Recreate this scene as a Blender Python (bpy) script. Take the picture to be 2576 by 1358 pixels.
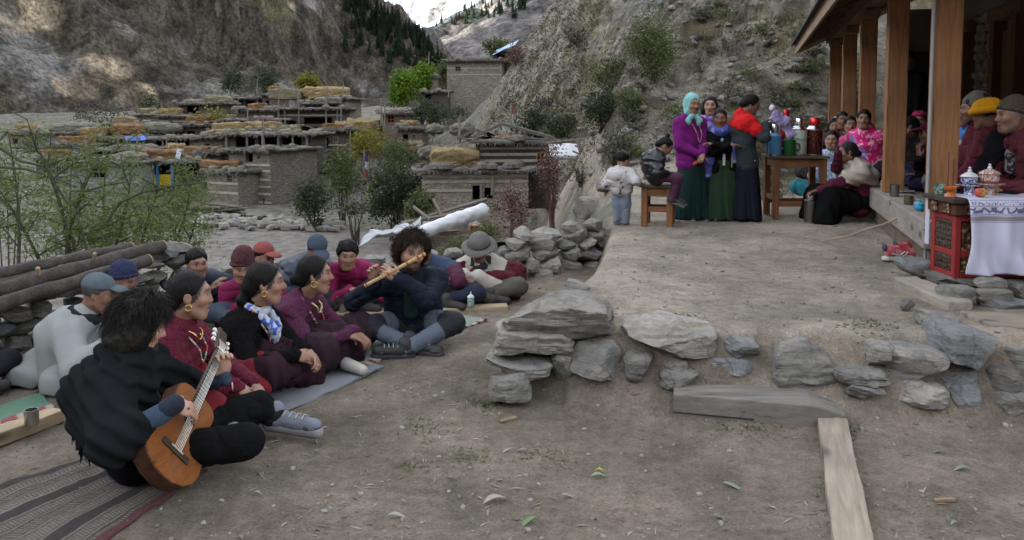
import bpy, math, random
import numpy as np
from mathutils import Vector, Matrix
for o in list(bpy.data.objects): bpy.data.objects.remove(o)
sc = bpy.context.scene
COL = sc.collection
R = math.radians
# ------------------------------------------------------------------ camera
FPX, CX, CY, PITCH, CAMZ = 2021.0, 1287.5, 426.0, R(4.0), 1.65
cam = bpy.data.objects.new('camera', bpy.data.cameras.new('camera')); COL.objects.link(cam)
cam.location = (0, 0, CAMZ); cam.rotation_euler = (R(90) - PITCH, 0, 0)
cam.data.sensor_width = 36; cam.data.lens = 36 * FPX / 2575; cam.data.shift_y = (CY - 679) / 2575
cam.data.clip_start = .05; cam.data.clip_end = 12000
sc.camera = cam
# ------------------------------------------------------------------ sky, sun, exposure
SUN_EL, SUN_AZ = R(16), R(-105)      # low evening sun to the left: the valley lies in the shade of an added, unseen ridge
world = bpy.data.worlds.new('World'); sc.world = world; world.use_nodes = True
wn = world.node_tree; wn.nodes.clear()
sky = wn.nodes.new('ShaderNodeTexSky'); sky.sky_type = 'NISHITA'; sky.sun_disc = False
sky.sun_elevation = SUN_EL; sky.sun_rotation = SUN_AZ; sky.air_density = 1.0; sky.dust_density = 2.0; sky.altitude = 2500
hsv = wn.nodes.new('ShaderNodeHueSaturation'); hsv.inputs['Saturation'].default_value = .22
bg = wn.nodes.new('ShaderNodeBackground'); bg.inputs['Strength'].default_value = .15
wo = wn.nodes.new('ShaderNodeOutputWorld')
wn.links.new(sky.outputs[0], hsv.inputs['Color']); wn.links.new(hsv.outputs[0], bg.inputs[0]); wn.links.new(bg.outputs[0], wo.inputs[0])
sun = bpy.data.objects.new('sun', bpy.data.lights.new('sun', 'SUN')); COL.objects.link(sun)
sun.data.energy = 2; sun.data.angle = R(.5); sun.data.color = (1, .93, .82)
sun.rotation_euler = Vector((math.sin(SUN_AZ) * math.cos(SUN_EL), math.cos(SUN_AZ) * math.cos(SUN_EL), math.sin(SUN_EL))).to_track_quat('Z', 'Y').to_euler()
sc.view_settings.view_transform = 'Standard'; sc.view_settings.look = 'None'; sc.view_settings.gamma = 1
sc.view_settings.exposure = 2.7
sc.cycles.use_denoising = True; sc.cycles.max_bounces = 6; sc.cycles.diffuse_bounces = 4; sc.cycles.glossy_bounces = 3
sc.cycles.transparent_max_bounces = 8; sc.cycles.caustics_reflective = False; sc.cycles.caustics_refractive = False

# ------------------------------------------------------------------ layout helpers
def ray(vx, vy):
    cx, cy = (vx - CX) / FPX, (CY - vy) / FPX
    c, s = math.cos(PITCH), math.sin(PITCH)
    return np.array([cx, c + cy * s, -s + cy * c])
CAM = np.array([0, 0, CAMZ])
def P(vx, vy, Y): d = ray(vx, vy); return CAM + d * (Y / d[1])
def G(vx, vy, z=0.): d = ray(vx, vy); return CAM + d * ((z - CAMZ) / d[2])
def V(*a): return np.array(a, float)
UP = V(0, 0, 1)
def nrm(v): v = np.asarray(v, float); return v / (np.linalg.norm(v) + 1e-9)
def lerp(a, b, t): return np.asarray(a, float) * (1 - t) + np.asarray(b, float) * t
def sstep(a, b, x): t = np.clip((x - a) / (b - a), 0, 1); return t * t * (3 - 2 * t)
def rotz(a): c, s = math.cos(a), math.sin(a); return np.array([[c, -s, 0], [s, c, 0], [0, 0, 1.]])
def frame(z, x=None):
    z = nrm(z); x = np.asarray(x if x is not None else ((1, 0, 0) if abs(z[0]) < .9 else (0, 1, 0)), float)
    x = nrm(x - z * (x @ z)); return np.stack([x, np.cross(z, x), z], 1)

# numpy value noise
def _h(ix, iy, iz, s):
    n = (ix * 374761393 + iy * 668265263 + iz * 2147483647 + s * 974634777) & 0xffffffff
    n = ((n ^ (n >> 13)) * 1274126177) & 0xffffffff
    return ((n ^ (n >> 16)) & 0xffff) / 32767.5 - 1
def vn(p, s=0):
    p = np.asarray(p, float); f = np.floor(p); i = f.astype(np.int64); t = p - f; t = t * t * (3 - 2 * t)
    x, y, z = i[:, 0], i[:, 1], i[:, 2]; r = 0
    for a in (0, 1):
        wx = t[:, 0] if a else 1 - t[:, 0]
        for b in (0, 1):
            wy = t[:, 1] if b else 1 - t[:, 1]
            for c in (0, 1):
                wz = t[:, 2] if c else 1 - t[:, 2]
                r = r + wx * wy * wz * _h(x + a, y + b, z + c, s)
    return r
def fbm(p, o=4, s=0, g=.5, l=2.03):
    p = np.asarray(p, float); a, r = 1., 0
    for k in range(o): r = r + a * vn(p, s + k * 17); p = p * l + 3.7; a *= g
    return r

# ------------------------------------------------------------------ object helpers
def raw(name, verts, faces, mat=None, parent=None, loc=None, smooth=False, col=None, mats=None, midx=None):
    """one mesh object; verts in world space, moved so that the origin sits at loc (or the parent's location)"""
    me = bpy.data.meshes.new(name)
    v = np.asarray(verts, float).reshape(-1, 3)
    base = np.array(loc if loc is not None else (parent['_w'] if parent is not None else (0, 0, 0)), float)
    v = v - base
    if isinstance(faces, np.ndarray):
        k = faces.shape[1]; n = len(faces)
        me.vertices.add(len(v)); me.vertices.foreach_set('co', v.ravel())
        me.loops.add(n * k); me.loops.foreach_set('vertex_index', faces.astype(np.int32).ravel())
        me.polygons.add(n); me.polygons.foreach_set('loop_start', np.arange(0, n * k, k, dtype=np.int32))
        me.polygons.foreach_set('loop_total', np.full(n, k, dtype=np.int32)); me.update(calc_edges=True)
    else:
        me.from_pydata(v.tolist(), [], faces)
    if smooth: me.polygons.foreach_set('use_smooth', np.ones(len(me.polygons), bool))
    if col is not None:
        ca = me.color_attributes.new('Col', 'FLOAT_COLOR', 'POINT')
        c4 = np.ones((len(v), 4), np.float32); c4[:, :np.shape(col)[1]] = col; ca.data.foreach_set('color', c4.ravel())
    for m in (mats or ([mat] if mat else [])): me.materials.append(m)
    if midx is not None: me.polygons.foreach_set('material_index', np.asarray(midx, np.int32))
    me.update()
    o = bpy.data.objects.new(name, me); COL.objects.link(o)
    if parent is not None:
        o.parent = parent; o.location = base - np.array(parent['_w'])
    else: o.location = base
    o['_w'] = [float(x) for x in base]
    return o
def tag(o, label=None, cat=None, group=None, kind=None):
    if label: o['label'] = label
    if cat: o['category'] = cat
    if group: o['group'] = group
    if kind: o['kind'] = kind
    return o
def thing(name, label, cat, loc, group=None):
    o = bpy.data.objects.new(name, None); COL.objects.link(o); o.location = loc; o['_w'] = [float(x) for x in loc]
    o.empty_display_size = .1
    return tag(o, label, cat, group)

class MB:
    """collects simple solids in world space"""
    def __init__(s): s.v = []; s.f = []
    def add(s, v, f):
        n = len(s.v); s.v += [tuple(x) for x in v]; s.f += [tuple(i + n for i in q) for q in f]; return s
    def box(s, c, size, rot=None, taper=0.):
        c = np.asarray(c, float); h = np.asarray(size, float) / 2; rot = np.eye(3) if rot is None else rot
        q = []
        for z in (-1, 1):
            k = 1 - taper * (z > 0)
            for x, y in ((-1, -1), (1, -1), (1, 1), (-1, 1)): q.append(c + rot @ (h * (x * k, y * k, z)))
        return s.add(q, [(3, 2, 1, 0), (4, 5, 6, 7), (0, 1, 5, 4), (1, 2, 6, 5), (2, 3, 7, 6), (3, 0, 4, 7)])
    def beam(s, a, b, w, h, up=UP):
        a, b = np.asarray(a, float), np.asarray(b, float); z = nrm(b - a); x = nrm(np.cross(up if abs(z @ np.asarray(up)) < .98 else V(0, 1, 0), z)); y = np.cross(z, x)
        return s.box((a + b) / 2, (w, h, np.linalg.norm(b - a)), np.stack([x, y, z], 1))
    def tube(s, pts, r, n=6, cap=True):
        pts = [np.asarray(p, float) for p in pts]; m = len(pts)
        rr = [r] * m if np.isscalar(r) else list(r); q = []; x = None
        for i, p in enumerate(pts):
            t = nrm(pts[min(i + 1, m - 1)] - pts[max(i - 1, 0)]); fr = frame(t, x); x = fr[:, 0]
            for k in range(n): a = 2 * math.pi * k / n; q.append(p + (fr[:, 0] * math.cos(a) + fr[:, 1] * math.sin(a)) * rr[i])
        f = [(i * n + k, i * n + (k + 1) % n, (i + 1) * n + (k + 1) % n, (i + 1) * n + k) for i in range(m - 1) for k in range(n)]
        if cap: f += [tuple(range(n))[::-1], tuple((m - 1) * n + k for k in range(n))]
        return s.add(q, f)
    def lathe(s, c, prof, n=20, axis=None, rot=None):
        c = np.asarray(c, float); rot = np.eye(3) if rot is None else rot
        q = []; m = len(prof)
        for r, z in prof:
            for k in range(n): a = 2 * math.pi * k / n; q.append(c + rot @ V(r * math.cos(a), r * math.sin(a), z))
        f = [(i * n + k, i * n + (k + 1) % n, (i + 1) * n + (k + 1) % n, (i + 1) * n + k) for i in range(m - 1) for k in range(n)]
        f += [tuple(range(n))[::-1], tuple((m - 1) * n + k for k in range(n))]
        return s.add(q, f)
    def prism(s, poly, a, b):
        """poly: list of (u,v) -> 3D via functions a (front) and b (back)"""
        n = len(poly); q = [a(*p) for p in poly] + [b(*p) for p in poly]
        return s.add(q, [tuple(range(n)), tuple(range(2 * n - 1, n - 1, -1))] + [(i, i + n, (i + 1) % n + n, (i + 1) % n) for i in range(n)])
    def build(s, name, mat, parent=None, loc=None, smooth=False, bevel=0., **k):
        o = raw(name, s.v, s.f, mat, parent, loc, smooth)
        if bevel:
            m = o.modifiers.new('bevel', 'BEVEL'); m.width = bevel; m.segments = 2; m.limit_method = 'ANGLE'
        if smooth == 'auto':
            o.data.polygons.foreach_set('use_smooth', np.ones(len(o.data.polygons), bool)); o.data.set_sharp_from_angle(angle=R(40))
        if k: tag(o, **k)
        return o
# ------------------------------------------------------------------ materials
_M = {}
def _nodes(name):
    m = bpy.data.materials.new(name); m.use_nodes = True; nt = m.node_tree; nt.nodes.clear()
    o = nt.nodes.new('ShaderNodeOutputMaterial'); b = nt.nodes.new('ShaderNodeBsdfPrincipled'); nt.links.new(b.outputs[0], o.inputs[0])
    return m, nt, b
def N(nt, t, **kw):
    n = nt.nodes.new('ShaderNode' + t)
    for k, v in kw.items():
        if k in n.inputs: n.inputs[k].default_value = v
        else: setattr(n, k, v)
    return n
def L(nt, a, b): nt.links.new(a, b)
def c4(c): return (c[0], c[1], c[2], 1)
def ramp(nt, fac, stops):
    r = N(nt, 'ValToRGB'); e = r.color_ramp.elements
    while len(e) < len(stops): e.new(.5)
    for i, (p, c) in enumerate(stops): e[i].position = p; e[i].color = c4(c if not np.isscalar(c) else (c, c, c))
    L(nt, fac, r.inputs[0]); return r.outputs[0]
def mix(nt, f, a, b, t='MIX'):
    m = nt.nodes.new('ShaderNodeMix'); m.data_type = 'RGBA'; m.blend_type = t
    for s, x in ((m.inputs[0], f), (m.inputs[6], a), (m.inputs[7], b)):
        if hasattr(x, 'node'): L(nt, x, s)
        else: s.default_value = c4(x) if not np.isscalar(x) else x
    return m.outputs[2]
def bump(nt, b, h, strength=.3, dist=.01, prev=None):
    n = N(nt, 'Bump', Strength=strength, Distance=dist); L(nt, h, n.inputs['Height'])
    if prev is not None: L(nt, prev, n.inputs['Normal'])
    if b is not None: L(nt, n.outputs[0], b.inputs['Normal'])
    return n.outputs[0]
def noise(nt, co, scale, detail=4, rough=.55, dist=0.):
    n = N(nt, 'TexNoise', Scale=scale, Detail=detail, Roughness=rough, Distortion=dist); L(nt, co, n.inputs['Vector']); return n.outputs[0]
def scaled(nt, co, s):
    m = N(nt, 'Mapping'); m.inputs['Scale'].default_value = s; L(nt, co, m.inputs[0]); return m.outputs[0]
def objco(nt): return N(nt, 'TexCoord').outputs['Object']
def mul(c, k): return tuple(min(1, x * k) for x in c)

def cloth(c, kind='weave', rough=.9, var=.35, c2=None, key=None):
    key = ('cloth', tuple(round(x, 4) for x in c), kind, rough, c2)
    if key in _M: return _M[key]
    m, nt, b = _nodes('cloth'); co = objco(nt)
    n = noise(nt, co, 9, 5, .6); base = mix(nt, n, mul(c, 1 - var), mul(c, 1 + var))
    if c2: base = mix(nt, ramp(nt, noise(nt, co, 38, 2), [(.5, 0), (.56, 1)]), base, c2)
    if kind == 'knit':
        w = N(nt, 'TexVoronoi', Scale=105.); L(nt, scaled(nt, co, (1, 1, .7)), w.inputs['Vector']); base = mix(nt, w.outputs[0], mul(c, 1.35), mul(c, .55)); bump(nt, b, w.outputs[0], .9, .006)
    elif kind == 'plain': bump(nt, b, noise(nt, co, 60, 3), .25, .004)
    elif kind == 'rib':
        w = N(nt, 'TexWave', Scale=26., Distortion=1.5); w.bands_direction = 'X'; L(nt, co, w.inputs['Vector']); bump(nt, b, w.outputs[0], .5, .004)
    else: bump(nt, b, noise(nt, co, 220, 2), .5, .003)
    L(nt, base, b.inputs['Base Color']); b.inputs['Roughness'].default_value = rough
    b.inputs['Specular IOR Level'].default_value = .45 if rough < .6 else (.04 if max(c) < .03 else .12)
    b.inputs['Sheen Weight'].default_value = .02 if rough > .7 and max(c) > .03 else 0
    _M[key] = m; return m
def solid(c, rough=.5, metal=0., var=.2, scale=8., bumpk=0., spec=.5, coat=0., name='solid'):
    key = (name, tuple(round(x, 4) for x in c), rough, metal, var, bumpk, scale)
    if key in _M: return _M[key]
    m, nt, b = _nodes(name); co = objco(nt); n = noise(nt, co, scale, 5, .6)
    L(nt, mix(nt, n, mul(c, 1 - var), mul(c, 1 + var)), b.inputs['Base Color'])
    r = N(nt, 'MapRange'); L(nt, noise(nt, co, scale * 3, 3), r.inputs[0]); r.inputs[3].default_value = max(0, rough - .12); r.inputs[4].default_value = min(1, rough + .12); L(nt, r.outputs[0], b.inputs['Roughness'])
    b.inputs['Metallic'].default_value = metal; b.inputs['Specular IOR Level'].default_value = spec; b.inputs['Coat Weight'].default_value = coat
    if bumpk: bump(nt, b, noise(nt, co, scale * 6, 4), bumpk, .01)
    _M[key] = m; return m
def attr_mat(name, rough=.6, var=.2, scale=30, bumpk=.15, sss=0., spec=.3, mulc=None, dist=.004):
    key = ('attr', name)
    if key in _M: return _M[key]
    m, nt, b = _nodes(name); co = objco(nt)
    a = N(nt, 'Attribute', attribute_name='Col').outputs['Color']; n = noise(nt, co, scale, 4, .6)
    v = ramp(nt, n, [(.25, 1 - var), (.75, 1 + var)])
    L(nt, mix(nt, 1., a, v, 'MULTIPLY'), b.inputs['Base Color']); b.inputs['Roughness'].default_value = rough; b.inputs['Specular IOR Level'].default_value = spec
    if sss: b.inputs['Subsurface Weight'].default_value = sss; b.inputs['Subsurface Radius'].default_value = (.6, .2, .1); b.inputs['Subsurface Scale'].default_value = .01
    if bumpk: bump(nt, b, noise(nt, co, scale * 3, 3), bumpk, dist)
    _M[key] = m; return m
def wood(c, rough=.7, dark=.5, axis=2, scale=1., knots=True, key=None):
    k = ('wood', tuple(c), rough, dark, axis, scale)
    if k in _M: return _M[k]
    m, nt, b = _nodes('wood'); co = objco(nt); s = [14 * scale] * 3; s[axis] = 1.1 * scale
    g = noise(nt, scaled(nt, co, s), 2.2, 6, .6, .8); big = noise(nt, co, 2.5 * scale, 3)
    col = mix(nt, ramp(nt, g, [(.3, 0), (.7, 1)]), mul(c, dark), mul(c, 1.2)); col = mix(nt, ramp(nt, big, [(.35, 0), (.75, .5)]), col, mul(c, dark * .8))
    if knots:
        v = N(nt, 'TexVoronoi', Scale=1.); sk = [4.5 * scale] * 3; sk[axis] = 1.9 * scale; L(nt, scaled(nt, co, sk), v.inputs['Vector'])
        col = mix(nt, ramp(nt, v.outputs[0], [(.06, .85), (.17, 0)]), col, mul(c, .18))
    ck = [26 * scale] * 3; ck[axis] = .7 * scale; col = mix(nt, ramp(nt, noise(nt, scaled(nt, co, ck), 1., 4, .6, .4), [(.30, .9), (.345, 0)]), col, mul(c, .12)); col = mix(nt, ramp(nt, noise(nt, co, 5 * scale, 5, .7), [(.45, 0), (.72, .2)]), col, mul((.2, .18, .16), .8))
    L(nt, col, b.inputs['Base Color']); b.inputs['Roughness'].default_value = rough; b.inputs['Specular IOR Level'].default_value = .25
    fine = [60 * scale] * 3; fine[axis] = 3 * scale
    bump(nt, b, noise(nt, scaled(nt, co, fine), 2, 4), .35, .006); _M[k] = m; return m
def noise_v(nt, co, s, amt=.25):
    n = N(nt, 'TexNoise', Scale=s, Detail=4.); L(nt, co, n.inputs['Vector']); m = N(nt, 'VectorMath', operation='MULTIPLY_ADD'); L(nt, n.outputs['Color'], m.inputs[0]); m.inputs[1].default_value = (amt,) * 3; L(nt, co, m.inputs[2]); return m.outputs[0]
def stone(c=(.27, .26, .24), c2=(.16, .155, .15), c3=(.36, .32, .26), strata=1., scale=1.):
    k = ('stone', tuple(c), tuple(c2), tuple(c3), strata, scale)
    if k in _M: return _M[k]
    m, nt, b = _nodes('stone'); tc = N(nt, 'TexCoord'); co = tc.outputs['Object']; oi = N(nt, 'ObjectInfo')
    ad = N(nt, 'VectorMath', operation='ADD'); L(nt, co, ad.inputs[0]); sc_ = N(nt, 'VectorMath', operation='SCALE'); L(nt, oi.outputs['Location'], sc_.inputs[0]); sc_.inputs['Scale'].default_value = 3.1; L(nt, sc_.outputs[0], ad.inputs[1]); co = ad.outputs[0]
    n1 = noise(nt, co, 3.2 * scale, 6, .65, .6); n2 = noise(nt, scaled(nt, co, (1, 1, 6 * strata)), 5 * scale, 6, .65, .4); n3 = noise(nt, co, 22 * scale, 5, .7)
    col = mix(nt, ramp(nt, n1, [(.32, 0), (.68, 1)]), c2, c); col = mix(nt, ramp(nt, n2, [(.45, 0), (.75, .8)]), col, c3)
    col = mix(nt, ramp(nt, n3, [(.3, .55), (.62, 0)]), col, mul(c2, .55))
    vk = N(nt, 'TexVoronoi', Scale=2.3 * scale); vk.feature = 'DISTANCE_TO_EDGE'; L(nt, noise_v(nt, co, 5 * scale), vk.inputs['Vector']); col = mix(nt, ramp(nt, vk.outputs[0], [(.004, .45), (.02, 0)]), col, mul(c2, .45))
    rv = N(nt, 'MapRange'); L(nt, oi.outputs['Random'], rv.inputs[0]); rv.inputs[3].default_value = .75; rv.inputs[4].default_value = 1.2
    hv = N(nt, 'HueSaturation'); L(nt, rv.outputs[0], hv.inputs['Value']); L(nt, col, hv.inputs['Color'])
    L(nt, hv.outputs[0], b.inputs['Base Color']); b.inputs['Roughness'].default_value = .92; b.inputs['Specular IOR Level'].default_value = .2
    p = bump(nt, None, n2, .8, .05 / scale); p = bump(nt, None, ramp(nt, vk.outputs[0], [(0, 0), (.03, 1)]), .22, .02 / scale, p); bump(nt, b, noise(nt, co, 45 * scale, 5, .7), .7, .015 / scale, p); _M[k] = m; return m
def leafmat(c, c2, key, trans=.35):
    k = ('leaf', key)
    if k in _M: return _M[k]
    m, nt, b = _nodes('leaf_' + key); co = objco(nt); at = N(nt, 'Attribute', attribute_name='Col').outputs['Color']
    L(nt, mix(nt, 1., mix(nt, noise(nt, co, 1.3, 3), c, c2), at, 'MULTIPLY'), b.inputs['Base Color']); b.inputs['Roughness'].default_value = .6; b.inputs['Specular IOR Level'].default_value = .25
    b.inputs['Transmission Weight'].default_value = 0
    if trans:
        t = N(nt, 'BsdfTranslucent'); L(nt, mix(nt, .5, c, c2), t.inputs[0]); ms = N(nt, 'MixShader'); ms.inputs[0].default_value = trans
        L(nt, b.outputs[0], ms.inputs[1]); L(nt, t.outputs[0], ms.inputs[2]); L(nt, ms.outputs[0], nt.nodes['Material Output'].inputs[0])
    _M[k] = m; return m
# ------------------------------------------------------------------ terrain
def poly_sd(x, y, pts):
    """signed distance to an open polyline, positive on its right-hand side"""
    best = np.full(np.shape(x), 1e9); sg = np.ones(np.shape(x))
    for (ax, ay), (bx, by) in zip(pts[:-1], pts[1:]):
        dx, dy = bx - ax, by - ay; t = np.clip(((x - ax) * dx + (y - ay) * dy) / (dx * dx + dy * dy), 0, 1)
        ex, ey = x - ax - t * dx, y - ay - t * dy; d = np.hypot(ex, ey); s = np.sign(ex * dy - ey * dx + 1e-12)
        m = d < best; best = np.where(m, d, best); sg = np.where(m, s, sg)
    return best * sg
TER = [(9, 4.45), (3.2, 4.45), (2.4, 4.62), (1.2, 4.72), (-.02, 4.86), (.34, 5.7), (.62, 6.5), (.85, 7.6), (1.02, 8.7), (1.15, 9.6), (1.3, 12)]
def ter_in(x, y):
    yf = np.interp(x, [-.02, 1.2, 2.4, 3.2, 9], [4.72, 4.59, 4.49, 4.36, 4.36]); xl = np.interp(y, [4.72, 5.7, 6.5, 7.6, 8.7, 9.6, 12], [-.02, .34, .62, .85, 1.02, 1.15, 1.3])
    return np.minimum(y - yf, x - xl)
def H(x, y, detail=True):
    x = np.asarray(x, float); y = np.asarray(y, float); sh = x.shape; x = x.ravel(); y = y.ravel()
    tm = ter_in(x, y)
    bw = .12 + .26 * sstep(.15, .6, x) * (y < 5.2); court = .34 * sstep(-bw, .09, tm) + .05 * sstep(-.55, 0, tm) * (tm < .3) * (x > .3) * (y < 5.2)
    ye = np.interp(x, [-9, -4, -2.6, -1.2, .3, 1.2, 3], [3.2, 5.5, 7.3, 8.0, 8.6, 9.2, 10])
    yy = y + (8 - ye) * np.exp(-np.maximum(y - 8, 0) / 10)
    zv = np.interp(yy, [0, 8, 8.4, 12, 17, 24, 40, 47, 51, 58, 80, 100, 130, 200], [0, 0, -.25, -2.2, -4.2, -5.0, -5.3, -5.3, -5.2, -4.9, -2.6, -.7, 1., 3])
    zv = zv + np.where(yy > 50, np.clip((-x - 15) * .03, -1, .6), 0)
    pl = .36 * (x - 2) + .2 * (np.minimum(y, 75) - 12)
    zh = .34 + np.where(pl > 0, pl, 0) * sstep(10.5, 19, y + .25 * (x - 3))
    vo = (x - 1.58 - .297 * y) * .958; zh = .34 + (zh - .34) * (1 - sstep(-2.6, -.9, vo) * sstep(19.5, 17, y))
    if detail:
        q = np.stack([x * .22, y * .22, 0 * x], 1); hm = sstep(12, 22, y) * (1 - sstep(-2.6, -.9, vo) * sstep(19.5, 17, y))
        st = fbm(q, 5, 3); q2 = np.stack([x * .9, y * .9, 0 * x], 1)
        zh = zh + hm * (.8 * st + .5 * np.abs(fbm(q2 * .6, 4, 8)) + .16 * np.floor(3.5 * fbm(np.stack([x * .5, y * .5, 0 * x], 1) + .3 * st[:, None], 3, 5)) + .12 * fbm(q2 * 1.7, 3, 19)); lu = (zh + .7 * fbm(q * 2.5, 3, 29)) * 1.05; lf = lu - np.floor(lu); zh = zh + hm * .5 * (sstep(.55, .8, lf) - lf)
        zv = zv + sstep(9, 16, yy) * (.3 * fbm(q, 4, 31)) * np.interp(yy, [24, 32, 46, 52], [1, .15, .15, 1])
    xb = np.interp(y, [9, 12, 20, 30, 40, 60, 80, 110], [.7, .8, 1.2, 3.0, 5.8, 4.5, 1, -3]); wd = np.interp(y, [9, 12, 20, 30, 40, 60, 80, 110], [.35, .9, 2.2, 3.8, 5, 8.5, 10, 13])
    xb = xb + wd * .25 * sstep(24, 36, y) * fbm(np.stack([x * .03, y * .11, 0 * x], 1), 4, 71)
    t = sstep(-1, 1, (x - xb) / wd)
    z = np.where(yy > 8, zv * (1 - t) + np.maximum(zh, court) * t, np.where((y > 8) & (t > 0), court * 1., court))
    z = np.where((yy <= 8) & (tm > 0), np.maximum(court, zh * (tm > .2)), z)
    if detail:
        n = np.stack([x * 1.1, y * 1.1, 0 * x], 1); z = z + .02 * fbm(n, 4, 12) * sstep(.5, 2.5, np.hypot(x, y)) + .004 * fbm(n * 11, 3, 22)
    return z.reshape(sh)
def gz(x, y): return float(H(np.array([x]), np.array([y]))[0])

def GH(vx, vy, y0=8., y1=150.):
    """where the line of sight through a pixel meets the terrain"""
    Ys = np.geomspace(y0, y1, 1200); d = ray(vx, vy); pts = CAM + d[None] * (Ys / d[1])[:, None]; hh = H(pts[:, 0], pts[:, 1]); b = np.nonzero(pts[:, 2] <= hh)[0]
    i = b[0] if len(b) else len(Ys) - 1; return V(pts[i, 0], pts[i, 1], hh[i])
def grid_mesh(name, X, Y, Z, mat, wrap=False, **k):
    a, b = X.shape; v = np.stack([X.ravel(), Y.ravel(), Z.ravel()], 1)
    i = np.arange(a - 1)[:, None]; j = np.arange(b if wrap else b - 1)[None]
    f = np.stack([i * b + j, (i + 1) * b + j, (i + 1) * b + (j + 1) % b, i * b + (j + 1) % b], -1).reshape(-1, 4)
    return raw(name, v, f, mat, smooth=True, **k)
th = np.concatenate([np.arange(-37, 37, .25), np.arange(37, 323, 4.)]); th = np.radians(th)
rr = np.concatenate([[.05, .5, .9], 1.3 * 1.0112 ** np.arange(0, 214)]); rr = np.concatenate([rr, rr[-1] * 1.0055 ** np.arange(1, 250)]); rr = np.concatenate([rr, rr[-1] * 1.013 ** np.arange(1, 136)])
RR, TT = np.meshgrid(rr, th, indexing='ij'); GX, GY = RR * np.sin(TT), RR * np.cos(TT)
GZ = H(GX, GY)
def ground_col(x, y, z):
    p = np.stack([x, y, z], 1)
    court = V(.185, .157, .124); slope = V(.20, .19, .165); rock = V(.33, .30, .25); grass = V(.22, .19, .105); greyrock = V(.27, .275, .285); dustc = V(.285, .25, .2)
    n1 = fbm(p * .5, 4, 41)[:, None]; n2 = fbm(p * V(.5, .5, 1.4), 5, 47)[:, None]; n3 = fbm(p * 2.2, 4, 53)[:, None]
    c = court * (1 + .16 * n1 + .12 * n3)
    tm = ter_in(x, y)[:, None]; c = np.where(tm > 0, dustc * (1 + .1 * n1 + .1 * n3), c)
    brown = sstep(2.3, 3.2, x)[:, None] * sstep(5., 4.2, y)[:, None]; c = c * (1 - brown) + V(.2, .155, .115) * (1 + .25 * n3) * brown
    hm = (sstep(12, 17, y + .2 * x) * (poly_sd(x, y, [(1.2, 9), (2.2, 20), (4, 40), (.5, 60), (-3, 110)]) > 0))[:, None]
    gm = sstep(.12, .5, n2) * .8; hill = rock * (1 + .3 * n3) * (1 - gm) + grass * (1 + .35 * n3) * gm; n4 = fbm(p * V(1.1, 1.1, 2.), 4, 59)[:, None]; sm_ = sstep(.25, .6, n4) * .75; hill = hill * (1 - sm_) + V(.13, .12, .085) * sm_; st_ = sstep(.3, .75, np.abs(fbm(p * V(.35, .35, 3.2) , 4, 63)))[:, None]; hill = hill * (1 - .35 * st_)
    cliff = (sstep(7, 9.5, x) * sstep(24, 27, y) * sstep(.48, .36, x / y))[:, None]; hill = hill * (1 - cliff * .9) + greyrock * (1 + .3 * n2) * cliff * .9
    c = c * (1 - hm) + hill * hm
    vil = sstep(8.6, 11, y + .45 * np.minimum(x, 0))[:, None] * (1 - hm) * (x < 1.6)[:, None]
    field = (sstep(26, 31, y) * sstep(49, 46, y))[:, None]
    vc = slope * (1 + .3 * n3) * (1 - sstep(.0, .4, n1) * .6) + V(.15, .15, .08) * sstep(0, .4, n1) * .6
    vc = vc * (1 - field) + V(.235, .215, .195) * (1 + .08 * n3) * field
    return np.concatenate([np.clip(c * (1 - vil) + vc * vil, .02, .8), np.maximum(hm, vil * .5)], 1)
def ground_material():
    m, nt, b = _nodes('ground'); co = N(nt, 'TexCoord').outputs['Object']
    at_ = N(nt, 'Attribute', attribute_name='Col'); a = at_.outputs['Color']
    n1 = noise(nt, co, 1.7, 8, .65); n2 = noise(nt, co, 14, 8, .7); n3 = noise(nt, co, 70, 6, .75)
    c = mix(nt, 1., a, ramp(nt, n1, [(.36, .68), (.64, 1.22)]), 'MULTIPLY'); c = mix(nt, 1., c, ramp(nt, n2, [(.3, .72), (.68, 1.25)]), 'MULTIPLY'); c = mix(nt, 1., c, ramp(nt, n3, [(.32, .62), (.7, 1.3)]), 'MULTIPLY')
    v = N(nt, 'TexVoronoi', Scale=55.); L(nt, co, v.inputs['Vector']); peb = ramp(nt, v.outputs[0], [(.12, 1), (.3, 0)])
    sel = ramp(nt, noise(nt, co, 9, 3), [(.52, 0), (.6, 1)]); pm = N(nt, 'Math', operation='MULTIPLY'); L(nt, peb, pm.inputs[0]); L(nt, sel, pm.inputs[1])
    c = mix(nt, pm.outputs[0], c, mix(nt, .35, c, (.45, .42, .37)))
    L(nt, c, b.inputs['Base Color']); b.inputs['Roughness'].default_value = .95; b.inputs['Specular IOR Level'].default_value = .12
    big = noise(nt, scaled(nt, co, (1, 1, 2.2)), .9, 9, .72, .5); bn = N(nt, 'Bump', Distance=.55); L(nt, big, bn.inputs['Height']); L(nt, at_.outputs['Alpha'], bn.inputs['Strength']); c = mix(nt, at_.outputs['Alpha'], c, mix(nt, 1., c, ramp(nt, big, [(.34, .55), (.62, 1.25)]), 'MULTIPLY')); L(nt, c, b.inputs['Base Color'])
    p = bump(nt, None, n2, .5, .03, bn.outputs[0]); p = bump(nt, None, pm.outputs[0], .8, .012, p); bump(nt, b, n3, .75, .012, p)
    return m
MG = ground_material()
GC = ground_col(GX.ravel(), GY.ravel(), GZ.ravel())
ground = tag(grid_mesh('ground', GX, GY, GZ, MG, wrap=True, col=GC), 'dusty earth courtyard, raised terrace and rocky slopes', 'ground', kind='structure')

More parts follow.
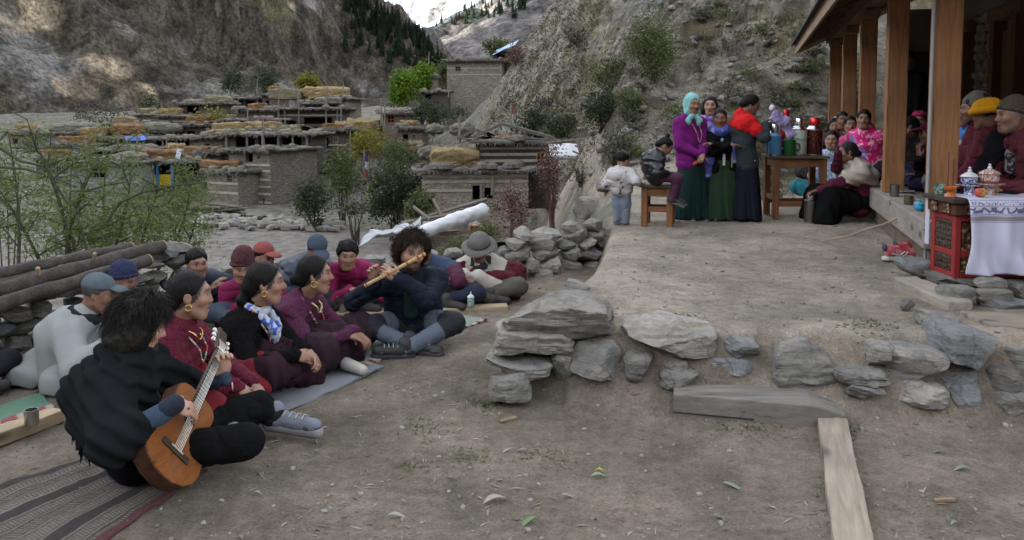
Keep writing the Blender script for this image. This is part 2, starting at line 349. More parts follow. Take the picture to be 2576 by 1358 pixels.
# mountains: real terrain sheets in polar coordinates, elevation profile along each bearing
def mountain(name, label, vx0, vx1, ncol, r0, r1, nr, ridge, z0, matr, amp, freq, seed, colf, back=1.35, power=1.):
    vx = np.linspace(vx0, vx1, ncol); r = np.linspace(0, 1, nr)
    A = np.arctan((vx - CX) / FPX); S, AA = np.meshgrid(r, A, indexing='ij')
    VX = np.meshgrid(r, vx, indexing='ij')[1]
    rz = np.interp(vx, [q[0] for q in ridge], [q[1] for q in ridge]); el = (285 - rz) / FPX
    a0 = np.interp(vx, [vx0, vx1], r0) if np.ndim(r0) else np.full(ncol, r0); a1 = np.interp(vx, [vx0, vx1], r1) if np.ndim(r1) else np.full(ncol, r1)
    t = np.clip(S / .75, 0, 1); Rr = a0 + (a1 - a0) * S * back
    zb = np.interp(vx, [vx0, vx1], z0) if np.ndim(z0) else np.full(ncol, z0)
    top = CAMZ + el * (a0 + (a1 - a0) * .75 * back) / np.cos(A)
    Z = zb + (top - zb) * t ** power - np.clip(S - .75, 0, 1) * (top - zb) * 2.2
    X, Y = Rr * np.sin(AA), Rr * np.cos(AA)
    p = np.stack([X.ravel(), Y.ravel(), Z.ravel()], 1) * freq
    n = fbm(p, 6, seed); rid = 1 - np.abs(fbm(p * .7 + 9, 5, seed + 5)) * 2
    D = (amp * (.8 * n + .5 * rid)).reshape(X.shape) * np.sin(np.clip(t, 0, 1) * math.pi * .93) ** .6 * np.minimum(1, t * 6 + .1)
    X = X + D * .5 * np.sin(AA); Y = Y - D * .5; Z = Z + D
    p2 = np.stack([X.ravel(), Y.ravel(), Z.ravel()], 1)
    return tag(grid_mesh(name, X, Y, Z, matr, col=colf(p2, S.ravel())), label, 'mountain', kind='structure')
def rock_mat(name, f, b1, scale2=8):
    m, nt, b = _nodes(name); co = N(nt, 'TexCoord').outputs['Object']; a = N(nt, 'Attribute', attribute_name='Col').outputs['Color']
    mp = N(nt, 'Mapping'); mp.inputs['Rotation'].default_value = (0, R(38), 0); mp.inputs['Scale'].default_value = (2.2, 1, .5); L(nt, co, mp.inputs[0]); n1 = noise(nt, mp.outputs[0], f, 9, .72, .6); n2 = noise(nt, co, f * scale2, 6, .7)
    c = mix(nt, 1., a, ramp(nt, n1, [(.38, .4), (.62, 1.55)]), 'MULTIPLY'); c = mix(nt, 1., c, ramp(nt, n2, [(.36, .45), (.64, 1.5)]), 'MULTIPLY')  # albedo contrast follows the bump noise, painting relief shading into the rock
    L(nt, c, b.inputs['Base Color']); b.inputs['Roughness'].default_value = .95; b.inputs['Specular IOR Level'].default_value = .1
    p = bump(nt, None, n1, .8, b1 * 3); bump(nt, b, n2, .9, b1, p); return m
def cliff_col(p, s):
    n = fbm(p * V(.018, .018, .03), 5, 61); n2 = fbm(p * V(.05, .05, .09), 4, 67); n3 = fbm(p * .2, 3, 71)
    c = np.tile(V(.086, .074, .058), (len(p), 1)) * (1 + .4 * n3)[:, None]                          # scrub and scree
    g = sstep(.05, .35, n2)[:, None]; c = c * (1 - g) + V(.17, .163, .15) * g                       # grey rock
    vx = CX + FPX * p[:, 0] / p[:, 1]; vy = 285 - (p[:, 2] - CAMZ) / p[:, 1] * FPX; och = 0 * n
    for ox, oy, sx, sy, k in ((285, 175, 80, 48, 1.), (345, 235, 60, 40, 1.), (195, 225, 70, 26, .9), (90, 40, 95, 48, 1.1), (10, 30, 50, 45, 1.), (555, 28, 70, 30, .7), (740, 20, 80, 26, .55), (840, 95, 70, 30, .6), (520, 150, 40, 14, .7), (900, 50, 40, 40, .4)):
        q = (vx - ox) / sx; r = (vy - oy + .35 * (vx - ox) * -.3) / sy; och = np.maximum(och, k * np.exp(-(q * q + r * r)))
    n5 = fbm(np.stack([p[:, 0] * .09 + p[:, 2] * .09, p[:, 1] * .05, (p[:, 2] - p[:, 0]) * .025], 1), 4, 77); w = (sstep(.5, .6, och + .38 * n2 + .42 * n5) * (1 - .75 * sstep(.12, .3, np.abs(n5)))  )[:, None]; c = c * (1 - w) + V(.42, .33, .23) * w     # ochre faces
    gr = (sstep(.1, .4, -n) * sstep(0, .3, -n2))[:, None]; c = c * (1 - .7 * gr) + V(.11, .11, .055) * .7 * gr
    return np.clip(c, .02, .8)
mountain('mountain', 'steep rocky mountainside with ochre cliff faces behind the village', -900, 1145, 420, (105, 200), (300, 320), 300,
    [(-900, -420), (600, -380), (820, -60), (890, -2), (950, 38), (1000, 70), (1050, 103), (1100, 150), (1145, 200)], (-1, 3), rock_mat('cliff', .16, .8), 15, .034, 81, cliff_col, 1.3)
def far_col(p, s):
    n = fbm(p * .012, 5, 91); n2 = fbm(p * .05, 4, 95)
    c = np.tile(V(.135, .125, .12), (len(p), 1)) * (1 + .3 * n2)[:, None]; f = sstep(.1, .4, n + .4 * sstep(.3, .8, s) - .1)[:, None]  # slope tone greyed, distance haze put into the colour
    return np.clip(c * (1 - f) + V(.06, .075, .06) * f, .02, .8)
mountain('mountain', 'brown far slope with scattered pines below the snow peak', 985, 1700, 160, 260, 800, 130,
    [(985, 200), (1040, 135), (1085, 108), (1130, 82), (1185, 44), (1225, 8), (1250, -15), (1350, -80), (1700, -160)], 4, rock_mat('far_slope', .03, 2.), 16, .012, 103, far_col)
def haze_blue_col(p, s):
    n2 = fbm(p * .02, 4, 99)
    return np.clip(np.tile(V(.075, .095, .11), (len(p), 1)) * (1 + .3 * n2)[:, None], .02, .8)  # forest shifted to blue: haze painted into the base colour
mountain('mountain', 'dark forested ridge at the foot of the snow peak', 860, 1400, 140, 900, 2000, 80,
    [(860, 40), (930, 30), (1005, 62), (1045, 88), (1080, 80), (1150, 45), (1230, -5), (1400, -60)], 10, rock_mat('forest_ridge', .02, 3.), 24, .008, 113, haze_blue_col)
def snow_col(p, s):
    n = fbm(p * V(.0035, .0035, .006), 6, 121); r = sstep(.05, .3, n + .25 * fbm(p * V(.012, .012, .02), 4, 127))[:, None]
    return np.clip(V(.82, .83, .87) * (1 - .92 * r) + V(.2, .185, .18) * .92 * r, .02, .9)
mountain('snow_mountain', 'sunlit snow-covered peak at the head of the valley', 700, 1700, 200, 3200, 6200, 140,
    [(700, -330), (860, -120), (930, -12), (965, 4), (1000, -6), (1050, -60), (1110, -140), (1200, -260), (1700, -300)], 60, rock_mat('snow', .004, 12), 190, .0022, 131, snow_col)
# unseen ridge added behind the camera, its height shaped to block the sun
a = np.radians(np.linspace(120, 318, 66)); s_ = np.linspace(0, 1, 24); SS, AA = np.meshgrid(s_, a, indexing='ij')
rx = 160 + 420 * SS; Zr = np.where(SS < .7, SS / .7, 1 - (SS - .7) * 2) * 188 * (.97 + .03 * np.sin(AA * 5)) - 2
grid_mesh('mountain', rx * np.sin(AA), rx * np.cos(AA), Zr, rock_mat('ridge', .03, 2.), col=np.tile(V(.13, .12, .1), (SS.size, 1)))
tag(bpy.context.scene.objects[-1] if False else bpy.data.objects['mountain.003'], 'unseen ridge added behind the camera to block the sun', 'mountain', kind='structure')
# ------------------------------------------------------------------ implicit surfaces (one continuous skin per piece)
class S:
    def __init__(s): s.p = []; s.nz = []
    def cap(s, a, b, ra, rb=None, k=.03, op='u'):
        a, b = np.asarray(a, float), np.asarray(b, float); rb = ra if rb is None else rb; m = max(ra, rb)
        s.p.append(('c', (a, b, ra, rb), op, k, np.minimum(a, b) - m, np.maximum(a, b) + m)); return s
    def chain(s, pts, rs, k=.03, op='u'):
        for i in range(len(pts) - 1): s.cap(pts[i], pts[i + 1], rs[i], rs[i + 1], k, op)
        return s
    def ell(s, c, r, rot=None, k=.03, op='u'):
        c = np.asarray(c, float); r = np.asarray(r, float); rot = np.eye(3) if rot is None else rot; e = np.sqrt(((rot * r) ** 2).sum(1))
        s.p.append(('e', (c, r, rot), op, k, c - e, c + e)); return s
    def box(s, c, h, rot=None, rad=.01, k=.01, op='u'):
        c = np.asarray(c, float); h = np.asarray(h, float); rot = np.eye(3) if rot is None else rot; e = np.abs(rot) @ h + rad
        s.p.append(('b', (c, h, rot, rad), op, k, c - e, c + e)); return s
    def cut(s, n, p, k=.01):
        """keep the side the normal points away from"""
        n = nrm(n); s.p.append(('p', (n, float(n @ np.asarray(p, float))), 'i', k, None, None)); return s
    def noise(s, amp, freq, seed=0, oct=2): s.nz.append((amp, np.asarray(freq, float), seed, oct)); return s
    def fold(s, fn): s.nz.append(fn); return s
    @staticmethod
    def _d(t, a, p):
        if t == 'c':
            A, B, ra, rb = a; ba = B - A; l = max(ba @ ba, 1e-12); h = np.clip(((p - A) @ ba) / l, 0, 1)
            return np.linalg.norm(p - A - h[:, None] * ba, axis=1) - (ra + (rb - ra) * h)
        if t == 'e':
            c, r, rot = a; q = (p - c) @ rot; k0 = np.linalg.norm(q / r, axis=1); k1 = np.linalg.norm(q / (r * r), axis=1) + 1e-9
            return np.where(k0 < 1e-6, -r.min(), k0 * (k0 - 1) / k1)
        if t == 'b':
            c, h, rot, rad = a; q = np.abs((p - c) @ rot) - h
            return np.linalg.norm(np.maximum(q, 0), axis=1) + np.minimum(q.max(1), 0) - rad
        n, c = a; return p @ n - c
    def eval(s, p, m=None, nz=False):
        d = np.full(len(p), 9.)
        for t, a, op, k, lo, hi in s.p:
            if m is not None and lo is not None:
                w = m + k; I = np.nonzero(((p > lo - w) & (p < hi + w)).all(1))[0]
                if not len(I): continue
                q = p[I]; e = d[I]
            else: I = slice(None); q = p; e = d
            x = s._d(t, a, q)
            if op == 'u':
                h = np.maximum(k - np.abs(e - x), 0) / k; e = np.minimum(e, x) - h * h * k * .25
            else:
                x = -x if op == 's' else x; h = np.maximum(k - np.abs(e - x), 0) / k; e = np.maximum(e, x) + h * h * k * .25
            d[I] = e
        if nz:
            for z in s.nz: d = d + (z(p) if callable(z) else z[0] * fbm(p * z[1], z[3], z[2]))
        return d
    def mesh(s, h):
        lo = np.min([q[4] for q in s.p if q[2] == 'u'], 0) - .04; hi = np.max([q[5] for q in s.p if q[2] == 'u'], 0) + .04
        C = 4; Hh = C * h; n = np.ceil((hi - lo) / Hh).astype(int) + 1
        ii = np.stack(np.meshgrid(*[np.arange(x) for x in n], indexing='ij'), -1).reshape(-1, 3)
        d = s.eval(lo + (ii + .5) * Hh); na = sum(z[0] * 1.3 for z in s.nz if not callable(z)) + .012 * any(callable(z) for z in s.nz)
        bl = ii[np.abs(d) < Hh * .9 + na]
        if not len(bl): return np.zeros((0, 3)), np.zeros((0, 4), int)
        lc = np.stack(np.meshgrid(*[np.arange(C + 1)] * 3, indexing='ij'), -1).reshape(-1, 3)
        BIG = 1 << 20; B = len(bl); Pt = lo + (bl[:, None] * C + lc[None]) * h
        D = np.full((B, len(lc)), 9.); b0 = lo + bl * Hh; b1 = b0 + Hh; mg = 2 * h + na
        for t, a, op, k, plo, phi in s.p:
            if plo is not None:
                w = mg + k; I = np.nonzero(((b1 > plo - w) & (b0 < phi + w)).all(1))[0]
                if not len(I): continue
            else: I = np.arange(B)
            x = s._d(t, a, Pt[I].reshape(-1, 3)).reshape(len(I), -1); e = D[I]
            if op == 'u': q = np.maximum(k - np.abs(e - x), 0); e = np.minimum(e, x) - q * q * (.25 / k)
            else: x = -x if op == 's' else x; q = np.maximum(k - np.abs(e - x), 0); e = np.maximum(e, x) + q * q * (.25 / k)
            D[I] = e
        if s.nz:
            D = D.ravel(); I = np.nonzero(np.abs(D) < 2 * h + na * 1.5)[0]; q = Pt.reshape(-1, 3)[I]; e = D[I]
            for z in s.nz: e = e + (z(q) if callable(z) else z[0] * fbm(q * z[1], z[3], z[2]))
            D[I] = e
        Db = D.reshape(-1, C + 1, C + 1, C + 1)
        # cell vertices
        co = np.stack([Db[:, x:x + C, y:y + C, z:z + C] for x in (0, 1) for y in (0, 1) for z in (0, 1)], -1)
        neg = co < 0; act = neg.any(-1) & ~neg.all(-1); b, cx, cy, cz = np.nonzero(act); v8 = co[b, cx, cy, cz]
        offs = np.array([(x, y, z) for x in (0, 1) for y in (0, 1) for z in (0, 1)], float)
        acc = np.zeros((len(b), 3)); cnt = np.zeros(len(b))
        for i in range(8):
            for j in range(i + 1, 8):
                if np.abs(offs[i] - offs[j]).sum() != 1: continue
                w = (v8[:, i] < 0) != (v8[:, j] < 0); den = v8[:, i] - v8[:, j]; t = np.where(w, v8[:, i] / np.where(np.abs(den) < 1e-12, 1, den), 0)
                acc += w[:, None] * (offs[i] + (offs[j] - offs[i]) * t[:, None]); cnt += w
        gc = bl[b] * C + np.stack([cx, cy, cz], 1); ver = lo + (gc + acc / cnt[:, None]) * h
        ck = (gc[:, 0] * BIG + gc[:, 1]) * BIG + gc[:, 2]; o = np.argsort(ck); ck = ck[o]; ver = ver[o]
        qs = []
        for ax in range(3):
            sl0 = [slice(None)] + [slice(0, C + 1)] * 3; sl1 = list(sl0); sl0[ax + 1] = slice(0, C); sl1[ax + 1] = slice(1, C + 1)
            a0, a1 = Db[tuple(sl0)], Db[tuple(sl1)]; m = (a0 < 0) != (a1 < 0); b, i, j, k = np.nonzero(m)
            if not len(b): continue
            g = bl[b] * C + np.stack([i, j, k], 1); fl = a0[b, i, j, k] < 0
            gk = (g[:, 0] * BIG + g[:, 1]) * BIG + g[:, 2]; _, u = np.unique(gk, return_index=True); gk = gk[u]; fl = fl[u]
            s1, s2 = [(BIG, 1), (1, BIG * BIG), (BIG * BIG, BIG)][ax]
            q = np.stack([gk, gk - s1, gk - s1 - s2, gk - s2], 1); pos = np.clip(np.searchsorted(ck, q), 0, len(ck) - 1)
            ok = (ck[pos] == q).all(1); pos = pos[ok]; fl = fl[ok]; pos = np.where(fl[:, None], pos, pos[:, ::-1]); qs.append(pos)
        return ver, np.concatenate(qs) if qs else np.zeros((0, 4), int)
    def build(s, name, mat, parent, h, colf=None):
        v, f = s.mesh(h)
        return raw(name, v, f, mat, parent, smooth=True, col=None if colf is None else colf(v))
# ------------------------------------------------------------------ people
SKIN = attr_mat('skin', .5, .1, 25, .12, .0, .35)
HAIRM = None
def hair_mat(c=(.007, .0065, .0065), rough=.5):
    k = ('hair', c)
    if k in _M: return _M[k]
    m, nt, b = _nodes('hair'); co = objco(nt); n = noise(nt, scaled(nt, co, (90, 90, 12)), 1.5, 3)
    L(nt, mix(nt, n, mul(c, .5), mul(c, 1.9)), b.inputs['Base Color']); b.inputs['Roughness'].default_value = rough; b.inputs['Specular IOR Level'].default_value = .12
    bump(nt, b, n, .9, .008); _M[k] = m; return m
def ik(a, b, l1, l2, pole):
    a, b = np.asarray(a, float), np.asarray(b, float); d = b - a; L_ = np.linalg.norm(d); L_ = min(L_, (l1 + l2) * .999); u = nrm(d)
    x = (l1 * l1 - l2 * l2 + L_ * L_) / (2 * L_); y = math.sqrt(max(l1 * l1 - x * x, 0)); p = np.asarray(pole, float); p = nrm(p - u * (p @ u))
    return a + u * x + p * y
def hand(s, w, d, pn, lat, k=1., curl=.5, spread=1., thumb=.6, sep=.004):
    """palm and five fingers: w wrist, d direction, pn palm normal (fingers curl that way), lat thumb side"""
    d = nrm(d); pn = nrm(pn - d * (np.asarray(pn) @ d)); lat = nrm(lat - d * (np.asarray(lat) @ d) - pn * (np.asarray(lat) @ pn))
    s.ell(w + d * .048 * k, (.042 * k, .052 * k, .019 * k), np.stack([lat, d, np.cross(lat, d)], 1), .02)
    for i, (o, ln) in enumerate(((.031, .92), (.0105, 1.), (-.0105, .94), (-.03, .76))):
        p = w + d * (.088 - abs(o) * .15) * k + lat * o * k; a = curl * .55; dd = nrm(d + lat * o * 4 * spread)
        for q, sg in enumerate((.043, .028, .022)):
            dirn = dd * math.cos(a) + pn * math.sin(a); e = p + dirn * sg * ln * k
            s.cap(p, e, (.0098 - q * .001) * k, (.009 - q * .001) * k, sep); p = e; a += curl * (.85 if q == 0 else .7)
    p = w + d * .025 * k + lat * .032 * k; dirn = nrm(d * .8 + lat * thumb + pn * .35 * (.5 + curl)); e = p + dirn * .042 * k
    s.cap(p, e, .0125 * k, .0105 * k, .01); s.cap(e, e + nrm(dirn + d * .5 + pn * .4 * curl) * .033 * k, .0105 * k, .0085 * k, .005)
class J: pass
def head_frame(yaw, pitch, roll=0):
    """yaw: facing angle in the ground plane (0 = +X, -90 = towards the camera); pitch > 0 looks down"""
    a, p = R(yaw), R(pitch); f = V(math.cos(a) * math.cos(p), math.sin(a) * math.cos(p), -math.sin(p)); r = V(math.sin(a), -math.cos(a), 0)
    r = nrm(r * math.cos(R(roll)) + np.cross(r, f) * math.sin(R(roll))); u = np.cross(r, f); return np.stack([r, f, u], 1)
def person(label, seat, yaw, head, hyaw=None, hpitch=10, hroll=0, pose='sit', k=1., h=.0065, skin=(.27, .15, .10), female=True, hl=None, hr=None, legs=None,
           handl=None, handr=None, age=0., beard=None, ear=True, mouth=0., bulge=.05, eyes=.5, group=None, fat=1., smile=0., category='person', hk=None):
    hairtint = 1. if female else 0.; h = h * (1.22 if h >= .008 else 1.12)
    """seat: point under the pelvis. Returns a J with joints, the root Empty and the body mesh."""
    j = J(); j.k = k; j.h = h; hk = hk or k; j.hk = hk; j.seat = seat = np.asarray(seat, float); a = R(yaw)
    fw = V(math.cos(a), math.sin(a), 0); rt = V(math.sin(a), -math.cos(a), 0); j.fw, j.rt = fw, rt; j.fat = fat
    def Lc(x, y, z): return seat + (rt * x + fw * y + UP * z) * k
    j.L = Lc
    j.root = thing('person', label, category, seat, group)
    hyaw = yaw if hyaw is None else hyaw; F = head_frame(hyaw, hpitch, hroll); j.F = F; j.head = head = np.asarray(head, float)
    j.pel = Lc(0, 0, .12) if pose == 'sit' else Lc(0, 0, .86 if pose == 'stand' else .1)
    j.nt = head + F @ V(0, -.025, -.085) * hk                                 # top of the neck
    back = -fw
    j.nb = j.nt + (nrm(j.pel - j.nt) * .085 + back * .03) * k
    j.ch = lerp(j.pel, j.nb, .66) + back * bulge * k; j.be = lerp(j.pel, j.nb, .3) + back * bulge * .5 * k
    sw = (.155 if female else .178) * k
    tl = nrm(j.nb - j.pel); j.shr = j.nb + rt * sw - tl * .075 * k; j.shl = j.nb - rt * sw - tl * .075 * k
    W = lambda v: None if v is None else np.asarray(v, float)
    if hr is None: hr = Lc(.1, .26, .24) if pose == 'sit' else Lc(.2, .05, .78)
    if hl is None: hl = Lc(-.1, .26, .24) if pose == 'sit' else Lc(-.2, .05, .78)
    j.wr, j.wl = W(hr), W(hl)
    polr, poll = rt * .8 - UP * .7 - fw * .35, -rt * .8 - UP * .7 - fw * .35
    j.elr = ik(j.shr, j.wr, .275 * k, .25 * k, polr); j.ell = ik(j.shl, j.wl, .275 * k, .25 * k, poll)
    if pose == 'sit':
        j.hipr, j.hipl = Lc(.09, .02, .11), Lc(-.09, .02, .11)
        j.knr, j.knl, j.anr, j.anl, j.tor, j.tol = (Lc(.33, .3, .17), Lc(-.33, .3, .15), Lc(-.08, .38, .07), Lc(.08, .34, .06), *((Lc(-.12, .38, .06), Lc(.12, .34, .055)) if female else (Lc(-.22, .41, .05), Lc(.22, .37, .05)))) if legs is None else [W(x) for x in legs]
    else:
        hz = .84 if pose == 'stand' else .1; j.hipr, j.hipl = Lc(.08, 0, hz), Lc(-.08, 0, hz)
        j.knr, j.knl, j.anr, j.anl, j.tor, j.tol = (Lc(.09, .03, .46), Lc(-.09, .03, .46), Lc(.09, 0, .08), Lc(-.09, 0, .08), Lc(.11, .15, .035), Lc(-.11, .15, .035)) if legs is None else [W(x) for x in legs]
    # --- skin
    fr_ = random.Random(label); wv, hv, nv, jv = fr_.uniform(.94, 1.07), fr_.uniform(.96, 1.05), fr_.uniform(-.006, .006), fr_.uniform(.85, 1.3)
    s = S(); T = lambda x, y, z: head + F @ V(x * wv, y, z * hv) * hk
    el = lambda c, r, kk, op='u': s.ell(T(*c), np.array(r) * hk, F, kk * hk, op)
    el((0, -.012, .03), (.076, .095, .092), .03); el((0, .022, -.03), (.062, .072, .082), .05)
    s.cap(T(-.02 * jv, .062, -.098), T(.02 * jv, .062, -.098), .02 * hk, None, .045 * hk)
    for e in (-1, 1):
        el((e * .041, .058, -.022), (.026, .028, .022), .025); s.cap(T(e * .056, .0, -.06), T(e * .022, .055, -.098), .02 * hk, .016 * hk, .04 * hk)
    s.cap(T(-.034, .08, .034), T(.034, .08, .034), .0115 * hk, None, .022 * hk)
    for e in (-1, 1): el((e * .031, .098, .012), (.019, .014, .0105), .012, 's')
    for e in (-1, 1): el((e * .031, .074, .011), (.0145, .0155, .0125), .004)
    s.cap(T(0, .088, .02), T(0, .108 + nv, -.024 + nv * .8), .007 * hk, .0125 * hk * (1 + nv * 20), .014 * hk)
    for e in (-1, 1): el((e * .012, .098, -.028), (.009, .01, .008), .008)
    m = mouth; el((0, .084, -.057), (.027, .016, .0075), .008); el((0, .081, -.071 - m), (.023, .016, .008), .008)
    if m: el((0, .098, -.0635 - m / 2), (.014, .02, .003 + m * .6), .004, 's')
    if ear:
        for e in (-1, 1): el((e * .077, -.008, -.004), (.010, .019, .03), .008); el((e * .083, .0, .0), (.005, .009, .016), .006, 's')
    s.cap(T(0, -.022, -.05), j.nt, .05 * hk, .05 * hk, .03 * hk); s.cap(j.nt, j.nb, .048 * hk, .055 * k, .03)
    s.chain([j.nb, j.ch, j.be, j.pel], [.06 * k] * 4)
    for sh, eb, wr in ((j.shr, j.elr, j.wr), (j.shl, j.ell, j.wl)):
        s.cap(j.nb, sh, .05 * k, .035 * k); s.chain([sh, eb], [.035 * k, .03 * k]); s.cap(eb, wr, .034 * k, .024 * k, .015)
    for hp, kn, an, to in ((j.hipr, j.knr, j.anr, j.tor), (j.hipl, j.knl, j.anl, j.tol)):
        s.chain([j.pel, hp, kn, an], [.05 * k, .05 * k, .045 * k, .035 * k]); s.cap(an, to, .03 * k, .022 * k)
    for w, e, spec, sd in ((j.wr, j.elr, handr, 1), (j.wl, j.ell, handl, -1)):
        sp = dict(d=None, pn=None, lat=None, curl=.5, spread=.6, thumb=.6); sp.update(spec or {})
        d = nrm(w - e) if sp['d'] is None else nrm(sp['d']); pn = -UP if sp['pn'] is None else V(*sp['pn']); lat = -rt * sd + fw * .4 if sp['lat'] is None else V(*sp['lat'])
        hand(s, w + d * .01, d, pn, lat, k * (.9 if female else 1.), sp['curl'], sp['spread'], sp['thumb'], .004 if h < .008 else .007)
    sk = V(*skin)
    def colf(v):
        q = (v - head) @ F / hk; c = np.tile(sk, (len(v), 1)) * (1 + .2 * fbm(q * 26, 3, 5))[:, None]; c00 = c.copy()
        x, y, z = np.abs(q[:, 0]), q[:, 1], q[:, 2]; face = y > .045
        ck = np.exp(-(((x - .045) / .022) ** 2 + ((z + .03) / .022) ** 2)) * face; c = c * (1 - ck[:, None] * .4) + ck[:, None] * .4 * sk * V(1.3, .78, .72)
        bz = .034 + .006 * np.cos((x - .03) * 60); br = np.exp(-((z - bz) / .0052) ** 2) * (x > .012) * (x < .05) * face; c = c * (1 - .85 * br[:, None]) + .85 * br[:, None] * V(.02, .017, .015)
        ey = ((x - .031) / .0155) ** 2 + ((z - .0105) / (.0065 * (.5 + eyes))) ** 2; em = (ey < 1) & (y > .06); ir = em & (((x - .031) / .0068) ** 2 + ((z - .0105) / .008) ** 2 < 1)
        c[em] = V(.22, .19, .17); c[ir] = V(.012, .01, .01)
        ld = (ey >= 1) & (ey < 2.1) & (z > .0105) & (y > .06); c[ld] = c[ld] * .35
        lp = np.exp(-((z + .064 + m / 2) / (.0095 + m * .4)) ** 2) * (x < .026) * (y > .07); c = c * (1 - .75 * lp[:, None]) + .75 * lp[:, None] * V(.24, .085, .075) * (sk[0] / .3 + .15)
        ml = (np.abs(z + .0635 + m / 2) < .0028 + m * .5) & (x < .022) & (y > .07); c[ml] = V(.05, .02, .018)
        hl = np.maximum(q[:, 1] * .93 - q[:, 2] * .37 - .0337, q[:, 1] * .5 - q[:, 2] * .86 - .0236); hm_ = (hl < .008 + .007 * vn(q * 160, 3)) * (np.abs(q[:, 0]) < .078) * (q[:, 2] > -.09) * hairtint; c = c * (1 - .9 * hm_[:, None]) + .9 * hm_[:, None] * V(.01, .009, .009)
        if age: w = age * (.5 + .5 * np.sin(z * 900 + x * 120)) * sstep(.04, .06, z) * face; c = c * (1 - .35 * w)[:, None]
        if beard is not None:
            bm = sstep(-.045, -.06, z) * (x + y > .05) * (1 - (np.exp(-((z + .066) / .011) ** 2) * (x < .024))) * (y > .0); nf = np.abs(z + .046) < .008; bm = np.maximum(bm, nf * (x < .028) * (y > .07))
            c = c * (1 - beard[1] * bm[:, None]) + beard[1] * bm[:, None] * V(*beard[0])
        c = np.where((np.linalg.norm(q, axis=1) < .165)[:, None], c, c00); return np.clip(c, .004, 1)
    j.body = s.build('body', SKIN, j.root, h, colf); j.T = T
    return j
def crease(s, amp, f, seed=0):
    """sharp inward creases along wandering lines"""
    f = np.asarray(f, float); s.fold(lambda p: amp * (np.exp(-(vn(p * f + .5 * vn(p * f * .6, seed + 9)[:, None], seed + 31) / .12) ** 2) - .3))
def torso(j, mat, name='jacket', infl=0., hem=.0, sleeve=1., sr=.0, k=.05, nz=.008, collar=True, h=None, puffy=0., open_=False, skirt=0., cuts=(), seed=0, arms=(1, 1), colf=None, cuff=.0, fold=None):
    """an upper garment: trunk, shoulders, sleeves, collar"""
    s = S(); K = j.k; i = infl; f = j.fat; r = j.rt * .07 * K * f
    tl = nrm(j.nb - j.pel)
    s.cap(j.pel + r * 1.1 - UP * hem, j.ch + r, (.118 + i) * K * f, (.098 + i) * K * f, k); s.cap(j.pel - r * 1.1 - UP * hem, j.ch - r, (.118 + i) * K * f, (.098 + i) * K * f, k); s.cap(j.be + r, j.be - r, (.11 + i) * K * f, None, k)
    s.cap(j.ch + r * .9, j.ch - r * .9, (.112 + i) * K * f, None, k); s.cap(j.nb - tl * .02 * K, j.shr, (.066 + i) * K, (.056 + i) * K, k); s.cap(j.nb - tl * .02 * K, j.shl, (.066 + i) * K, (.056 + i) * K, k); s.cap(j.ch, j.nb - tl * .03 * K, (.10 + i) * K, (.068 + i) * K, k)
    if collar: s.cap(j.nb, lerp(j.nb, j.nt, .45), (.066 + i * .5) * K, (.058 + i * .3) * K, .03)
    if skirt: s.cap(j.pel, j.pel - UP * skirt, (.15 + i) * K, (.17 + i) * K, .06)
    for n, (sh, eb, wr) in enumerate(((j.shr, j.elr, j.wr), (j.shl, j.ell, j.wl))):
        if not arms[n]: continue
        s.cap(sh, eb, (.06 + i + sr) * K, (.047 + i + sr) * K, k); e = lerp(eb, wr, sleeve); s.cap(eb, e, (.048 + i + sr) * K, (.033 + i * .6 + sr + cuff) * K, .02)
        if sleeve >= 1: s.cut(nrm(wr - eb), wr + nrm(wr - eb) * .0, .004) if False else None
    for n_, p_ in cuts: s.cut(n_, p_)
    if nz: s.noise(nz, (9, 9, 14), seed, 2); crease(s, nz * 1.1, (6, 6, 12), seed); (crease(s, nz * .6, (15, 15, 24), seed + 4) if j.h < .008 else 0)
    if fold: s.fold(fold)
    if puffy: s.fold(lambda p: -puffy * (np.abs(np.sin((p @ tl) * math.pi / .075)) ** .6 - .5))
    return s.build(name, mat, j.root, h or j.h * 1.15, colf)
def trousers(j, mat, name='trousers', infl=0., k=.04, nz=.008, h=None, ends=(1, 1), colf=None, seed=5, r=(.087, .076, .062, .047)):
    s = S(); K = j.k; i = infl; s.cap(j.hipr, j.hipl, (.118 + i) * K, None, k); s.cap(j.pel, j.be, (.11 + i) * K, (.085 + i) * K, k)
    for hp, kn, an in ((j.hipr, j.knr, j.anr), (j.hipl, j.knl, j.anl)): s.cap(hp, kn, (r[0] + i) * K, (r[1] * .95 + i) * K, k); s.cap(kn, an, (r[2] + i) * K, (r[3] + i) * K, .03)
    s.noise(nz * .7, (9, 9, 9), seed, 2); crease(s, nz * 1., (9, 9, 9), seed); (crease(s, nz * .5, (21, 21, 21), seed + 1) if j.h < .008 else 0)
    return s.build(name, mat, j.root, h or j.h * 1.15, colf)
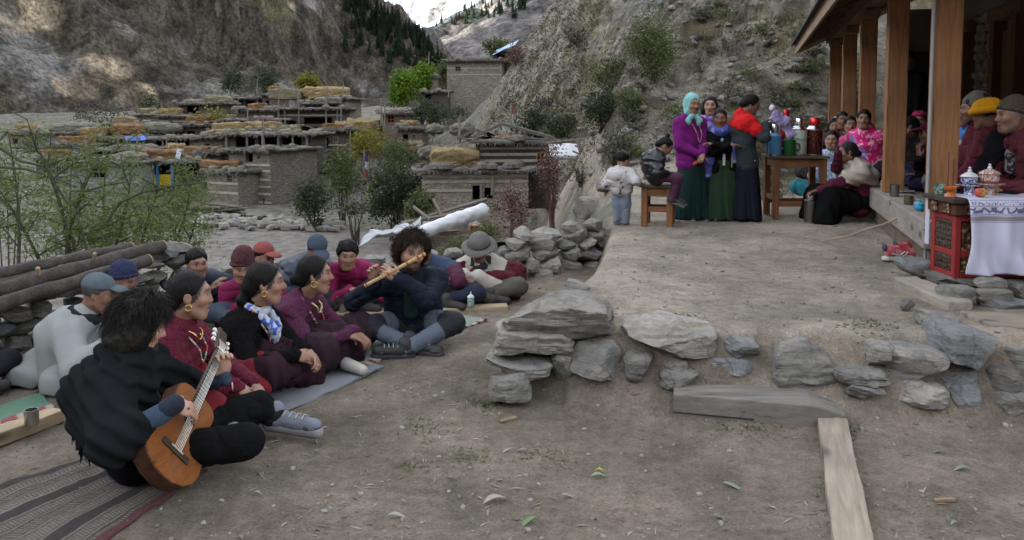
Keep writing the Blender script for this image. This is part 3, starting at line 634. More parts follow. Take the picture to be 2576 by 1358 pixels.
def seated_skirt(j, mat, name='skirt', infl=.0, h=None, nz=.012, flare=.0, colf=None, seed=9):
    s = S(); K = j.k; s.cap(j.hipr, j.hipl, .135 * K, None, .06); s.cap(j.pel, j.be, .135 * K, .115 * K, .05)
    s.cap(j.hipr, j.knr, .115 * K, .078 * K, .1); s.cap(j.hipl, j.knl, .115 * K, .078 * K, .1)
    mid = lerp(j.knr, j.knl, .5); s.cap(lerp(j.pel, mid, .5), mid, .11 * K, .08 * K, .1); s.cap(j.knr, lerp(j.anr, j.anl, .5), .085 * K, .07 * K, .08); s.cap(j.knl, lerp(j.anl, j.anr, .5), .085 * K, .07 * K, .08)
    if flare: s.cap(j.knr - UP * .06, j.knl - UP * .06, .07 + flare, None, .08)
    z0 = j.seat[2] + .006; s.cut(-UP, (0, 0, z0), .01)
    d = mid - j.pel; ang = nrm(np.cross(UP, d)); dv = nrm(d); s.fold(lambda p: nz * .8 * np.sin((p @ ang) * 48 + (p @ dv) * 22 + 4 * vn(p * 5, seed)) + nz * .35 * np.sin((p @ dv) * 70 + 5 * vn(p * 4, seed + 3))); crease(s, nz * .6, (7, 7, 7), seed); s.cap(lerp(j.anr, j.anl, .5) + dv * .03 - UP * .02, lerp(j.pel, mid, .7), .06 * K, .08 * K, .08)
    return s.build(name, mat, j.root, h or j.h * 1.25, colf)
def long_skirt(j, mat, name='skirt', r0=.12, r1=.2, h=None, z0=.03, seed=3, colf=None, top=.84):
    s = S(); K = j.k; a = j.L(0, 0, top); b = j.L(0, .0, z0 + .02)
    for e in (-.05, .05): s.cap(a + j.rt * e * K, j.L(e * 1.6, .0, z0), r0 * K, r1 * K, .08)
    s.cut(-UP, j.L(0, 0, z0), .008); s.cut(UP, a, .03)
    c = j.seat
    def folds(p):
        q = p - c; an = np.arctan2(q @ j.fw, q @ j.rt); t = np.clip(1 - q[:, 2] / (top * K), 0, 1); return .019 * t ** .6 * np.sin(an * 9 + 4 * vn(p * V(4, 4, 1.1), seed)) * (.6 + .6 * vn(p * V(3, 3, 1.) + 7, seed + 5)) + .007 * np.sin(an * 23 + 6 * vn(p * V(5, 5, 1.5), seed + 2)) * t * (vn(p * V(4, 4, 1) + 3, seed + 8) > -.1)
    s.fold(folds)
    return s.build(name, mat, j.root, h or j.h * 1.2, colf)
def shoes(j, mat, which=(1, 1), sole=None, size=1., name='shoe'):
    for n, (an, to) in enumerate(((j.anr, j.tor), (j.anl, j.tol))):
        if not which[n]: continue
        d = nrm(to - an); s = S(); K = j.k * size; s.cap(an - d * .03 * K, to, .045 * K, .036 * K, .03); s.cap(an + UP * .01, an + UP * .05 * K, .046 * K, .044 * K, .02)
        s.noise(.003, (30, 30, 30), 3); o = s.build(name, mat, j.root, max(.007, j.h))
        if sole and j.h < .008:
            x_ = nrm(np.cross(UP, d)); [MB().tube([lerp(an, to, t) + x_ * .03 * K + UP * .034 * K, lerp(an, to, t) + UP * .05 * K, lerp(an, to, t) - x_ * .03 * K + UP * .034 * K], .0035, 5).build('lace', solid((.3, .3, .3), .8), o) for t in (.25, .42, .58, .74)]; s = S(); s.cap(to - d * .03, to + d * .004, .04 * K, .034 * K); s.cut(UP, to + UP * .012 * K); s.build('toe_cap', solid((.05, .05, .055), .7), o, .007)
        if sole:
            q = S(); q.cap(an - d * .035 * K - UP * .032 * K, to + d * .01 - UP * .026 * K, .04 * K, .036 * K, .02); q.cut(UP, lerp(an, to, .5) - UP * .012 * K, .004); q.build('sole', sole, o, max(.007, j.h))
# --- hair and headgear, all in head coordinates
def hair(j, style='short', mat=None, seed=0, nz=.006, h=None, extra=None, vol=0., name='hair'):
    s = S(); K = j.hk; T, F = j.T, j.F; mat = mat or hair_mat()
    el = lambda c, r, kk=.02, op='u': s.ell(T(*c), np.array(r) * K, F, kk * K, op)
    if style == 'short':
        el((0, -.018, .04), (.086 + vol, .1 + vol, .096 + vol)); s.cut(F @ V(0, .72, -.69), T(0, .058, .048), .008)
        s.cut(-(F @ V(0, .25, 1)), T(0, 0, -.035), .01)
    elif style == 'tied':
        nz = .003; vol = vol - .002; el((0, -.016, .034), (.084 + vol, .102 + vol, .096 + vol)); el((0, -.085, -.03), (.06, .045, .05), .05); s.cut(F @ V(0, .93, -.37), T(0, .07, .085), .008); s.cut(F @ V(0, .5, -.86), T(0, .03, -.01), .008); s.cap(T(0, .09, .095), T(0, -.04, .137), .004, None, .006, 's')
        if extra == 'bun': el((0, -.125, -.03), (.04, .035, .04), .02)
        elif extra == 'tail': s.chain([T(0, -.1, -.04), T(0.01, -.13, -.1), T(0.0, -.12, -.19)], [.036 * K, .032 * K, .02 * K], .03)
        elif extra == 'topknot': el((0, -.06, .135), (.03, .03, .028), .015)
    elif style == 'long':
        el((0, -.016, .034), (.086 + vol, .102 + vol, .096 + vol)); s.cut(F @ V(0, .76, -.65), T(0, .062, .052), .01)
        q = S(); [q.chain([T(e * .07, .01, .03), T(e * .085, .015, -.06), T(e * .08, .0, -.16)], [.03 * K, .034 * K, .02 * K], .03) for e in (-1, 1)]; q.ell(T(0, -.06, -.08), np.array((.085, .06, .1)) * K, F, .04)
        q.noise(nz, (30, 30, 9), seed); q.build('hair_lock', mat, j.root, h or j.h)
    s.noise(nz, (34, 34, 14), seed, 2)
    return s.build(name, mat, j.root, h or j.h)
def beanie(j, mat, rim=None, tall=.0, low=.03, name='beanie', nz=.005, tilt=0., slouch=0.):
    s = S(); K = j.hk; T, F = j.T, j.F; s.ell(T(0, -.018, .05 + tall * .4), np.array((.094, .108, .1 + tall)) * K, F, .02)
    if tall > .03: s.ell(T(0, -.03 - slouch, .11 + tall), np.array((.075, .085, .05)) * K, F, .03)
    s.cut(F @ V(0, .3 + tilt, -1), T(0, .06, low), .006); s.noise(nz, (16, 16, 24), 7, 2); o = s.build(name, mat, j.root, j.h)
    q = S(); n = 18; n_ = nrm(F @ V(0, -.3 - tilt, 1))
    pts = [T(math.cos(t) * .089, -.018 + math.sin(t) * .102, 0) for t in np.linspace(0, 2 * math.pi, n)]; c = T(0, .06, low + .012)
    pts = [p + (F[:, 2]) * (((c - p) @ n_) / (F[:, 2] @ n_)) for p in pts]; q.chain(pts, [.014 * K] * n, .01); q.build('brim', rim or mat, o, j.h)
    return o
def cap(j, mat, visor=None, name='cap', visl=.085, logo=None, hy=0.):
    s = S(); K = j.hk; T, F = j.T, j.F; s.ell(T(0, -.015, .052), np.array((.09, .105, .088)) * K, F, .02); s.cut(F @ V(0, .12, -1), T(0, .06, .05), .006); s.noise(.002, (20, 20, 20), 3)
    s.ell(T(0, -.015, .142), np.array((.008, .008, .006)) * K, F, .004)
    o = s.build(name, mat, j.root, j.h); q = S(); q.ell(T(0, .085 + visl * .35, .05), np.array((.078, visl, .03)) * K, F, .01); q.ell(T(0, .075 + visl * .35, .036), np.array((.088, visl + .02, .026)) * K, F, .01, 's'); q.cut(-F[:, 1], T(0, .055, 0), .004)
    q.build('visor', visor or mat, o, j.h * .8)
    return o
def loop(j, pts, r, mat, name='necklace', n=None, bead=True, parent=None, cols=None):
    """beads (or a band) along a closed or open 3-D polyline"""
    pts = [np.asarray(p, float) for p in pts]; seg = [np.linalg.norm(b - a) for a, b in zip(pts[:-1], pts[1:])]; cum = np.concatenate([[0], np.cumsum(seg)]); m = MB()
    if not bead: m.tube(pts, r, 6)
    else:
        n = n or int(cum[-1] / (r * 1.9)); col = []; rnd = random.Random(n)
        for t in np.linspace(0, cum[-1], n):
            i = min(len(seg) - 1, int(np.searchsorted(cum, t, 'right') - 1)); p = lerp(pts[i], pts[i + 1], (t - cum[i]) / seg[i]); m.lathe(p, [(r * .35, -r * .9), (r, -r * .4), (r, r * .4), (r * .35, r * .9)], 6); col += [rnd.choice(cols or [(.4, .05, .03)])] * 24
        o = raw(name, m.v, m.f, attr_mat('beads', .35, .1, 30, 0, 0, .5), parent or j.root, col=np.array(col), smooth=True); return o
    return m.build(name, mat, parent or j.root, smooth=True)
def earrings(j, mat=None, r=.016):
    for e in (-1, 1):
        c = j.T(e * .08, .0, -.048); m = MB(); pts = [c + j.F @ V(0, math.sin(t) * r, math.cos(t) * r) * j.k for t in np.linspace(0, 2 * math.pi, 13)]; m.tube(pts, .0035 * j.k, 5, cap=False); m.build('earring', mat or solid((.75, .5, .16), .25, 1.), j.root, smooth=True)
def front_arc(j, drop, w, n=15, out=.125, z0=.02):
    """a necklace line hanging on the chest from the neck"""
    pts = []; tl = nrm(j.nb - j.be)
    for t in np.linspace(-1, 1, n):
        d = 1 - t * t; p = j.nb + j.rt * t * w + j.fw * (.03 + (out + .03) * min(1, d * 1.6)) - tl * (drop * d) + UP * z0 * (1 - d); pts.append(p)
    return pts
def curls(j, n, length, rad, mat, seed=0, curl=.012, freq=40, down=.75, name='hair_strands', region=None, r0=.0035, seg=9, spread=.0, big=(.088, .104, .1)):
    """hair strands as tapered three-sided tubes springing from the scalp"""
    rnd = np.random.RandomState(seed); K = j.hk; d = rnd.normal(size=(n * 6, 3)); d /= np.linalg.norm(d, axis=1, keepdims=True)
    ok = ~((d[:, 2] < -.45) | ((d[:, 1] > .45) & (d[:, 2] < .55)))
    if region: ok &= np.array([region(x) for x in d])
    d = d[ok][:n]; n = len(d); p = V(0, -.015, .035) + d * V(*big) * rnd.uniform(.9, 1.04, (n, 1)); L_ = length * rnd.uniform(.6, 1.15, (n, 1)); g = V(0, -.12, -1)
    nr = lambda v: v / (np.linalg.norm(v, axis=1, keepdims=True) + 1e-9); dirn = nr(d * (.55 + spread) + (g - d * (d @ g)[:, None]) * .9); ph = rnd.uniform(0, 6.3, (n, 1)); f0 = nr(np.cross(dirn, rnd.normal(size=(n, 3)))); f1 = np.cross(dirn, f0); w2 = rnd.uniform(.6, 1.4, (n, 1)); P_ = []
    for q in range(seg):
        t = q / (seg - 1); an = t * L_ * freq * w2 + ph; P_.append(p + (f0 * np.sin(an) + f1 * np.cos(an)) * curl * t ** .5); p = p + dirn * L_ / seg; dirn = nr(dirn + V(0, -.05, -down) * .3 + rnd.normal(size=(n, 3)) * .12); o = p - V(0, -.01, .02); e = np.linalg.norm(o / V(.088, .1, .11), axis=1, keepdims=True); p = np.where(e < 1.02, V(0, -.01, .02) + o / e * 1.03, p)
    P_ = np.stack(P_, 1); rad_ = (r0 * (1 - .75 * np.linspace(0, 1, seg) ** 2))[None, :, None]; ring = np.stack([P_ + (f0 * math.cos(a) + f1 * math.sin(a))[:, None] * rad_ for a in (0, 2.09, 4.19)], 2); vv = ring.reshape(-1, 3) @ (F_ := np.array(j.F)).T * K + j.head
    b = (np.arange(n) * seg * 3)[:, None, None] + (np.arange(seg - 1) * 3)[None, :, None]; k3 = np.arange(3)[None, None]; k4 = (k3 + 1) % 3; ff = np.stack([b + k3, b + k4, b + 3 + k4, b + 3 + k3], -1).reshape(-1, 4)
    return raw(name, vv, ff, mat, j.root, smooth=True)
# ------------------------------------------------------------------ the people in the courtyard
BLK = hair_mat(); DKB = hair_mat((.016, .0145, .013)); GOLD = solid((.75, .5, .16), .25, 1.)
DARK_SK, MID_SK, PALE_SK = (.20, .105, .07), (.26, .145, .10), (.36, .21, .15)
def scarf(j, mat, pts, r, name='scarf', k=.02, nz=.006, h=None, flat=None, cuts=(), colf=None):
    s = S()
    for c in pts: s.chain(c, [r] * len(c) if np.isscalar(r) else r, k)
    for n, p in cuts: s.cut(n, p)
    s.noise(nz, (20, 20, 20), 11, 2); return s.build(name, mat, j.root, h or j.h, colf)
def neck_ring(j, r=.07, dz=.01, n=13, z=.0):
    c = lerp(j.nb, j.nt, .35) + UP * dz; F = frame(nrm(j.nt - j.nb) * .6 + UP * .4, j.rt)
    return [c + F @ V(math.cos(t) * r, math.sin(t) * r, 0) * j.k for t in np.linspace(0, 2 * math.pi, n)]
def tassels(j, a, b, n, ln, mat, seed=0, name='fringe'):
    rnd = random.Random(seed); m = MB()
    for i in range(n):
        p = lerp(a, b, (i + .5) / n) + V(rnd.uniform(-.008, .008), rnd.uniform(-.008, .008), 0); m.tube([p + UP * .02, p - UP * ln * .5 + V(rnd.uniform(-.006, .006), 0, 0), p - UP * ln * rnd.uniform(.8, 1.1) + V(rnd.uniform(-.01, .01), rnd.uniform(-.01, .01), 0)], [.004, .0035, .002], 4)
    return m.build(name, mat, j.root, smooth=True)
def guitarist():
    gb, gt = V(-1.43, 3.2, .165), V(-1.425, 4.0, .565)
    j = person('guitarist seen from behind in a black fringed shawl and denim shirt, playing the guitar', (-1.69, 3.56, .02), 0, P(352, 820, 3.64), 38, 20, female=False, skin=PALE_SK, h=.0055, bulge=.07,
               hr=V(-1.425, 3.3, .425), hl=V(-1.41, 3.84, .36), handr=dict(d=(.5, .72, -.45), pn=(-.75, .1, -.6), lat=(.3, .5, .8), curl=.75, thumb=.9), handl=dict(d=(.05, -.12, 1), pn=(.55, -.8, .1), lat=(-.6, .0, .3), curl=.95, thumb=.9),
               legs=[(-1.18, 3.47, .2), (-1.28, 3.98, .17), (-1.33, 3.75, .08), (-1.2, 3.99, .1), (-1.28, 3.9, .05), (-.99, 3.93, .085)])
    den = cloth((.035, .055, .085), 'plain'); shirt = torso(j, den, 'shirt', infl=.004, sr=.0, hem=.015, nz=.008)
    for f in (.12,):
        c = lerp(j.wr, j.elr, .0); m = S(); m.cap(lerp(j.wr, j.elr, .1), lerp(j.wr, j.elr, -.02), .043, .043); m.build('cuff', cloth((.02, .026, .04)), shirt, .006)
    trousers(j, cloth((.0075, .0075, .0085), 'plain'), infl=.004, nz=.007)
    shoes(j, cloth((.14, .155, .185), 'plain', .7), (1, 1), solid((.2, .2, .21), .8)); 
    s = S(); s.cap(lerp(j.knl, j.anl, .75), j.anl + UP * .02, .056, .054); s.build('boot_collar', cloth((.016, .016, .018)), j.root, .006)
    # shawl over the shoulders, hanging down the back and over the right upper arm
    sh = cloth((.010, .0115, .013), 'weave'); q = S(); b = -j.fw; t = lambda p, o, z: p + b * o + UP * z
    q.cap(t(j.nb, .02, .03), t(j.ch, .03, .02), .1, .16, .06); q.cap(t(j.shr, .0, .01), t(j.shl, .0, .01), .102, None, .06); q.cap(t(j.ch, .05, 0) + j.rt * .06, t(j.be, .05, .0) + j.rt * .05, .15, .15, .06); q.cap(j.ch + j.rt * .1 + j.fw * .02, j.be + j.rt * .12, .12, .12, .05)
    q.cap(j.shr, lerp(j.shr, j.elr, 1.), .108, .1, .05); q.cap(j.elr, lerp(j.elr, j.wr, .3), .1, .085, .04); q.cap(j.shl, j.ell, .1, .09, .05); q.cap(j.ell, lerp(j.ell, j.wl, .5), .075, .06, .04); q.cap(j.ch + j.fw * .05, j.be + j.fw * .06 + UP * .02, .14, .1, .06); q.cap(t(j.ch, .06, -.02), t(j.pel, .13, .12) - j.rt * .03, .13, .085, .06)
    q.cap(t(j.be, .08, .05) + j.rt * .1, lerp(j.elr, j.pel, .3) + UP * .05 - j.fw * .05, .1, .075, .06)
    ring = neck_ring(j, .078, .0); q.chain(ring, [.042] * len(ring), .03)
    w = nrm(V(.35, .2, 1)); q.fold(lambda p: .0075 * np.sin((p @ nrm(V(.55, .3, .85))) * 95 + 2.5 * vn(p * 7, 3)) + .006 * vn(p * 16, 8)); shawl = q.build('shawl', sh, j.root, .006)
    tassels(j, V(-1.99, 3.55, .29), V(-1.86, 3.40, .25), 26, .12, sh, 1); tassels(j, V(-1.86, 3.40, .25), V(-1.62, 3.27, .26), 34, .11, sh, 2); tassels(j, V(-1.62, 3.27, .26), V(-1.5, 3.25, .3), 14, .1, sh, 4)
    hair(j, 'short', DKB, vol=.02, nz=.01); s = S(); T = j.T
    s.ell(T(0, -.015, .03), (.118, .122, .12), j.F, .04); s.ell(T(0, -.04, -.07), (.112, .085, .095), j.F, .05); s.cut(j.F @ V(0, 1, -.25), T(0, .06, .05), .02); s.noise(.02, (16, 16, 11), 4, 3); s.build('hair', DKB, j.root, .0055)
    curls(j, 2600, .11, .1, DKB, 5, curl=.013, freq=42, down=.6, big=(.116, .125, .122), r0=.0017, spread=-.4)
    s = S(); s.ell(T(0, .06, -.1), (.055, .05, .055), j.F); s.noise(.008, (40, 40, 40), 2); s.build('beard', DKB, j.root, .0065)
    return j, gb, gt
jG, GB, GT = guitarist()
def women():
    mar = cloth((.105, .014, .03), 'knit')
    j = person('woman in maroon knit sweater and red skirt beside the guitarist, hands on her lap', (-1.77, 4.22, 0.02), -6, P(479, 742, 4.2), 16, 4, h=.0058, skin=MID_SK, mouth=.008, eyes=.2,
               hr=V(-1.40, 4.0, .27), hl=V(-1.36, 4.12, .25), handr=dict(d=(.7, .1, -.7), pn=(-.6, .2, -.5), curl=.4), handl=dict(d=(.7, -.25, -.65), pn=(-.6, -.1, -.6), curl=.4))
    torso(j, mar, 'sweater', infl=.006, hem=.02); seated_skirt(j, cloth((.135, .014, .02), 'weave'), infl=.01); hair(j, 'tied', BLK, extra='tail', vol=.003); earrings(j, GOLD)
    loop(j, front_arc(j, .19, .065, out=.085), .0055, None, cols=[(.45, .06, .04), (.5, .12, .05), (.06, .28, .27), (.55, .5, .45)]); loop(j, front_arc(j, .07, .06, 13, .06), .004, GOLD, 'gold_chain', bead=False)
    loop(j, [lerp(j.wr, j.elr, .08) + frame(j.elr - j.wr) @ V(math.cos(t) * .035, math.sin(t) * .035, 0) for t in np.linspace(0, 6.3, 14)], .004, solid((.6, .5, .45), .4), 'bracelet', bead=False)
    # ------
    j = person('woman in black cardigan with blue and white neck scarf, middle of the three', (-1.60, 4.83, 0.02), -10, P(668, 712, 4.78), 12, 3, h=.006, skin=MID_SK, eyes=.2,
               hr=V(-1.26, 4.56, .26), hl=V(-1.2, 4.66, .25), handr=dict(d=(.75, .3, -.3), pn=(-.3, .6, -.6), curl=.7), handl=dict(d=(.6, -.5, -.4), pn=(-.3, -.4, -.7), curl=.8))
    torso(j, cloth((.0075, .007, .008), 'knit'), 'cardigan', infl=.006, hem=.02); seated_skirt(j, cloth((.028, .014, .019), 'weave')); hair(j, 'tied', BLK, extra='tail', vol=.003); earrings(j, GOLD)
    a = front_arc(j, .17, .06, 15, .1); mp = attr_mat('scarf_print', .8, .15, 60, .2)
    def pr(v): n = vn(v * 55, 2); n2 = vn(v * 38, 9); c = np.where(n[:, None] > .15, V(.05, .1, .42), V(.42, .45, .52)); return np.where((n2 > .45)[:, None], V(.32, .3, .2), c)
    scarf(j, mp, [a[:9], a[7:], [a[7], a[7] - UP * .09 + j.fw * .03]], .021, colf=pr); ring = neck_ring(j, .062, -.005); scarf(j, mp, [ring], .022, 'scarf_collar', colf=pr)
    loop(j, front_arc(j, .26, .085, out=.1), .006, None, cols=[(.35, .05, .03), (.5, .45, .4), (.08, .06, .05), (.45, .15, .08)])
    s = S(); s.ell(j.T(0, -.12, -.09), (.03, .03, .02), j.F); s.build('hair_tie', cloth((.5, .06, .15), c2=(.5, .45, .4)), j.root, .006)
    for q in (j.wr, j.wl): loop(j, [q + frame(q - (j.elr if q is j.wr else j.ell)) @ V(math.cos(t) * .033, math.sin(t) * .033, -.02) for t in np.linspace(0, 6.3, 14)], .005, None, 'bracelet', cols=[(.6, .2, .03), (.5, .05, .03)])
    s = S(); s.cap(j.L(.1, .1, .16), j.L(-.02, .14, .17), .035, .03); s.noise(.006, (20, 20, 20)); s.build('sash', attr_mat('sash', .8, .2, 50, .2), j.root, .006, lambda v: np.array([(.35, .04, .2), (.1, .12, .35), (.4, .35, .3)])[(np.floor((v[:, 0] + v[:, 2]) * 70) % 3).astype(int)])
    # ------
    j = person('woman in purple knit cardigan with a bead necklace and silver pendant, beside the flute player', (-1.42, 5.28, 0.02), -12, P(792, 690, 5.2), 10, 2, h=.0062, skin=MID_SK, mouth=.012, eyes=.15,
               hr=V(-1.05, 5.0, .25), hl=V(-1.02, 5.1, .24), handr=dict(d=(.8, .2, -.3), curl=.6), handl=dict(d=(.7, -.4, -.3), curl=.6))
    seated_skirt(j, cloth((.030, .017, .024), 'weave'), flare=.02); torso(j, cloth((.012, .010, .012), 'weave'), 'blouse', infl=-.004, sleeve=.7)
    torso(j, cloth((.085, .022, .055), 'knit'), 'cardigan', infl=.012, hem=.02, collar=False, cuts=[(nrm(j.fw * .8 - j.rt * .0 + UP * .25), j.nb + j.fw * .075 - UP * .1)]) 
    torso(j, cloth((.085, .022, .055), 'knit'), 'cardigan_side', infl=.008, hem=.02, collar=False)
    hair(j, 'tied', BLK, extra='bun', vol=.003); earrings(j, GOLD, .02)
    loop(j, front_arc(j, .3, .085, 21, .105), .007, None, cols=[(.4, .06, .04), (.1, .07, .06), (.5, .4, .32), (.3, .1, .08)])
    c = front_arc(j, .24, .085, 21, .125)[10]; MB().box(c, (.012, .06, .055), rotz(R(-12))).build('pendant', solid((.25, .25, .26), .4, .7), j.root, bevel=.004)
    loop(j, front_arc(j, .1, .055, 13, .07), .006, solid((.65, .55, .2), .4, .4), 'gold_collar', bead=False); s = S(); s.cap(j.L(.2, .42, .045), j.L(.27, .56, .035), .042, .034); s.cut(-UP, (0, 0, .012)); s.build('shoe', solid((.42, .4, .36), .6), j.root, .007)
women()
def flutist():
    hd = P(1036, 632, 5.58)
    j = person('flute player with long curly brown hair in a dark navy jacket, sitting cross-legged', (-.72, 5.8, .02), -88, hd, -68, 14, 6, female=False, skin=PALE_SK, h=.0062, beard=((.025, .018, .014), .9), eyes=.1, bulge=.04,
               hr=V(-.94, 5.47, .49), hl=V(-.76, 5.38, .53), handr=dict(d=(-.1, -.25, .5), pn=(.3, -.5, .1), lat=(.6, .4, .1), curl=.7), handl=dict(d=(-.75, .1, .42), pn=(-.1, .8, -.3), lat=(-.2, -.1, .9), curl=.6),
               legs=[(-1.0, 5.5, .17), (-.40, 5.48, .2), (-.7, 5.38, .08), (-.72, 5.3, .06), (-.5, 5.33, .05), (-.9, 5.27, .06)])
    nav = cloth((.013, .017, .028), 'plain', .6); gr = attr_mat('trousers_mix', .85, .15, 30, .2)
    jac = torso(j, nav, 'jacket', infl=.02, hem=.03, nz=.008)
    s = S(); f0 = j.ch + j.fw * .118; s.cap(j.nb + j.fw * .08 - UP * .04, j.be + j.fw * .13 - UP * .02, .035, .055); s.noise(.006, (20, 20, 20)); s.build('undershirt', cloth((.014, .034, .026)), j.root, .0065)
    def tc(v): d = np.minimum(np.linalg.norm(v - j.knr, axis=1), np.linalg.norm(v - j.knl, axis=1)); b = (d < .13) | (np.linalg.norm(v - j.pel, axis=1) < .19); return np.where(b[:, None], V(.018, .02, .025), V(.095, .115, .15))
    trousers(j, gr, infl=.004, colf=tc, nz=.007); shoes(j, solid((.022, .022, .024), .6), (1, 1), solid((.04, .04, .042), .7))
    hm = hair_mat((.028, .019, .014), .5); s = S(); T = j.T
    s.ell(T(0, -.035, .035), (.104, .108, .112), j.F, .04); s.ell(T(0, -.06, -.07), (.105, .06, .085), j.F, .05); [s.ell(T(e * .095, -.005, -.04), (.035, .05, .085), j.F, .04) for e in (-1, 1)]; s.cut(j.F @ V(0, 1, -.45), T(0, .05, .055), .02); s.noise(.015, (26, 26, 20), 4, 3); s.build('hair', hm, j.root, .0062)
    curls(j, 2200, .14, .1, hm, 8, curl=.012, freq=60, down=1., big=(.104, .11, .11), r0=.0018, spread=-.3, region=lambda d: d[1] < .35 or d[2] > .75)
    s = S(); s.ell(T(0, .06, -.1), (.05, .045, .05), j.F); s.ell(T(0, .085, -.062), (.03, .02, .04), j.F, .01, 's'); s.noise(.007, (50, 50, 50)); s.build('beard', hm, j.root, .006)
    MB().box(j.ch + j.fw * .128 - j.rt * .12 + UP * .03, (.05, .006, .016)).build('logo_patch', solid((.2, .22, .26)), j.root)
    a, b = P(1070, 638, 5.36), P(917, 719, 5.3); m = MB(); m.tube([a, lerp(a, b, .5), b], .0125, 14); root = thing('bamboo_flute', 'light bamboo transverse flute held to the curly-haired player\'s lips', 'flute', lerp(a, b, .5)); root['_w'] = [float(x) for x in lerp(a, b, .5)]
    m.build('tube', wood((.5, .32, .15), .45, .8, 0, 3., False), root, smooth='auto'); d = nrm(b - a); up = nrm(np.cross(d, V(1, 0, .4)))
    for t in (.04, .12, .3, .62, .97): q = lerp(a, b, t); MB().tube([q - d * .006, q + d * .006], .0137, 14).build('binding', cloth((.25, .07, .02)), root, smooth='auto')
    for t in (.14, .45, .5, .55, .66, .71, .76): q = lerp(a, b, t) + nrm(V(0, -.6, .8)) * .0122; MB().tube([q, q + nrm(V(0, -.6, .8)) * .0014], .005, 8).build('finger_hole', solid((.02, .015, .01), .9), root)
    return j
flutist()
DSH = solid((.03, .028, .027), .75)
def men():
    z = -.03
    # pale jacket and cap
    j = person('man in pale grey long coat and faded blue cap, sitting behind the guitarist', (-2.74, 4.9, 0), 8, P(248, 738, 4.95), 14, 16, female=False, hk=.93, h=.0065, skin=DARK_SK, bulge=.07, fat=1.08,
               hr=V(-2.38, 4.72, .3), hl=V(-2.36, 4.86, .3), handr=dict(d=(.6, .3, .4)), handl=dict(d=(.6, -.3, .4)))
    coat = cloth((.23, .245, .24), 'plain', .75, .12); s = torso(j, coat, 'coat', infl=.022, hem=.03, nz=0, sr=.012, fold=lambda p: .006 * np.sin(p @ V(34, 14, 16) + 4 * vn(p * 4, 2)) + .005 * np.abs(vn(p * V(9, 9, 6), 5))); q = S(); q.cap(j.pel - j.fw * .08, j.pel - j.fw * .25 + j.rt * .05 - UP * .1, .14, .12, .1); q.cap(j.pel + j.rt * .05, j.pel + j.rt * .22 - UP * .08 + j.fw * .04, .15, .12, .08); q.cut(-UP, (0, 0, .008)); q.fold(lambda p: .012 * np.sin(p @ nrm(V(.3, 1, .25)) * 45 + 3 * vn(p * 5, 3))); q.build('coat_skirt', coat, j.root, .0075)
    trousers(j, cloth((.11, .125, .15))); shoes(j, DSH); c = cap(j, cloth((.085, .105, .125), 'plain')); hair(j, 'short', hair_mat((.05, .05, .05))); ring = neck_ring(j, .075, -.01); scarf(j, cloth((.02, .022, .026)), [ring], .032, 'collar')
    # navy beanie behind
    j = person('man in navy knit beanie half hidden behind the pale blue cap', (-2.85, 5.85, z), -15, P(310, 705, 5.72), -15, 14, female=False, hk=.93, h=.0075, skin=DARK_SK); torso(j, cloth((.07, .02, .03))); trousers(j, cloth((.03, .03, .03))); shoes(j, DSH); beanie(j, cloth((.028, .032, .075), 'knit'), tall=.01, low=.045)
    # black hair, navy jacket
    j = person('man with short black hair and navy jacket at the back by the low wall', (-2.52, 6.68, z), -55, P(495, 663, 6.42), -50, 6, female=False, hk=.93, h=.008, skin=MID_SK); torso(j, cloth((.02, .025, .04), 'plain', .6)); trousers(j, cloth((.03, .03, .03))); shoes(j, DSH); hair(j, 'short', BLK, vol=.004)
    # maroon beanie
    j = person('man in maroon knit beanie and magenta pullover looking down', (-2.02, 6.35, z), -80, P(612, 672, 6.08), -72, 16, female=False, hk=.93, h=.0075, skin=MID_SK, eyes=.1); torso(j, cloth((.17, .015, .06), 'plain')); trousers(j, cloth((.05, .065, .09))); shoes(j, DSH); beanie(j, cloth((.075, .03, .035), 'knit'), tall=.028, low=.04, slouch=.01)
    # red cap
    j = person('man in faded red baseball cap behind the maroon beanie', (-2.12, 7.05, z), -45, P(664, 645, 6.85), -30, 14, female=False, hk=.93, h=.0085, skin=MID_SK); torso(j, cloth((.09, .03, .04))); trousers(j, cloth((.03, .03, .03))); shoes(j, DSH); cap(j, cloth((.23, .065, .06), 'plain')); hair(j, 'short', BLK)
    # blue cap, puffer
    j = person('man in blue-grey cap and navy puffer jacket bending his head down', (-1.86, 6.82, z), -35, P(797, 628, 6.62), -60, 34, female=False, hk=.93, h=.008, skin=DARK_SK, bulge=.08); torso(j, cloth((.022, .03, .05), 'plain', .5), 'puffer_jacket', infl=.02, puffy=.014); trousers(j, cloth((.03, .03, .035))); shoes(j, DSH); cap(j, cloth((.05, .065, .09), 'plain')); hair(j, 'short', BLK)
    # magenta fleece
    j = person('man with thick black hair in magenta fleece, elbows on his knees', (-1.36, 7.02, z), -88, P(873, 642, 6.68), -72, 10, 4, female=False, hk=.93, h=.0078, skin=MID_SK, eyes=.3, bulge=.07, hr=V(-1.36, 6.62, .2), hl=V(-1.2, 6.62, .19), handr=dict(d=(.7, -.3, -.3)), handl=dict(d=(-.7, -.3, -.3)))
    torso(j, cloth((.21, .016, .07), 'plain'), 'fleece', infl=.01, nz=.012); trousers(j, cloth((.04, .036, .033))); shoes(j, DSH); hair(j, 'short', BLK, vol=.01, nz=.012)
    # behind the flute player
    j = person('person in blue jacket and maroon scarf mostly hidden behind the flute player', (-.6, 7.1, z), -95, P(1062, 632, 6.95), -95, 25, female=False, hk=.93, h=.009, skin=MID_SK); torso(j, cloth((.045, .065, .115), 'plain'), infl=.01); trousers(j, cloth((.022, .026, .045))); shoes(j, DSH); hair(j, 'short', BLK)
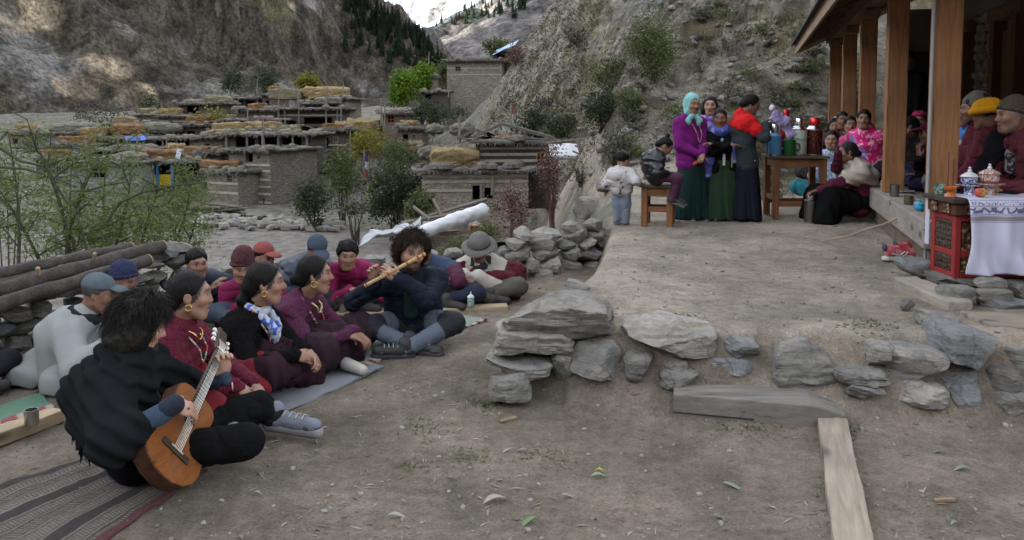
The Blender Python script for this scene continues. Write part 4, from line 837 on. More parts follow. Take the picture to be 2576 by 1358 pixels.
    s = S(); s.cap(j.shl, j.wl + j.rt * -.06, .08, .075); s.noise(.008, (20, 20, 20)); s.build('scarf', cloth((.075, .02, .04)), j.root, .009)
    # bucket hat
    j = person('man in grey wide-brimmed bush hat and cream jacket with maroon robe round his waist', (-.28, 7.3, z), -88, P(1205, 624, 7.2), -95, 26, female=False, hk=.93, h=.008, skin=MID_SK, bulge=.06, hr=V(-.42, 7.0, .23), hl=V(-.3, 6.98, .22), handr=dict(d=(.5, -.3, -.4)), handl=dict(d=(-.6, -.3, -.4)))
    torso(j, cloth((.40, .37, .33), 'plain'), infl=.026, nz=.006, sr=.012); torso(j, cloth((.035, .035, .04), 'plain'), 'vest', infl=.026, sleeve=0, arms=(0, 0), cuts=[(j.rt, j.ch + j.rt * .1), (-j.rt, j.ch - j.rt * .1), (-UP, j.be)]); trousers(j, cloth((.085, .078, .066)), infl=.012); shoes(j, DSH)
    s = S(); s.cap(j.L(.28, .06, .2), j.L(.3, .22, .1), .1, .08, .08); s.cap(j.L(-.24, .02, .18), j.L(-.29, .2, .08), .1, .08, .08); s.cap(j.L(.26, .0, .2), j.L(-.28, 0, .2), .13, None, .08); s.cap(j.L(.2, .18, .2), j.L(-.24, .18, .2), .06, None, .05); s.cut(-UP, (0, 0, z + .01)); s.noise(.02, (9, 9, 9), 5, 2); s.noise(.01, (25, 25, 25), 6, 2); s.build('robe', cloth((.075, .012, .02), 'weave'), j.root, .009)
    F, T = j.F, j.T; felt = cloth((.13, .125, .115), 'plain'); s = S(); s.ell(T(0, -.018, .06), (.098, .11, .09), F, .02); s.cut(-F[:, 2], T(0, 0, .035), .01); s.noise(.004, (14, 14, 14)); o = s.build('hat', felt, j.root, .008)
    m = MB(); n = 40; r0, r1 = [], []
    v = []; f = []
    for i in range(n):
        t = 2 * math.pi * i / n
        for rr_, zz in ((.09, .045), (.135, .032), (.172, .015 + .012 * math.sin(3 * t + 1)), (.172, .011 + .012 * math.sin(3 * t + 1)), (.13, .026), (.09, .035)): v.append(T(math.cos(t) * rr_, -.018 + math.sin(t) * rr_ * 1.05, zz))
    for i in range(n):
        for q in range(6): a_, b_ = i * 6 + q, i * 6 + (q + 1) % 6; c_, d_ = ((i + 1) % n) * 6 + (q + 1) % 6, ((i + 1) % n) * 6 + q; f.append((a_, b_, c_, d_))
    raw('brim', v, f, felt, o, smooth=True); loop(j, [T(math.cos(t) * .101, -.018 + math.sin(t) * .112, .05) for t in np.linspace(0, 6.3, 24)], .008, cloth((.05, .048, .045)), 'hat_band', bead=False, parent=o)
    # knee at the left edge of the picture
    j = person('person in dark trousers cut off by the left edge of the picture', G(-205, 1000), -20, V(-3.45, 4.62, .72), -20, 10, female=False, hk=.93, h=.011, skin=MID_SK); torso(j, cloth((.04, .04, .05))); trousers(j, cloth((.022, .022, .026))); shoes(j, DSH); hair(j, 'short', BLK)
men()
# ------------------------------------------------------------------ the people on the terrace
TZ = .345
def on_t(vx, vy): p = G(vx, vy, TZ); p[2] = gz(p[0], p[1]); return p
def terrace_people():
    # toddler
    st = on_t(1562, 566); j = person('toddler in white spotted sweater and grey trousers, seen from behind', st, 72, P(1567, 404, st[1]), 30, 8, pose='stand', k=.56, hk=.83, h=.0085, skin=MID_SK, female=False, hr=P(1608, 462, st[1] - .05), hl=P(1545, 470, st[1] + .1), handr=dict(d=(1, .2, 0)))
    torso(j, attr_mat('spotted', .9, .08, 30, .15), 'sweater', infl=.045, hem=.06, nz=.008, colf=lambda v: np.where((vn(v * 36, 3) > .62)[:, None], V(.1, .09, .1), V(.46, .44, .44))); trousers(j, cloth((.16, .185, .23)), infl=.035, nz=.012); shoes(j, solid((.09, .09, .1)), size=1.2); hair(j, 'short', BLK, vol=.008)
    # child on the stool
    sp = P(1648, 458, 9.22); j = person('child in shiny black puffer jacket sitting on the wooden stool', sp - UP * .0, 0, P(1672, 368, 9.2), -10, 38, pose='stool', k=.66, hk=.86, h=.0085, skin=MID_SK, hr=P(1678, 436, 9.1), hl=P(1680, 440, 9.3), bulge=.09,
        legs=[P(1702, 448, 9.1), P(1706, 446, 9.32), P(1690, 502, 9.12), P(1698, 498, 9.3), P(1716, 514, 9.1), P(1722, 510, 9.28)])
    j.hipr, j.hipl = sp + V(.02, -.07, .075), sp + V(.02, .07, .075)
    torso(j, cloth((.007, .008, .013), 'plain', .32), 'puffer_jacket', infl=.045, puffy=.014, hem=-.02); trousers(j, cloth((.085, .035, .065)), infl=.012); shoes(j, solid((.03, .028, .03), .6), sole=solid((.1, .1, .1), .7), size=1.1); hair(j, 'tied', BLK, extra='topknot')
    s = S(); s.cap(j.nb - j.fw * .06, j.nb - j.fw * .13 - UP * .02, .06, .05); s.cap(j.nb - j.fw * .05 + j.rt * .06, j.nb - j.fw * .05 - j.rt * .06, .05); s.noise(.01, (20, 20, 20)); s.build('hood', cloth((.007, .008, .013), 'plain', .32), j.root, .009)
    # purple cardigan, aqua headscarf
    st = on_t(1738, 551); j = person('tall woman in long purple cardigan and aqua headscarf, hands clasped', st, -62, P(1741, 262, st[1]), -72, 10, pose='stand', h=.0085, skin=MID_SK, eyes=.15, hr=P(1757, 388, st[1] - .2), hl=P(1768, 382, st[1] - .2), handr=dict(d=(.7, -.2, -.4)), handl=dict(d=(-.3, -.5, -.6)))
    long_skirt(j, cloth((.012, .034, .032), 'weave'), r0=.115, r1=.185); torso(j, cloth((.145, .012, .135), 'rib'), 'cardigan', infl=.02, hem=.15, nz=.006, colf=None)
    aq = cloth((.22, .46, .46), 'plain'); T, F = j.T, j.F; s = S(); s.ell(T(0, -.02, .035), (.095, .11, .105), F, .03); s.ell(T(0, -.03, -.06), (.09, .085, .1), F, .05); s.cap(T(-.06, .02, -.1), T(.06, .02, -.1), .04, None, .04); s.ell(T(0, .1, -.015), (.062, .075, .1), F, .02, 's'); s.noise(.007, (20, 20, 20), 3, 2)
    o = s.build('headscarf', aq, j.root, .0085); s = S(); s.chain([T(-.03, .06, -.13), T(-.06, .09, -.19), T(-.055, .1, -.235)], [.035, .034, .028]); s.chain([T(.03, .06, -.13), T(.08, .07, -.2), T(.1, .075, -.3), T(.11, .07, -.4)], [.035, .036, .03, .014]); s.noise(.008, (25, 25, 25), 4, 2); s.build('headscarf_tail', aq, o, .0085)
    hair(j, 'tied', BLK, vol=-.008); loop(j, front_arc(j, .3, .06, out=.12), .006, None, cols=[(.5, .1, .1), (.5, .42, .4)]); shoes(j, solid((.03, .03, .032)), sole=solid((.3, .3, .3)), size=1.)
    s = S(); s.cap(j.L(.12, .1, .68), j.L(.02, .16, .74), .02, .025); s.build('sash', cloth((.55, .1, .04)), j.root, .009)
    # behind, red sleeves and lilac scarf
    st = on_t(1780, 540); j = person('woman with loose dark hair, lilac scarf and red sleeves standing at the back', st, -95, P(1786, 265, st[1]), -105, 6, pose='stand', h=.009, skin=PALE_SK, mouth=.008); long_skirt(j, cloth((.014, .02, .045)), r0=.13, r1=.17); torso(j, cloth((.19, .018, .035), 'plain'), 'sweater', hem=.06); hair(j, 'long', DKB)
    ring = neck_ring(j, .08, -.02); scarf(j, attr_mat('lilac', .9, .15, 40, .2), [ring, [ring[3], j.ch + j.fw * .13, j.be + j.fw * .15], [ring[4], j.ch + j.fw * .12 - j.rt * .08]], .042, colf=lambda v: np.where((vn(v * 25, 4) > .2)[:, None], V(.12, .1, .4), V(.36, .2, .42)))
    # green skirt, blue shawl
    st = on_t(1815, 551); j = person('short woman in green skirt with blue shawl, arms folded over black cardigan', st, -92, P(1811, 297, st[1]), -105, 10, pose='stand', k=.9, hk=.97, h=.0085, skin=DARK_SK, age=.5, mouth=.006, eyes=.1, hr=P(1832, 365, st[1] - .24), hl=P(1795, 362, st[1] - .22), handr=dict(d=(1, 0, .1)), handl=dict(d=(-1, 0, .1)))
    long_skirt(j, cloth((.022, .045, .024), 'weave'), r0=.115, r1=.2); torso(j, cloth((.009, .009, .010), 'weave'), 'cardigan', infl=.016, hem=.12); hair(j, 'tied', BLK, extra='bun')
    ring = neck_ring(j, .085, -.02); bl = attr_mat('blue_shawl', .9, .15, 30, .2); scarf(j, bl, [ring, [j.shr + UP * .02, j.shr + j.fw * .07 - UP * .12, j.shr + j.fw * .11 - UP * .3 + j.rt * .02, j.shr + j.fw * .08 - UP * .48 + j.rt * .03], [j.shl + UP * .02, j.shl + j.fw * .1 - UP * .1, j.shl + j.fw * .13 - UP * .28]], .055, 'shawl', .04, .01, colf=lambda v: np.where((vn(v * 18, 4) > .45)[:, None], V(.3, .3, .5), V(.075, .1, .37)))
    MB().box(j.L(.02, .155, .86), (.03, .012, .17), rotz(R(-2))).build('apron_stripe', solid((.5, .5, .48), .8), j.root); MB().box(j.L(-.09, .14, .84), (.012, .012, .18)).build('apron_stripe', solid((.35, .3, .08), .8), j.root)
    s = S(); s.cap(j.nb + j.fw * .06 - UP * .06, j.ch + j.fw * .115, .035, .03); s.build('blouse', cloth((.2, .36, .36)), j.root, .009); shoes(j, solid((.12, .11, .1)))
    # red shawl woman at the table
    st = on_t(1872, 552); j = person('woman in red shawl and charcoal jacket pouring tea at the table', st, 0, P(1888, 262, st[1]), -8, 22, pose='stand', h=.0085, skin=DARK_SK, hr=P(1925, 312, st[1] - .1), hl=P(1950, 305, st[1] + .15), handr=dict(d=(.8, .2, .3), curl=.9), handl=dict(d=(.8, 0, .1), curl=.6), bulge=.06)
    long_skirt(j, cloth((.0125, .014, .024), 'weave'), r0=.115, r1=.19); torso(j, cloth((.032, .04, .046), 'weave'), 'jacket', infl=.018, hem=.15, nz=.007); hair(j, 'tied', BLK, vol=.006); rd = cloth((.47, .012, .014), 'plain')
    s = S(); s.cap(j.shr + UP * .01, j.shl + UP * .01, .098, None, .05); s.cap(j.nb, j.nb + UP * .02 - j.fw * .03, .085); s.cap(j.shr, lerp(j.shr, j.elr, .5), .098, .09, .04); s.cap(j.ch - j.fw * .02 + j.rt * .07, j.nb - UP * .04, .135, .105, .05); s.cap(j.ch - j.rt * .07, j.nb - UP * .04, .135, .1, .05); s.cap(j.shr + j.fw * .1 - UP * .03, j.be + j.fw * .13 + j.rt * .03, .05, .04, .04); s.noise(.009, (18, 18, 22), 5, 2); s.cut(nrm(-UP - j.fw * .5), lerp(j.ch, j.be, .3), .02); s.build('shawl', rd, j.root, .009)
    loop(j, [lerp(j.wr, j.elr, .05) + frame(j.elr - j.wr) @ V(math.cos(t) * .032, math.sin(t) * .032, 0) for t in np.linspace(0, 6.3, 12)], .007, solid((.02, .3, .36)), 'bracelet', bead=False); m = MB(); m.tube([j.L(.19, .06, .74), j.L(.13, -.14, .88)], .01, 6); m.build('sash_edge', solid((.45, .45, .45), .8), j.root); shoes(j, solid((.1, .1, .1)))
    # cream shawl, sitting
    z0 = gz(4.0, 9.6); j = person('woman in cream shawl and quilted maroon jacket sitting with her hand on a steel flask', V(4.16, 9.62, z0 + .12), 178, P(2132, 383, 9.62), 172, 6, h=.0085, skin=DARK_SK, hr=P(2108, 388, 9.45) , hl=P(2060, 478, 9.4), handr=dict(d=(-.3, -.2, .8), pn=(-.8, .3, .2), curl=.7), handl=dict(d=(-1, -.05, -.2), curl=.5),
        legs=[V(3.72, 9.8, .66), V(3.74, 9.42, .68), V(3.75, 9.82, .42), V(3.72, 9.45, .42), V(3.62, 9.85, .38), V(3.6, 9.45, .38)])
    s = S(); s.cap(j.hipr, j.knr, .14, .1, .1); s.cap(j.hipl, j.knl, .14, .11, .1); s.cap(j.knr, V(3.68, 9.84, .4), .11, .13, .1); s.cap(j.knl, V(3.68, 9.4, .4), .12, .14, .1); s.cap(lerp(j.knr, j.knl, .5), V(3.8, 9.6, .45), .12, .16, .1); s.cut(-UP, V(0, 0, z0 + .005)); s.fold(lambda p: .01 * np.sin(p @ V(30, 60, 8))); s.build('skirt', cloth((.0085, .0088, .009), 'weave'), j.root, .01)
    torso(j, cloth((.085, .015, .034), 'plain'), 'jacket', infl=.015, hem=.06, puffy=.008, nz=.008); hair(j, 'tied', DKB, extra='bun', vol=.003); earrings(j)
    s = S(); s.cap(j.shr, j.shl, .115, None, .06); s.cap(j.nb, j.ch, .115, .19, .06); s.cap(j.shl, lerp(j.shl, j.ell, .55), .115, .11, .05); s.cap(j.shr, lerp(j.shr, j.elr, .55), .115, .11, .05); s.cap(j.nb + j.fw * .05, j.ch + j.fw * .1 - UP * .05, .06, .05, .05); s.cap(j.ch - j.fw * .03, lerp(j.ch, j.be, .55) - j.fw * .05, .19, .165, .06); s.cut(nrm(-UP + j.fw * .3), lerp(j.ch, j.be, .7), .02); s.fold(lambda p: .009 * np.sin(p @ V(25, -20, 60) + 2 * vn(p * 6, 2))); s.build('shawl', cloth((.47, .42, .35), 'weave'), j.root, .009)
    # group on the far end of the veranda edge
    j = person('smiling woman in white and blue shawl behind the tea table', V(4.25, 10.55, .5), -150, P(2092, 352, 10.5), -120, 5, h=.0095, skin=PALE_SK); torso(j, cloth((.16, .26, .42), 'plain', c2=(.6, .62, .65)), 'shawl', infl=.03, sr=.01); seated_skirt(j, cloth((.04, .22, .28))); hair(j, 'tied', BLK, extra='bun')
    j = person('woman in white headscarf, farthest of the group by the posts', V(4.75, 11.9, .62), -130, P(2099, 318, 11.6), -110, 5, h=.0105, skin=MID_SK); torso(j, cloth((.03, .03, .035))); seated_skirt(j, cloth((.03, .03, .03))); hair(j, 'long', BLK); s = S(); s.ell(j.T(-.02, -.04, .04), (.09, .1, .1), j.F); s.cut(j.F @ V(.3, 1, 0), j.T(0, .02, 0)); s.build('headscarf', cloth((.5, .5, .52), 'plain'), j.root, .0105)
    j = person('woman in plaid blouse between the white headscarf and the pink jacket', V(5.0, 11.7, .72), -125, P(2118, 302, 11.5), -105, 5, h=.0105, skin=DARK_SK); torso(j, cloth((.2, .06, .06), c2=(.42, .38, .36))); seated_skirt(j, cloth((.03, .03, .03))); hair(j, 'tied', BLK)
    j = person('smiling woman in pink jacket leaning against the flowered shawl', V(4.95, 11.1, .72), -130, P(2139, 314, 11.0), -105, 5, h=.01, skin=MID_SK, mouth=.008); torso(j, cloth((.48, .07, .2), 'plain')); seated_skirt(j, cloth((.03, .03, .03))); hair(j, 'tied', BLK)
    j = person('woman wrapped in bright pink shawl with blue flowers, its edge over her mouth', V(4.72, 10.5, .74), -135, P(2172, 300, 10.4), -115, 2, h=.0085, skin=MID_SK); seated_skirt(j, cloth((.012, .012, .014))); hair(j, 'tied', BLK, extra='bun', vol=.006)
    def fl(v): n = vn(v * 14, 5); n2 = vn(v * 40, 7); b = vn(v * 11 + 3, 12); c = np.where((n > .1)[:, None], V(.62, .06, .26), V(.55, .02, .16)); c = np.where((n2 > .35)[:, None], V(.68, .35, .42), c); return np.where(((b > .42) & (n2 < .3))[:, None], V(.2, .2, .5), c)
    s = S(); s.cap(j.shr, j.shl, .1, None, .06); s.cap(j.nb + UP * .03, j.ch, .1, .19, .06); s.cap(j.nb + UP * .05 + j.fw * .04, j.ch + j.fw * .1, .085, .12, .05); s.cap(j.ch, j.pel + UP * .06, .2, .22, .08); s.cut(-UP, j.pel - UP * .0, .02); s.fold(lambda p: .009 * np.sin(p @ V(30, 22, 40) + 3 * vn(p * 6, 2))); s.build('shawl', attr_mat('flower_print', .9, .1, 30, .2), j.root, .0085, fl)
terrace_people()
VZ = .78
def veranda_people():
    j = person('person in black standing in the dark doorway of the veranda', V(5.65, 11.6, VZ), -150, P(2284, 152, 11.6), -140, 5, pose='stand', h=.013, skin=DARK_SK, female=False, k=1.05); torso(j, cloth((.01, .01, .011)), hem=.12); trousers(j, cloth((.01, .01, .012))); shoes(j, DSH); hair(j, 'short', BLK)
    j = person('person in the shade behind the second post, only the cheek showing', V(5.25, 10.8, VZ), -150, P(2262, 285, 10.7), -150, 5, h=.012, skin=DARK_SK); torso(j, cloth((.02, .02, .02))); seated_skirt(j, cloth((.02, .02, .02))); hair(j, 'tied', BLK)
    j = person('woman with black hair and dark brown jacket on the veranda turning left', V(4.98, 9.75, VZ), 190, P(2284, 318, 9.6), 165, 4, h=.0085, skin=DARK_SK); torso(j, cloth((.017, .014, .014), 'plain'), infl=.012); seated_skirt(j, cloth((.016, .014, .018))); hair(j, 'tied', BLK, extra='bun', vol=.005); earrings(j)
    j = person('old smiling woman in dark pink cap on the veranda', V(5.05, 9.95, VZ), -140, P(2311, 303, 9.75), -120, 4, h=.0085, skin=MID_SK, age=1., eyes=.05); torso(j, cloth((.012, .012, .016), 'plain'), infl=.014); seated_skirt(j, cloth((.02, .02, .03))); beanie(j, cloth((.3, .02, .07)), low=.055, tall=-.02); m = MB(); m.tube([j.shr + j.fw * .07 + UP * .02, j.ch + j.fw * .15 + j.rt * .08, j.be + j.fw * .17 + j.rt * .1], .006, 5); m.build('piping', solid((.5, .5, .48)), j.root)
    j = person('grey-haired old woman on the veranda holding a hand to her chest', V(4.92, 9.05, VZ), 190, P(2336, 336, 8.9), 172, 8, h=.008, skin=DARK_SK, age=1., hr=P(2312, 398, 8.75), hl=P(2310, 440, 8.95), handr=dict(d=(-.1, .1, 1), pn=(.9, .2, 0), curl=.15)); torso(j, cloth((.018, .014, .014), 'plain'), infl=.012); seated_skirt(j, cloth((.02, .02, .055), 'weave'), nz=.014); hair(j, 'tied', hair_mat((.12, .115, .11), .6)); s = S(); s.cap(j.L(-.14, .15, .26), j.L(.1, .2, .3), .05); s.build('sash', cloth((.36, .05, .1)), j.root, .009); c = cap(j, cloth((.1, .01, .025)), name='cap')
    j = person('person in white and blue jacket and black cap hidden behind the nearest post', V(4.72, 8.1, VZ), 190, P(2428, 285, 8.05), 170, 8, h=.01, skin=MID_SK, female=False); torso(j, attr_mat('two_tone', .8, .1, 20, .1), infl=.02, colf=lambda v: np.where((v[:, 2] > 1.38)[:, None], V(.06, .2, .5), V(.42, .44, .46))); trousers(j, cloth((.1, .095, .085))); shoes(j, DSH); cap(j, cloth((.012, .012, .014)), visl=.1)
    pat = attr_mat('camo', .9, .15, 30, .2)
    j = person('man in patterned dark headwrap sitting with his back to the stone wall', V(4.18, 7.15, VZ + .02), 165, P(2449, 275, 7.1), 160, 6, h=.008, skin=DARK_SK, female=False, beard=((.03, .022, .018), .5)); torso(j, cloth((.085, .014, .026), 'weave'), 'robe', infl=.03, hem=.02, nz=.012); trousers(j, cloth((.02, .02, .022)), infl=.02); shoes(j, DSH); hair(j, 'short', BLK)
    s = S(); s.ell(j.T(0, -.03, .06), (.1, .118, .105), j.F); s.cut(j.F @ V(0, .3, -1), j.T(0, .06, .045)); s.noise(.006, (14, 14, 14)); s.build('headwrap', pat, j.root, .008, lambda v: np.where((vn(v * 16, 3) > .1)[:, None], V(.012, .014, .022), V(.11, .1, .085)))
    j = person('person in bright yellow hat and maroon robe, face turned away', V(4.12, 6.85, VZ + .02), 170, P(2479, 288, 6.8), 120, 8, h=.0075, skin=DARK_SK, female=False); torso(j, cloth((.08, .012, .024), 'weave'), 'robe', infl=.03, nz=.014); trousers(j, cloth((.016, .016, .02)), infl=.02); shoes(j, DSH); hair(j, 'short', BLK); yl = cloth((.62, .29, .012), 'plain')
    s = S(); s.ell(j.T(0, -.02, .055), (.112, .125, .085), j.F); s.cut(-j.F[:, 2], j.T(0, 0, .01)); c = j.T(0, -.02, .14); s.fold(lambda p: .006 * np.sin(9 * np.arctan2((p - c) @ j.F[:, 0], (p - c) @ j.F[:, 1]) * 2) * np.clip(((p - c) @ j.F[:, 2] + .07) / .06, 0, 1)); o = s.build('hat', yl, j.root, .007); q = S(); pts = [j.T(math.cos(t) * .108, -.02 + math.sin(t) * .12, .03) for t in np.linspace(0, 6.3, 20)]; q.chain(pts, [.026] * 20, .02); q.noise(.003, (20, 20, 20)); q.build('brim', yl, o, .0075)
    s = S(); s.cap(j.shl + UP * .02, j.L(-.25, .2, .3), .1, .09, .06); s.cap(j.shl, j.be, .11, .13, .06); s.noise(.012, (14, 14, 14)); s.build('black_wrap', cloth((.010, .010, .012)), j.root, .009)
    j = person('old man in khaki knit cap and maroon robe at the right edge, facing left', V(4.22, 6.5, VZ), 172, P(2546, 292, 6.42), 172, 3, h=.007, skin=DARK_SK, female=False, age=1., hk=1.12, k=1.1, eyes=.2, hr=V(3.92, 6.4, 1.06), hl=V(3.9, 6.3, 1.05), beard=((.1, .1, .1), .25)); torso(j, cloth((.08, .017, .026), 'weave'), 'robe', infl=.03, hem=.02, nz=.014); trousers(j, cloth((.014, .014, .017)), infl=.025); shoes(j, DSH); beanie(j, cloth((.075, .062, .042), 'knit'), tall=.005, low=.05); hair(j, 'short', hair_mat((.14, .135, .13), .6))
    s = S(); s.cap(j.nb + j.fw * .06 - UP * .05, j.ch + j.fw * .16 - UP * .05, .05, .06); s.noise(.01, (25, 25, 25)); s.build('shirt_front', cloth((.03, .028, .03), c2=(.2, .19, .18)), j.root, .008)
veranda_people()
# ------------------------------------------------------------------ stones, mats, timber in the courtyard
def ico(n):
    import bmesh
    bm = bmesh.new(); bmesh.ops.create_icosphere(bm, subdivisions=n, radius=1); v = np.array([x.co[:] for x in bm.verts]); f = np.array([[q.index for q in p.verts] for p in bm.faces]); bm.free(); return v, f
_ICO = {n: ico(n) for n in (1, 2, 3, 4)}
def rock_verts(size, seed, n=3, cuts=9, sq=.55, rough=.03, fine=.01):
    v, f = _ICO[n]; r = np.random.RandomState(seed); d = v / (np.abs(v) ** 6).sum(1, keepdims=True) ** (min(1., sq * 1.55) / 6)
    for _ in range(cuts):
        nn = nrm(r.normal(size=3)); c = r.uniform(.62, .98); t = d @ nn - c; d = d - np.maximum(t, 0)[:, None] * nn * .96
    sz = np.asarray(size, float) / 2; p = d * sz; s0 = np.median(size)
    p = p + v * (rough * s0 * fbm(d * 1.8 + seed, 3, seed))[:, None] + v * (fine * s0 * fbm(d * V(4, 4, 11) + seed, 3, seed + 4))[:, None]
    return p, f
def rock(name, c, size, rot=None, seed=0, mat=None, parent=None, n=3, **k):
    p, f = rock_verts(size, seed, n, **k); rot = np.eye(3) if rot is None else rot
    o = raw(name, p @ rot.T + np.asarray(c, float), f, mat or STONE, parent, loc=np.asarray(c, float), smooth=True); o.data.set_sharp_from_angle(angle=R(28)); return o
STONE = stone((.27, .26, .24), (.16, .155, .145), (.33, .3, .255)); STONEB = stone((.24, .245, .248), (.15, .155, .158), (.28, .28, .27)); STONEW = stone((.37, .35, .315), (.21, .2, .185), (.40, .355, .28), 1.4)
def bbox_rock(name, b, Y, depth, parent=None, seed=0, mat=None, n=4, yaw=0, tilt=0, flip=0, **k):
    Y = Y - (.14 if parent is not None and parent.name == 'terrace_wall' else 0)
    x0, y0, x1, y1 = b; c = P((x0 + x1) / 2, (y0 + y1) / 2, Y); w = (x1 - x0) * Y / FPX; h = (y1 - y0) * Y / FPX
    if flip:
        pass
    rot = np.array(Matrix.Rotation(R(yaw), 3, 'Z') @ Matrix.Rotation(R(tilt), 3, 'Y'))
    return rock(name, c + V(0, depth * .3, 0), (w * 1.0, depth, h * 1.0), rot, seed, mat, parent, n, **k)
tw = thing('terrace_wall', 'low dry-stone retaining wall of big grey rocks along the terrace edge', 'stone wall', (1.4, 4.6, 0)); tw['kind'] = 'thing'
for i, (b, Y, dp, m, tl) in enumerate([
    ((1268, 762, 1548, 868), 4.72, .55, STONEW, 3), ((1243, 832, 1445, 912), 4.70, .45, STONEW, 5), ((1220, 902, 1388, 950), 4.66, .42, STONE, 1), ((1222, 945, 1335, 1022), 4.55, .3, STONE, -12),
    ((1428, 872, 1572, 966), 4.62, .4, STONE, -8), ((1568, 806, 1808, 906), 4.66, .45, STONEW, 2), ((1573, 892, 1652, 962), 4.6, .3, STONE, 0), ((1652, 900, 1735, 944), 4.62, .3, STONE, 0),
    ((1822, 856, 1912, 906), 4.6, .25, STONEB, 8), ((1768, 898, 1892, 962), 4.6, .3, STONEB, 6), ((1918, 860, 2138, 976), 4.55, .45, STONE, -6), ((2093, 928, 2262, 970), 4.45, .35, STONE, 4),
    ((2188, 868, 2245, 928), 4.5, .3, STONEW, 0), ((2222, 878, 2388, 972), 4.45, .42, STONE, 3), ((2368, 833, 2518, 947), 4.48, .45, STONEB, 10), ((2383, 942, 2492, 1040), 4.4, .3, STONEB, -4),
    ((2258, 966, 2382, 1040), 4.38, .35, STONEW, 4), ((2478, 925, 2580, 1000), 4.42, .4, STONE, -14), ((2345, 795, 2455, 850), 4.85, .4, STONE, 12), ((2528, 870, 2640, 950), 4.5, .4, STONEW, 0),
    ((1385, 885, 1440, 965), 4.72, .3, STONE, 0), ((1885, 915, 1965, 960), 4.62, .3, STONE, 0), ((2500, 985, 2600, 1050), 4.35, .3, STONE, 5), ((1660, 930, 1780, 985), 4.55, .3, STONE, 0), ((2130, 960, 2230, 1005), 4.38, .25, STONE, 4)]):
    bbox_rock('stone', b, Y, dp, tw, 100 + i * 7, m, 4 if i < 20 else 3, (i * 37 % 17) - 8, tl, rough=.045, fine=.022, cuts=5)
# loose rocks on the terrace's left edge
for i, (b, Y, lab) in enumerate([((1388, 738, 1498, 782), 5.55, 'angular blue-grey rock on the terrace edge behind the big pale stone'), ((1415, 708, 1485, 752), 5.8, 'rough pale rock farther back on the terrace edge'), ((1490, 700, 1560, 735), 6.3, 'flat rock half buried in the terrace edge')]):
    p = P((b[0] + b[2]) / 2, b[3], Y); tag(bbox_rock('rock', b, Y, .3, None, 300 + i, STONEB if i == 0 else STONE, 3), lab, 'rock')
# second dry-stone wall, left flank of the terrace
w2 = thing('rubble_wall', 'heap-like dry-stone wall of pale rubble beside the man in the bush hat', 'stone wall', (.4, 8.2, 0)); w2['kind'] = 'thing'; rnd = random.Random(5)
rows = [(698, 1285, 1400, 46), (672, 1265, 1480, 52), (645, 1270, 1530, 56), (618, 1275, 1545, 58), (594, 1290, 1530, 56), (574, 1410, 1500, 64)]; q = 0
for y, xa, xb_, wv in rows:
    x = xa
    while x < xb_:
        w = wv * rnd.uniform(.65, 1.35); hh = 30 * rnd.uniform(.85, 1.3); t = (x + w / 2 - 1265) / 280; Y = 7.75 + .95 * max(0, t) + (700 - y) * .0022
        bbox_rock('stone', (x - 2, y - hh * .55, x + w + 2, y + hh * .55), Y, rnd.uniform(.22, .4), w2, 400 + q, rnd.choice([STONEW, STONEW, STONE]), 2, rnd.uniform(-25, 25), rnd.uniform(-14, 14), rough=.05); x += w; q += 1
# wall under the logs, left, and the low wall along the back of the courtyard
w3 = thing('dry_stone_wall', 'dark dry-stone wall under the stacked logs at the left edge', 'stone wall', (-3.3, 5.4, 0)); w3['kind'] = 'thing'
q = 0
for k in range(6):
    a, b = V(-4.3, 4.55), V(-2.75, 6.6); n_ = 13; 
    for i in range(n_):
        t = (i + rnd.uniform(-.25, .25) + .5 * (k % 2)) / n_; c = lerp(a, b, t); w = rnd.uniform(.15, .27); hgt = rnd.uniform(.085, .13)
        rock('stone', V(c[0] + .1, c[1] + .05, .05 + k * .098 + rnd.uniform(-.01, .01)), (w, rnd.uniform(.2, .32), hgt), np.array(Matrix.Rotation(R(53 + rnd.uniform(-18, 18)), 3, 'Z') @ Matrix.Rotation(R(rnd.uniform(-9, 9)), 3, 'Y')), 600 + q, rnd.choice([STONE, STONE, STONEB, STONEW]), w3, 2, rough=.05); q += 1
w4 = thing('low_wall', 'low wall of whitish stones behind the seated men', 'stone wall', (-1.8, 7.6, 0)); w4['kind'] = 'thing'
for i in range(34):
    t = i / 33; c = lerp(V(-2.75, 6.95), V(-.1, 8.05), t); z = gz(*c); 
    for k in range(2 if i % 3 else 3):
        rock('stone', V(c[0] + rnd.uniform(-.05, .05), c[1] + rnd.uniform(0, .12), z + .05 + k * .095), (rnd.uniform(.14, .3), rnd.uniform(.14, .24), rnd.uniform(.09, .15)), np.array(Matrix.Rotation(rnd.uniform(0, 3), 3, 'Z')), 800 + i * 3 + k, rnd.choice([STONEW, STONEW, STONE]), w4, 2, rough=.05)
